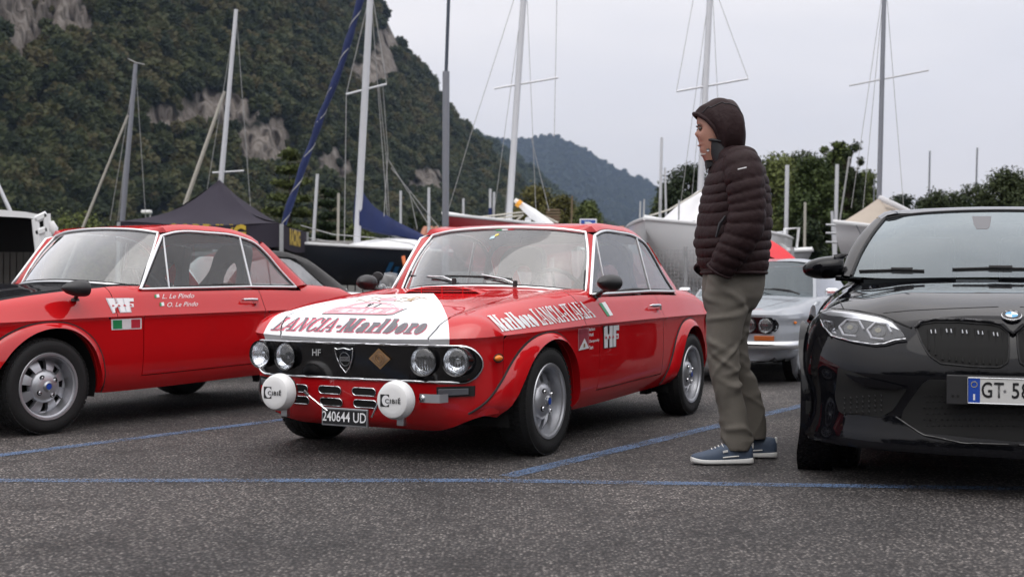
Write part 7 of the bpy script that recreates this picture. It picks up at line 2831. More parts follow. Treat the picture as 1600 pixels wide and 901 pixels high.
# ---- shoes
def shoe(toe, heel, y, yaw, ground_py):
    x0, x1 = (toe - 1150) / MS, (heel - 1150) / MS
    Lh = x1 - x0
    z0 = 0.0
    s = bpy.data.objects.new('shoe', None)
    COL.objects.link(s)
    s.parent = man
    s.location = ((x0 + x1) / 2, y, 0)
    s.rotation_euler = (0, 0, yaw)
    #      u     half-width  sole-top  upper-height
    S = [(0, .018, .030, .034), (.05, .034, .028, .048), (.14, .044, .027, .060), (.28, .049, .027, .072), (.42, .046, .027, .088), (.55, .040, .028, .108), (.68, .037, .029, .118), (.82, .037, .031, .112), (.93, .033, .033, .112), (1, .022, .034, .100)]
    up, so = [], []
    for u, w, zs, zh in S:
        x = (u - .5) * Lh
        lift = .010 * max(0, (.16 - u) / .16)
        up.append([Vector((x, w * a * .96, lift + lerp(zs, zh, b))) for a, b in ((-1, 0), (-1.0, .35), (-.82, .72), (-.45, .96), (0, 1.0), (.45, .96), (.82, .72), (1.0, .35), (1, 0))])
        so.append([Vector((x * 1.02, w * a, z)) for a, z in ((-1.0, lift + .002), (-1.08, lift + .012), (-1.05, lift + zs), (-.9, lift + zs + .003), (.9, lift + zs + .003), (1.05, lift + zs), (1.08, lift + .012), (1.0, lift + .002))])
    MB().grid(up).fan(up[0]).fan(up[-1], True).build('shoe_upper', M['shoe'], s, smooth=60, sub=1)
    MB().grid(so, closed=True).fan(so[0]).fan(so[-1], True).build('shoe_sole', M['sole'], s, smooth=40, sub=1)
    for k in range(5):
        u = .34 + k * .055
        x = (u - .5) * Lh
        zt = interp(u, [q[0] for q in S], [q[3] for q in S])
        MB().tube([Vector((x, -.022, zt - .012)), Vector((x - .004, 0, zt + .003)), Vector((x, .022, zt - .012))], .0028, 5).build('shoe_lace', M['sole'], s)
    MB().tube([Vector(((u - .5) * Lh, -w - .0015, z)) for u, w, z in ((.48, .0435, .040), (.6, .0385, .043), (.74, .0375, .046))], .0035, 5).build('shoe_stripe', M['sole'], s)
    MB().box(Vector((.48 * Lh, 0, .095)), (.012, .03, .03)).build('heel_tab', M['sole'], s, bevel=.004)
    MB().box(Vector((.02 * Lh, -.0415, .070)), (.025, .004, .010), Matrix.Rotation(R(-12), 3, 'Y')).build('shoe_badge', M['sole'], s)
    return s


shoe(1075, 1172, -.115, R(4), 725)
shoe(1130, 1224, .125, R(-6), 714)
# ------------------------------------------------------------------ boats, masts and yard
M['gelcoat'] = mat('gelcoat_white', (.76, .77, .78), .3, coat=.4, var=.05, scale=2)
M['navy_hull'] = mat('navy_hull', (.005, .009, .016), .3, coat=.5, var=.2, scale=3)
M['red_hull'] = mat('red_hull', (.26, .012, .018), .35, coat=.4, var=.1)
M['mast_white'] = mat('mast_white', (.58, .59, .62), .4, .2, var=.05)
M['mast_grey'] = mat('mast_grey', (.23, .24, .27), .45, .5, var=.1)
M['mast_dark'] = mat('mast_dark', (.06, .075, .10), .5, .3)
M['spar_cream'] = mat('spar_cream', (.42, .40, .35), .6, var=.1)
M['sail_blue'] = mat('sail_cover_blue', (.009, .020, .09), .8, var=.25, scale=5, bump=.4, bscale=18)
M['rope'] = mat('rope', (.34, .34, .34), .7)
M['tarp_tan'] = mat('tarp_tan', (.36, .31, .26), .85, var=.15, scale=3, bump=.4, bscale=8)
M['tarp_white'] = mat('tarp_white', (.62, .62, .64), .8, var=.08, scale=2, bump=.3, bscale=6)
M['galv'] = mat('galvanised', (.40, .41, .42), .5, .6, var=.15, scale=12)
M['timber'] = mat('timber', (.19, .14, .09), .85, var=.3, scale=9, bump=.4, bscale=40)


def pole(name, label, cat, top, bot, depth, wpx, mt, group=None, r_top=.7):
    """free-standing mast or post whose foot is out of sight: from ground level under its lowest visible point"""
    a, b = at(top[0], top[1], depth), at(bot[0], bot[1], depth)
    d = (a - b)
    foot = b - d * ((b.z - 0.0) / d.z) if d.z > .2 else b
    r = wpx / 2 * depth / CAM_F
    o = thing(name, label, cat, (foot.x, foot.y, 0), 0, group)
    MB().tube([foot - o.location.to_3d(), (foot.lerp(a, .5)) - o.location, a - o.location], [r, r * .95, r * r_top], 10).build('spar', mt, o, smooth=60)
    return o, a - o.location, b - o.location, r


def strut(o, name, p, q, r, mt):
    return MB().tube([p, q], r, 6).build(name, mt, o, smooth=60)


def spreader(o, l_px, r_px, depth, wpx=4):
    P, Q = at(*l_px, depth) - o.location, at(*r_px, depth) - o.location
    s = MB().tube([P, P.lerp(Q, .5), Q], wpx / 2 * depth / CAM_F, 6).build('spreader', M['mast_white'], o, smooth=60)
    return P, Q


def stay(o, p, q, depth, wpx=1.2, mt=None):
    P = at(p[0], p[1], depth) - o.location if not isinstance(p, Vector) else p
    Q = at(q[0], q[1], depth) - o.location if not isinstance(q, Vector) else q
    MB().tube([P, P.lerp(Q, .5) - Vector((0, 0, .01)), Q], wpx / 2 * depth / CAM_F, 5).build('stay', mt or M['rope'], o)


D = 30.0
o, *_ = pole('mast', 'grey mast with wind vane left of the gazebo', 'mast', (212, 100), (191, 345), 27, 9, M['mast_grey'], 'masts standing in the boat yard')
va = MB().tube([at(200, 92, 27) - o.location, at(212, 98, 27) - o.location, at(226, 101, 27) - o.location], .012, 5).build('wind_vane', M['rope'], o)
pole('leaning_spar', 'thin pale spar leaning on the grey mast', 'spar', (200, 180), (131, 352), 27.5, 4.5, M['spar_cream'])
o, *_ = pole('mast', 'tall white mast rising behind the gazebo peak', 'mast', (369, 15), (345, 290), 28, 8.5, M['mast_white'], 'masts standing in the boat yard')
spreader(o, (332, 270), (381, 267), 28, 3)
pole('leaning_spar', 'cream spar leaning on the white mast behind the gazebo', 'spar', (351, 143), (289, 320), 28.5, 7, M['spar_cream'])
pole('leaning_spar', 'white spar end sloping above the van roof', 'spar', (-30, 230), (16, 330), 24, 7, M['mast_white'])
o, *_ = pole('light_pole', 'slim dark pole left of the rally coupe windscreen', 'pole', (697, 112), (696, 366), 19, 11, M['mast_grey'], None, 1.0)
MB().tube([at(697, 116, 19) - o.location, at(703, -60, 19) - o.location], .028, 8).build('upper_tube', M['mast_dark'], o, smooth=60)
MB().tube([at(697, 122, 19) - o.location, at(697, 112, 19) - o.location], .045, 8).build('collar', M['mast_dark'], o, smooth=60)
o, *_ = pole('mast', 'white mast rising above the rally coupe roof', 'mast', (822, -60), (795, 345), 24, 10.5, M['mast_white'], 'masts standing in the boat yard', .9)
spreader(o, (772, 138.5), (872, 121.5), 24, 3.5)
for p_, q_ in (((822, -60), (735, 212)), ((735, 212), (700, 330)), ((830, 215), (858, 330)), ((870, 0), (866, 215))): stay(o, p_, q_, 24.5, 1.0)
o, *_ = pole('mast', 'white mast directly behind the hooded person', 'mast', (1112, -60), (1093, 325), 25, 10.5, M['mast_white'], 'masts standing in the boat yard', .85)
spreader(o, (1057, 143), (1169, 123), 25, 3.5)
stay(o, (1057, 143), (1085, -10), 25.2, .9)
stay(o, (1169, 123), (1120, -10), 25.2, .9)
o, *_ = pole('mast', 'tall grey mast through the tan tarpaulin tent', 'mast', (1383, -60), (1373, 335), 20, 8.5, M['mast_grey'], 'masts standing in the boat yard', .8)
spreader(o, (1327, 134), (1451, 110), 20, 3)
MB().tube([at(1374, 322, 19.9) - o.location, at(1374, 326, 19.9) - o.location], .075, 8).build('tarp_lashing', M['mast_dark'], o)
for i_, (t_, b_, w_, mt_, lb_) in enumerate((
        ((1034, 215), (1031, 352), 5, 'mast_white', 'thin mast rising from the white boat bow'),
        ((1039, 262), (1041, 350), 3.5, 'mast_white', 'thinnest short mast just right of the bow mast'),
        ((1230, 258), (1228, 378), 7, 'mast_white', 'white mast behind the red umbrella'),
        ((1308, 257), (1306, 350), 6.5, 'mast_white', 'white mast left of the tan tarpaulin tent'),
        ((1300, 330), (1303, 395), 5, 'mast_white', 'short stub mast touching the white tarpaulin boat'),
        ((1453, 236), (1451, 335), 3, 'mast_grey', 'faint thin mast above the black car roof'),
        ((1527, 231), (1525, 305), 3, 'mast_grey', 'faint thin mast nearest the right edge'),
        ((1366, 280), (1365, 330), 2.5, 'mast_grey', 'short faint mast beside the tent peak'),
        ((496, 272), (489, 385), 5.5, 'mast_white', 'short white mast right of the gazebo corner'),
        ((529, 302), (528, 378), 4.5, 'spar_cream', 'short cream post left of the navy boat mast'),
        ((626, 298), (626, 352), 4, 'mast_white', 'short white mast above the boom cover'),
        ((670, 293), (670, 358), 5, 'mast_white', 'short white mast left of the slim dark pole'),
        ((724, 310), (724, 348), 4, 'mast_white', 'low white mast above the red boat'),
        ((766, 295), (766, 348), 4.5, 'mast_white', 'low white mast with blue sleeve above the red boat'),
        ((772, 300), (771, 348), 4, 'mast_white', 'low white mast right beside the blue-sleeved one'),
        ((1258, 316), (1257, 398), 4.5, 'spar_cream', 'cream post right of the red umbrella'),
        ((894, 306), (893, 345), 3, 'timber', 'thin wooden post by the parking sign'))):
    o, a_, b2_, r_ = pole('mast', lb_, 'mast', t_, b_, 34 if w_ > 3 else 48, w_, M[mt_], 'masts standing in the boat yard', .9)
    if 'sleeve' in lb_: MB().tube([at(766, 325, 33.9) - o.location, at(766, 346, 33.9) - o.location], r_ * 1.3, 8).build('sleeve', M['sail_blue'], o)
    if 'bow mast' in lb_ and 'thinnest' not in lb_:
        for q_ in ((1017, 348), (1024, 349)): stay(o, (1033, 262), q_, 34, 2)
    if 'left of the tan' in lb_: stay(o, (1327, 245), (1312, 345), 34, 3)


def hull_mesh(Ln, B, Hh, keel=.35, rows=26, cols=15, transom=.7, sheer=.12):
    """stern at x=0, bow at x=Ln; deck edge about z=Hh"""
    g = []
    for i in range(rows):
        u = i / (rows - 1)
        w = B / 2 * (math.sin(math.pi * (.18 + .82 * (1 - u)) / 2) ** .8 if u > .45 else lerp(transom, 1, u / .45)) if u < 1 else 0
        w = B / 2 * (transom + (1 - transom) * math.sin(min(1, u / .45) * math.pi / 2)) if u <= .45 else B / 2 * max(0.0, 1 - ((u - .45) / .55) ** 2.2)
        zt = Hh + sheer * (u - .4) ** 2 * 2
        zk = Hh * (.05 + .0 * u) + Hh * .85 * max(0, (u - .72) / .28) ** 2.2
        row = []
        for j in range(cols):
            t = j / (cols - 1)
            y = w * math.sin(t * math.pi / 2) ** .75
            z = lerp(zk, zt, (1 - math.cos(t * math.pi / 2)) ** .85)
            x = u * Ln + .10 * Ln * max(0, u - .8) * (t - .5)
            row.append(Vector((x, y, z)))
        g.append(row)
    return g


def sailboat(name, label, bow, stern_dir, Ln, B, Hh, z0, mt, deck_mt, deck_px=None):
    """bow = world point under the stem head; stern_dir = heading (radians) of the bow direction"""
    o = thing(name, label, 'boat', (bow.x - math.cos(stern_dir) * Ln, bow.y - math.sin(stern_dir) * Ln, 0), stern_dir)
    g = hull_mesh(Ln, B, Hh)
    up = Vector((0, 0, z0))
    h = MB().grid([[p + up for p in r] for r in g]).mirror()
    h.grid([[Vector((p.x, p.y * t, p.z)) + up for p in g[0]] for t in (1, 0, -1)])
    h.build('hull', mt, o, smooth=50)
    d = MB().grid([[Vector((r[-1].x, r[-1].y * t * .985, r[-1].z + .02 + .05 * (1 - t * t))) + up for t in np.linspace(-1, 1, 9)] for r in g])
    d.build('deck', deck_mt, o, smooth=60)
    for sg in (1, -1):
        MB().tube([Vector((r[-1].x, sg * r[-1].y, r[-1].z + .01)) + up for r in g], .028, 6).build('gunwale', deck_mt, o, smooth=60)
    return o, g, up


for tx, lx, rx, by, d_ in ((369, 318, 392, 330, 28.2), (822, 770, 838, 345, 24.2), (1112, 1062, 1130, 330, 25.2), (1383, 1330, 1412, 325, 20.2), (212, 172, 228, 345, 27.2)):
    ow = next(o_ for o_ in scene.objects if o_.name.startswith('mast') and o_.type == 'EMPTY' and abs(o_.location.x - at((tx + (tx - 20)) / 2, 400, d_).x) < .9 and abs(o_.location.y - d_) < .5)
    for ex in (lx, (lx + tx) / 2 - 8, rx): stay(ow, (tx, 20 if tx == 369 else (104 if tx == 212 else -40)), (ex, by), d_, .9)
# navy boat with blue sail covers
Dn = 25.0
bow = at(428, 400, 23.0)
stern = at(742, 420, 27.5)
hd_ = math.atan2(bow.y - stern.y, bow.x - stern.x)
Ln = (Vector((bow.x, bow.y)) - Vector((stern.x, stern.y))).length
nb, g, up = sailboat('sailboat', 'navy sailing boat with blue boom cover and furled blue jib', Vector((bow.x, bow.y, 0)), hd_, Ln, 2.1, .92, .76, M['navy_hull'], M['gelcoat'])
inv = Matrix.Rotation(-hd_, 4, 'Z') @ Matrix.Translation(-nb.location)
loc = lambda x, y, d: inv @ at(x, y, d)
m0, m1 = loc(557, 392, Dn), loc(581, -50, Dn)
MB().tube([m0, m0.lerp(m1, .5), m1], [.075, .075, .065], 10).build('mast', M['mast_white'], nb, smooth=60)
MB().tube([loc(541, 147.5, Dn), loc(604, 131.5, Dn)], .022, 6).build('spreader', M['mast_white'], nb)
# furled jib on the forestay: lumpy tube
J = [loc(x, y, Dn - .8) for x, y in ((443, 352), (452, 322), (462, 295), (470, 270), (482, 238), (494, 205), (504, 175), (515, 150), (524, 125), (534, 100), (541, 75), (549, 50), (556, 25), (563, 0), (574, -45))]
Jc = [Vector(p) for p in crom(J, 60)]
rj = [.058 + .018 * math.sin(k * .33) ** 2 for k in range(60)]
MB().tube(Jc, rj, 10).build('furled_jib', M['sail_blue'], nb, smooth=60)
MB().tube([Jc[k] + Vector((.0, 0, 0)) + Vector((math.cos(k * .8) * .066, math.sin(k * .8) * .066, 0)) for k in range(60)], .012, 5).build('jib_lashing', M['rope'], nb)
# boom with its cover: deep at the mast, tapering aft
bm0, bm1 = loc(557, 348, Dn), loc(690, 388, Dn + 1.6)
MB().tube([bm0, bm1], .06, 8).build('boom', M['mast_white'], nb, smooth=60)
cv = []
for k in range(26):
    t = k / 25
    c = bm0.lerp(bm1, t)
    top = spl(t, [0, .03, .10, .2, .45, .8, 1], [.82, .80, .62, .46, .30, .17, .06])
    w = .12 + .05 * math.sin(k * 1.1) * .3
    low = -.05 - .03 * math.sin(t * 9)
    sec = [(0, top), (w * .6, top * .6), (w, .05), (w * .8, low), (0, low - .02), (-w * .8, low), (-w, .05), (-w * .6, top * .6)]
    ax = (bm1 - bm0).normalized()
    sd = ax.cross(Vector((0, 0, 1))).normalized()
    cv.append([c + sd * a + Vector((0, 0, b)) for a, b in sec])
MB().grid(cv, closed=True).fan(cv[0], True).fan(cv[-1]).build('boom_cover', M['sail_blue'], nb, smooth=50)
for a_, b_ in (((580, 0), (610, 400)), ((598, 133), (606, 240)), ((592, 135), (603, 240)), ((603, 240), (608, 338)), ((606, 240), (600, 338)), ((607, 250), (680, 368)), ((611, 262), (690, 360)), ((604, 131), (583, 0)), ((541, 147), (576, 0)), ((640, 300), (652, 358)), ((541, 147), (538, 380))):
    P, Q = loc(*a_, Dn), loc(*b_, Dn + (.8 if b_[0] > 600 else 0))
    MB().tube([P, P.lerp(Q, .5), Q], .009, 5).build('stay', M['rope'], nb)
# coachroof, hatches, pulpit, stern gear
cr = []
for k in range(9):
    t = k / 8
    x = lerp(Ln * .30, Ln * .66, t)
    w = .55 * math.sin(math.pi * (.2 + .75 * (1 - t)) ) ** .4
    h = .26 * math.sin(math.pi * min(1, .25 + t * .75)) ** .5
    cr.append([Vector((x, w * a, .92 + .76 + h * b)) for a, b in ((-1, 0), (-.9, .7), (-.6, 1), (0, 1.12), (.6, 1), (.9, .7), (1, 0))])
MB().grid(cr).build('coachroof', M['gelcoat'], nb, smooth=50)
for x_ in (.38, .47, .56): MB().box((Ln * x_, -.56, 1.80), (.26, .02, .07)).build('cabin_window', M['black_gloss'], nb, bevel=.01)
for p_ in (((452, 380), (452, 398)), ((500, 383), (500, 398)), ((540, 385), (540, 400)), ((610, 392), (610, 408)), ((640, 395), (640, 412))):
    MB().tube([loc(*p_[0], Dn), loc(*p_[1], Dn)], .012, 5).build('stanchion', M['galv'], nb)
MB().tube([loc(x, y, Dn - .3) for x, y in ((470, 352), (520, 366), (580, 371), (640, 380), (665, 392))], .010, 5).build('guard_line', M['rope'], nb)
MB().tube([loc(x, y, Dn - .2) for x, y in ((478, 371), (520, 378), (560, 386), (600, 389))], .010, 5).build('guard_line', M['rope'], nb)
rl = [loc(642, 410, Dn + 1.5), loc(644, 398, Dn + 1.5), loc(652, 394, Dn + 1.5), loc(658, 397, Dn + 1.5), loc(661, 412, Dn + 1.5)]
MB().tube([Vector(p) for p in crom(rl, 16)], .03, 6).build('coiled_rope', M['rope'], nb, smooth=60)
# name on the topside, seen from the car park
Ht = [o_ for o_ in nb.children if o_.name.startswith('hull')][0]
bvn = body_bvh([Ht])
def nmap(quad, lift):
    Mi = inv
    o_ = Mi @ Vector((0, 0, CAM_H))
    def fn(u, v):
        bl, br, tr, tl = quad
        x = (1 - v) * ((1 - u) * bl[0] + u * br[0]) + v * ((1 - u) * tl[0] + u * tr[0])
        y = (1 - v) * ((1 - u) * bl[1] + u * br[1]) + v * ((1 - u) * tl[1] + u * tr[1])
        d = (Mi.to_3x3() @ px_dir(x, y)).normalized()
        h = bvn.ray_cast(o_, d)
        return None if h[0] is None else h[0] + (h[1] if h[1].dot(d) < 0 else -h[1]) * lift
    return fn
decal_text(nb, nmap(((590, 434), (668, 436), (668, 412), (590, 408)), .02), 'Jux', 'boat_name', mat('name_blue', (.015, .13, .30), .5), shear=.25, bold=.03)
# cradle and trailer
for x_ in (.22, .5, .78):
    MB().box((Ln * x_, 0, .36), (.10, 1.3, .08)).build('cradle_beam', M['galv'], nb)
    for sg in (1, -1): MB().tube([(Ln * x_, sg * .62, 0), (Ln * x_, sg * .62, .86)], .04, 6).build('cradle_post', M['galv'], nb)

# orange strop hanging over the topside
so_ = thing('orange_strop', 'orange strop hanging over the navy hull', 'strap', (at(632, 400, 23.4).x, at(632, 400, 23.4).y, 0))
MB().tube([at(630, 400, 23.4) - so_.location, at(632, 412, 23.3) - so_.location, at(635, 432, 23.3) - so_.location], .035, 6, flat=((0, 1, 0), .4)).build('strap', mat('orange_web', (.62, .16, .05), .7), so_)

# red boat behind the rally coupe's roof
bow = at(696, 345, 20.5)
rb, g, up = sailboat('boat', 'red boat with white gunwale behind the rally coupe roof', Vector((bow.x, bow.y, 0)), math.atan2(-4.5, -2.3), 5.0, 1.7, .85, 1.22, M['red_hull'], M['gelcoat'])
MB().tube([(4.95, 0, 2.14), (5.05, 0, 2.20)], .05, 8).build('stem_head', M['gelcoat'], rb, smooth=60)
MB().box((2.5, 0, .6), (3.0, 1.2, 1.2)).build('cradle', M['galv'], rb)
# tilted ladder-like boom with orange patch
tb = thing('tilted_boom', 'tilted white boom with an orange patch', 'boom', (at(828, 332, 23).x, 23, 0))
q0, q1 = at(804, 312, 23) - tb.location, at(862, 356, 23) - tb.location
MB().tube([q0, q0.lerp(q1, .5), q1], [.04, .10, .10], 8, flat=((0, 1, 0), .6)).build('spar', M['gelcoat'], tb, smooth=60)
MB().tube([at(808, 316, 22.92) - tb.location, at(813, 320, 22.92) - tb.location], .075, 8).build('orange_patch', mat('orange_tape', (.75, .33, .03), .6), tb)
MB().tube([q1, Vector((q1.x, q1.y, 0))], .05, 6).build('prop', M['galv'], tb)
for a_, b_ in (((700, 345), (820, 331)), ((740, 346), (818, 336)), ((835, 330), (872, 348)), ((800, 350), (818, 335))):
    P, Q = at(*a_, 23.2) - tb.location, at(*b_, 23.2) - tb.location
    MB().tube([P, Q], .018, 5).build('rope', M['spar_cream'], tb)
MB().lathe([(.06, -.02), (.065, 0), (.06, .02), (0, .02)], 16, axis='Y', c=at(825, 344, 22.8) - tb.location).build('float', M['gelcoat'], tb, smooth=60)

# white boat on its keel behind the person
bow = at(1009, 352, 17.0)
wbt, g, up = sailboat('boat', 'white sailing boat on its keel, bow showing left of the person', Vector((bow.x, bow.y, 0)), math.atan2(-5.5, -2.6), 6.1, 2.3, 1.0, .80, M['gelcoat'], M['gelcoat'])
MB().box((3.9, 0, .66), (1.6, .34, .60), None, 1.0).build('keel', M['gelcoat'], wbt, bevel=.06)
MB().box((3.9, 0, .30), (1.7, .5, .12)).build('keel_bulb', M['tarp_white'], wbt, bevel=.05)
MB().tube([(3.9, 0, 0), (3.9, 0, .4)], .05, 6).build('stand', M['galv'], wbt)
tn = MB()
P0 = [Vector((4.7, .55, 1.83)), Vector((2.6, .95, 1.82)), Vector((2.6, -.95, 1.82)), Vector((4.7, -.55, 1.83))]
rdg = [Vector((4.3, 0, 1.95)), Vector((3.5, 0, 2.5)), Vector((2.6, 0, 2.45))]
tn.grid([[P0[0], Vector((3.6, .8, 1.85)), P0[1]], [p * 1 for p in [Vector((4.5, .25, 1.95)), Vector((3.4, .4, 2.25)), Vector((2.4, .5, 2.2))]], rdg])
tn.mirror().build('cover', M['tarp_white'], wbt, smooth=50)
MB().tube([(5.95, 0, 1.95), (5.0, .0, 2.1), (3.6, .1, 2.5)], .015, 5).build('guard_line', M['spar_cream'], wbt)
for x_, y_ in ((5.85, .12), (5.85, -.12), (5.5, .3), (5.5, -.3)): MB().tube([(x_, y_, 1.85), (x_ - .02, y_, 2.2)], .015, 5).build('stanchion', M['galv'], wbt)
# mooring mark on the keel
MB().box((4.0, .255, .55), (.16, .01, .03)).build('keel_mark', M['mast_dark'], wbt)

# tarpaulin-covered boat near the black car
tb2 = thing('covered_boat', 'white boat under a tan peaked tarpaulin left of the black car roof', 'boat', (at(1372, 400, 19.5).x, 19.5, 0))
def q(x, y, dd=0): return at(x, y, 19.5 + dd) - tb2.location
wall = MB()
wall.grid([[q(1305, 346, -.3), q(1340, 349, -.5), q(1372, 353, -.6), q(1412, 356, .2)], [q(1307, 375, -.3), q(1340, 378, -.45), q(1372, 382, -.55), q(1412, 385, .2)], [q(1316, 402, -.1), q(1340, 406, -.2), q(1372, 410, -.3), q(1405, 412, .3)]])
wall.grid([[q(1305, 346, -.3), q(1330, 342, 2.4)], [q(1307, 375, -.3), q(1330, 372, 2.4)], [q(1316, 402, -.1), q(1334, 400, 2.4)]])
wall.build('hull', M['tarp_white'], tb2, smooth=50)
MB().tube([q(1302, 346, -.35), q(1340, 350, -.55), q(1372, 354, -.65), q(1412, 357, .15)], .035, 6).build('gunwale', M['gelcoat'], tb2, smooth=60)
tp = MB()
pk, pk2 = q(1374, 309, .3), q(1380, 308, 3.2)
tp.grid([[q(1318, 346, -.2), q(1350, 351, -.5), q(1385, 354, -.5), q(1424, 334, .2)], [q(1344, 330, .0), q(1360, 336, -.2), q(1388, 335, -.1), q(1402, 323, .3)], [pk, pk, pk, pk2.lerp(pk, .8)]])
tp.grid([[q(1318, 346, -.2), q(1344, 330, 0), pk], [q(1335, 340, 2.6), q(1350, 326, 2.8), pk2]])
tp.grid([[q(1424, 334, .2), q(1402, 323, .3), pk2.lerp(pk, .8)], [q(1424, 334, 3.0), q(1404, 322, 3.0), pk2]])
tp.build('tarpaulin', M['tarp_tan'], tb2, smooth=30)
MB().tube([pk, q(1398, 320, .1), q(1424, 333, 0)], .05, 6).build('tarpaulin_edge', M['tarp_white'], tb2, smooth=60)
for x_ in (1330, 1385): MB().tube([q(x_, 405, .3), Vector((q(x_, 405, .3).x, .3, 0))], .05, 6).build('stand', M['galv'], tb2)
for y_ in (351, 364, 378): MB().tube([q(1291, y_, .6), q(1312, y_ + 1, .4)], .02, 5).build('cross_bar', M['galv'], tb2)
MB().tube([q(1338, 352, -.62), q(1352, 380, -.62), q(1356, 396, -.5)], .006, 4).build('lashing', M['mast_dark'], tb2)

# small grey boat beyond the umbrella
bow = at(1266, 388, 21)
sb, g, up = sailboat('boat', 'small grey boat with tubular rail right of the red umbrella', Vector((bow.x, bow.y, 0)), .12, 4.2, 1.5, .55, .95, mat('grey_hull', (.36, .37, .39), .5, var=.1), M['gelcoat'])
MB().tube([(3.6, -.3, 1.52), (3.62, -.3, 1.95), (3.95, -.1, 1.98), (3.9, -.1, 1.5)], .025, 6).build('pulpit', M['gelcoat'], sb, smooth=60)
MB().tube([(3.62, -.3, 1.9), (2.6, -.5, 1.8), (1.6, -.6, 1.85), (.6, -.6, 1.8)], .015, 5).build('guard_line', M['mast_white'], sb)
MB().tube([(3.3, .4, 1.5), (3.3, .4, 1.9)], .02, 5).build('stanchion', M['gelcoat'], sb)
MB().box((2, 0, .5), (2.2, .9, .9)).build('cradle', M['galv'], sb)
# ------------------------------------------------------------------ gazebo, van, umbrella, sheds, fence
gz = thing('gazebo', 'black pop-up gazebo with yellow lettering behind the left coupe', 'tent', (at(330, 400, 21.5).x, 21.5, 0))
M['gazebo_cloth'] = mat('gazebo_cloth', (.040, .036, .048), .85, var=.12, scale=2, bump=.25, bscale=7, spec=.08)
M['gazebo_yellow'] = mat('gazebo_yellow', (.52, .36, .03), .6, var=.15, scale=8)
G = lambda x, y, d: at(x, y, d) - gz.location
c0, c1, c2, c3 = G(186, 346, 21.6), G(440, 349, 20.2), G(479, 362, 23.4), G(250, 352, 24.8)
pk = G(343, 282, 22.4)
def roof_side(a, b):
    rows = []
    for i in range(9):
        t = i / 8
        row = []
        for j in range(13):
            u = j / 12
            e = a.lerp(b, u) - Vector((0, 0, .05 * math.sin(math.pi * u)))
            sag = .20 * math.sin(math.pi * t) * (.5 + .5 * abs(2 * u - 1) ** .5)
            row.append(e.lerp(pk, t) - Vector((0, 0, sag)) + Vector((0, 0, .015 * math.sin(9 * u + 7 * t))))
        rows.append(row)
    return rows
ca = MB()
for a_, b_ in ((c0, c1), (c1, c2), (c2, c3), (c3, c0)): ca.grid(roof_side(a_, b_))
ca.build('canopy', M['gazebo_cloth'], gz, smooth=35)
for k_, (a_, b_) in enumerate(((c0, c1), (c1, c2), (c2, c3), (c3, c0))):
    h_ = .40
    v = MB().grid([[a_.lerp(b_, u) - Vector((0, 0, .05 * math.sin(math.pi * u) + t * h_)) + Vector((0, .02 * math.sin(u * 17 + t * 2), 0)) for u in np.linspace(0, 1, 25)] for t in (0, .5, 1)]).build('valance', M['gazebo_cloth'], gz, smooth=60)
    if k_ < 2:
        d_ = (b_ - a_).normalized()
        mid = a_.lerp(b_, .55 if k_ == 0 else .5) - Vector((0, 0, .19 if k_ == 0 else .20)) - Vector((-d_.y, d_.x, 0)) * -.03
        n_ = Vector((d_.y, -d_.x, 0))
        text_mesh('valance_lettering', 'CORDING' if k_ == 0 else 'RACING', .26, M['gazebo_yellow'], v, frame(mid + n_ * .035, d_, (0, 0, 1)), bold=.02, xscale=1.0)
for p_ in (c0, c1, c2, c3):
    MB().box(Vector((p_.x, p_.y, p_.z / 2)), (.06, .06, p_.z - .02)).build('leg', M['galv'], gz)

# white van, side open
vn = thing('van', 'white van with open side and slatted dark interior at the left edge', 'van', (at(20, 400, 14).x, 14, 0))
Vv = lambda x, y, d=14: at(x, y, d) - vn.location
rf = MB()
rf.grid([[Vv(-120, 322, d), Vv(-20, 326, d), Vv(40, 331, d), Vv(66, 336, d)] for d in (14, 16.5)])
rf.grid([[Vv(-120, 322), Vv(-20, 326), Vv(40, 331), Vv(66, 336)], [Vv(-120, 334), Vv(-20, 337), Vv(40, 340), Vv(64, 343)]])
rf.build('roof', M['white_paint'], vn, smooth=50)
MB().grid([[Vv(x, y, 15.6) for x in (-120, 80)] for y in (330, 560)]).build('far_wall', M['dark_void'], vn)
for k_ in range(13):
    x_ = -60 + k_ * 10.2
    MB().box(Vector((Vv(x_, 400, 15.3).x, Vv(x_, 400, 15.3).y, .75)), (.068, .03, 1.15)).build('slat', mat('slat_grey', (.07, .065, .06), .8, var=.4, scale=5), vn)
fr = MB()
for a_, b_ in (((55, 342), (61, 398)), ((73, 334), (77, 392)), ((56, 343), (73, 335)), ((57, 364), (74, 358)), ((60, 396), (76, 390))): fr.tube([Vv(*a_), Vv(*b_)], .045, 6, flat=((0, 1, 0), .5))
fr.grid([[Vv(57, 366), Vv(74, 360)], [Vv(61, 397), Vv(77, 391)]])
fr.build('door_frame', M['white_paint'], vn, smooth=40)
MB().tube([Vv(80, 346, 13.8), Vv(84, 358, 13.8), Vv(86, 366, 13.8)], [.03, .055, .03], 8).build('door_mirror', M['white_plastic'], vn, smooth=60)
MB().grid([[Vv(x, y) for x in (-120, 70)] for y in (470, 560)]).build('side_panel', M['white_paint'], vn)
for x_ in (-80, 40): MB().lathe([(.32, -.1), (.32, .1), (0, .1)], 20, axis='Y', c=Vector((Vv(x_, 500).x, 0, .32))).build('tyre', M['rubber'], vn, smooth=40)

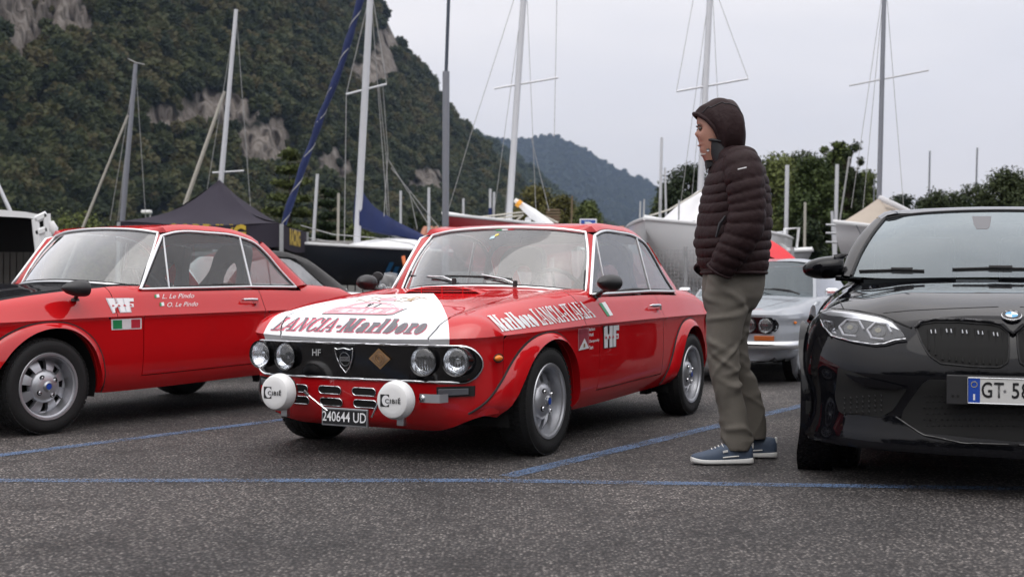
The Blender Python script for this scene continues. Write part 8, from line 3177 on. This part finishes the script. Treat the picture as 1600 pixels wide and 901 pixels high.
# red umbrella and the person under it
ub = thing('umbrella', 'open red umbrella behind the silver coupe roof', 'umbrella', (at(1196, 400, 14).x, 14, 0))
U = lambda x, y, d=14.0: at(x, y, d) - ub.location
tp_ = U(1186, 368)
rim = [tp_ + Vector((math.cos(a_) * .52, math.sin(a_) * .52, -.25 - .10 * math.cos(a_))) for a_ in np.linspace(0, 2 * math.pi, 9)[:-1]]
for k_ in range(8):
    a_, b_ = rim[k_], rim[(k_ + 1) % 8]
    rows = []
    for t in np.linspace(0, 1, 6):
        bul = .05 * math.sin(math.pi * t)
        rows.append([tp_.lerp(a_.lerp(b_, u), t) + Vector((0, 0, bul - .03 * t * math.sin(math.pi * u))) for u in np.linspace(0, 1, 5)])
    MB().grid(rows).build('canopy_panel', M.setdefault('umb', mat('umbrella_red', (.62, .02, .03), .6)), ub, smooth=40)
MB().tube([tp_ + Vector((0, 0, .05)), tp_ - Vector((-.05, 0, .8))], .010, 6).build('shaft', M['steel'], ub)
p2 = thing('person', 'person with dark hair half hidden under the red umbrella', 'person', (at(1203, 400, 14.1).x, 14.1, 0))
hz_ = at(1205, 399, 14.1).z
sk = [(0, 0, hz_ + .10, .045), (0, 0, hz_, .095), (0, 0, hz_ - .09, .075), (0, 0, hz_ - .15, .055), (0, 0, hz_ - .22, .12), (0, 0, hz_ - .45, .17), (0, 0, hz_ - .75, .15), (0, 0, hz_ - .9, .16)]
MB().tube([Vector(q_[:3]) for q_ in sk], [q_[3] for q_ in sk], 16).build('body', M['skin'], p2, smooth=180)
MB().lathe([(.0, .125), (.07, .10), (.105, .04), (.108, -.03), (.09, -.04)], 20, axis='Z', c=(.015, .01, hz_ + .01)).build('hair', mat('dark_hair', (.015, .010, .008), .6), p2, smooth=60)
MB().lathe([(.07, hz_ - .17), (.19, hz_ - .24), (.215, hz_ - .5), (.20, hz_ - .95)], 20, axis='Z').build('coat', mat('dark_coat', (.03, .03, .04), .8), p2, smooth=60)
for sg in (1, -1): MB().tube([(sg * .09, 0, hz_ - .9), (sg * .10, 0, .5), (sg * .10, 0, .02)], [.10, .075, .06], 10).build('trouser_leg', M['trouser'], p2, smooth=60)

# motorcycle between the coupes
mc = thing('motorcycle', 'black motorcycle with a clear screen between the two red coupes', 'motorcycle', (at(606, 450, 9.6).x, 9.6, 0))
Q = lambda x, y, d=9.6: at(x, y, d) - mc.location
for y_, d_ in ((0, -.25), (0, 1.1)):
    MB().lathe([(.23, -.05), (.29, -.045), (.30, 0), (.29, .045), (.23, .05)], 28, axis='X', c=(y_, d_, .30)).build('wheel', M['rubber'], mc, smooth=50)
fa = [Q(588, 462, 9.5), Q(590, 436, 9.5), Q(600, 428, 9.5), Q(616, 430, 9.45), Q(632, 442, 9.5), Q(636, 464, 9.5)]
MB().grid([[p for p in fa], [p.lerp(Q(612, 452, 9.3), .5) - Vector((0, .12, 0)) for p in fa], [Q(612, 460, 9.2)] * 6]).build('fairing', M['black_gloss'], mc, smooth=50)
MB().grid([[Q(601, 436, 9.45), Q(611, 438, 9.4), Q(620, 436, 9.45)], [Q(600, 426, 9.5), Q(611, 425, 9.45), Q(621, 427, 9.5)]]).build('screen', M['windscreen'], mc, smooth=60)
MB().tube([Q(588, 440, 9.6), Q(600, 434, 9.55), Q(625, 434, 9.55), Q(638, 440, 9.6)], .014, 6).build('handlebar', M['black_matt'], mc)
for x_, y_ in ((590, 434), (634, 432)): MB().lathe([(0, -.02), (.045, -.012), (.05, .01), (0, .02)], 14, axis='Y', c=Q(x_, y_, 9.5)).build('mirror', M['black_plastic'], mc, smooth=60)
for x_, y_ in ((597, 450), (606, 454), (622, 451)): MB().lathe([(0, -.03), (.03, -.015), (.034, .01)], 14, axis='Y', c=Q(x_, y_, 9.18)).build('lamp', M['lamp_glass'], mc, smooth=60)
MB().grid([[Vector((x, d, z)) for x in (-.14, 0, .14)] for d, z in ((.1, .78), (.5, .82), (1.2, .80))]).build('seat', M['black_plastic'], mc, smooth=60)
for sg in (1, -1): MB().tube([(sg * .09, -.25, .3), (sg * .09, -.02, .85)], .028, 8).build('fork', M['steel'], mc)
MB().box((0, .45, .5), (.28, .6, .4)).build('engine', M['black_matt'], mc, bevel=.05)

# sheds, roofs, chimney, sign, walls
M['brick'] = mat('brick_red', (.24, .10, .065), .9, var=.3, scale=9, bump=.5, bscale=30)
M['terracotta'] = mat('terracotta', (.30, .125, .075), .85, var=.35, scale=6)
M['render_grey'] = mat('grey_render', (.30, .29, .28), .9, var=.12, scale=1.5)
def shed(name, label, cat, x0, x1, ytop, yeave, d, mt):
    a_, b_ = at(x0, ytop, d), at(x1, ytop, d)
    e_ = at(x0, yeave, d).z
    s_ = thing(name, label, cat, ((a_.x + b_.x) / 2, d, 0))
    w = (b_.x - a_.x) / 2
    MB().box((0, 1.5, e_ / 2), (2 * w * .94, 2.8, e_)).build('wall', mt, s_)
    n_ = max(4, int(2 * w / .22))
    for k_ in range(n_):                       # rows of pantiles down the slope
        x = lerp(-w, w, (k_ + .5) / n_)
        MB().tube([(x, -.15, e_), (x, 1.5, a_.z)], w / n_ * 1.02, 6, flat=((0, 0, 1), .6)).build('tile', M['terracotta'], s_)
    MB().grid([[Vector((x, 1.5, a_.z)), Vector((x, 3.1, e_))] for x in (-w, w)]).build('roof_back', M['terracotta'], s_)
shed('shed', 'low shed with terracotta tiled roof above the rally coupe rear pillar', 'shed', 972, 1050, 352, 376, 34, M['render_grey'])
shed('shed', 'small brick-red hut roof beside the boom cover end', 'shed', 655, 692, 352, 372, 40, M['brick'])
ch_ = thing('chimney', 'stacked brick chimney with slatted cap above the rally coupe roof', 'chimney', (at(864, 340, 38).x, 38, 0))
for k_ in range(5):
    z_ = at(864, 346 - k_ * 4.4, 38).z
    MB().box((0, 0, z_), (.46 if k_ % 2 else .42, .46, .055)).build('cap_slab', M['timber'], ch_)
MB().box((0, 0, at(864, 348, 38).z / 2), (.38, .38, at(864, 328, 38).z)).build('stack', M['brick'], ch_)
pr = thing('parking_sign', 'blue parking sign with white letter behind the rally coupe roof', 'sign', (at(919, 350, 20).x, 20, 0))
z_ = at(919, 357, 20).z
MB().box((0, 0, z_), (.29, .02, .33)).build('sign_plate', M['white_decal'], pr)
MB().box((0, -.012, z_), (.245, .006, .285)).build('sign_field', mat('sign_blue', (.02, .09, .40), .5), pr)
text_mesh('sign_lettering', 'P', .20, M['white_decal'], pr, frame((0, -.016, z_), (1, 0, 0), (0, 0, 1)), bold=.006)
MB().tube([(0, .03, 0), (0, .03, z_ + .1)], .025, 8).build('post', M['galv'], pr)
gw = thing('boundary_wall', 'low grey rendered wall behind the navy boat', 'wall', (at(565, 400, 33).x, 33, 0))
MB().box((0, .1, at(565, 376, 33).z / 2), (3.1, .2, at(565, 376, 33).z)).build('wall_face', M['render_grey'], gw)
rw_ = thing('ribbed_fence', 'grey ribbed panel fence under the navy hull', 'fence', (at(530, 460, 16).x, 16, 0))
for k_ in range(24): MB().box((lerp(-1.4, 1.0, k_ / 23), 0, .46), (.085, .04, .92)).build('panel', mat('rib_grey', (.20, .20, .19), .8, var=.15) if k_ == 0 else bpy.data.materials['rib_grey'], rw_)
lp = thing('yard_lamp', 'small white lamp head left of the gazebo roof', 'lamp', (at(229, 340, 40).x, 40, 0))
z_ = at(229, 331, 40).z
MB().box((0, 0, z_), (.34, .2, .12)).build('lamp_head', M['white_plastic'], lp, bevel=.04)
MB().tube([(.12, 0, 0), (.12, 0, z_)], .03, 6).build('post', M['galv'], lp)
# wire fence in front of the white boat
wf = thing('wire_fence', 'wire mesh fence in front of the white boat', 'fence', (at(1060, 420, 15.5).x, 15.5, 0))
x0_, x1_ = -1.3, 1.5
mesh_ = MB()
zt_ = at(1060, 391, 15.5).z
for x in np.arange(x0_, x1_, .05): mesh_.box((x, 0, zt_ / 2), (.0035, .0035, zt_))
for z in np.arange(.05, zt_ + .01, .05): mesh_.box(((x0_ + x1_) / 2, .004, z), (x1_ - x0_, .0035, .0035))
mesh_.build('wire_mesh', M['galv'], wf)['kind'] = 'stuff'
for x in (x0_, .1, x1_): MB().tube([(x, .04, 0), (x, .04, zt_ + .05)], .025, 8).build('post', M['galv'], wf)
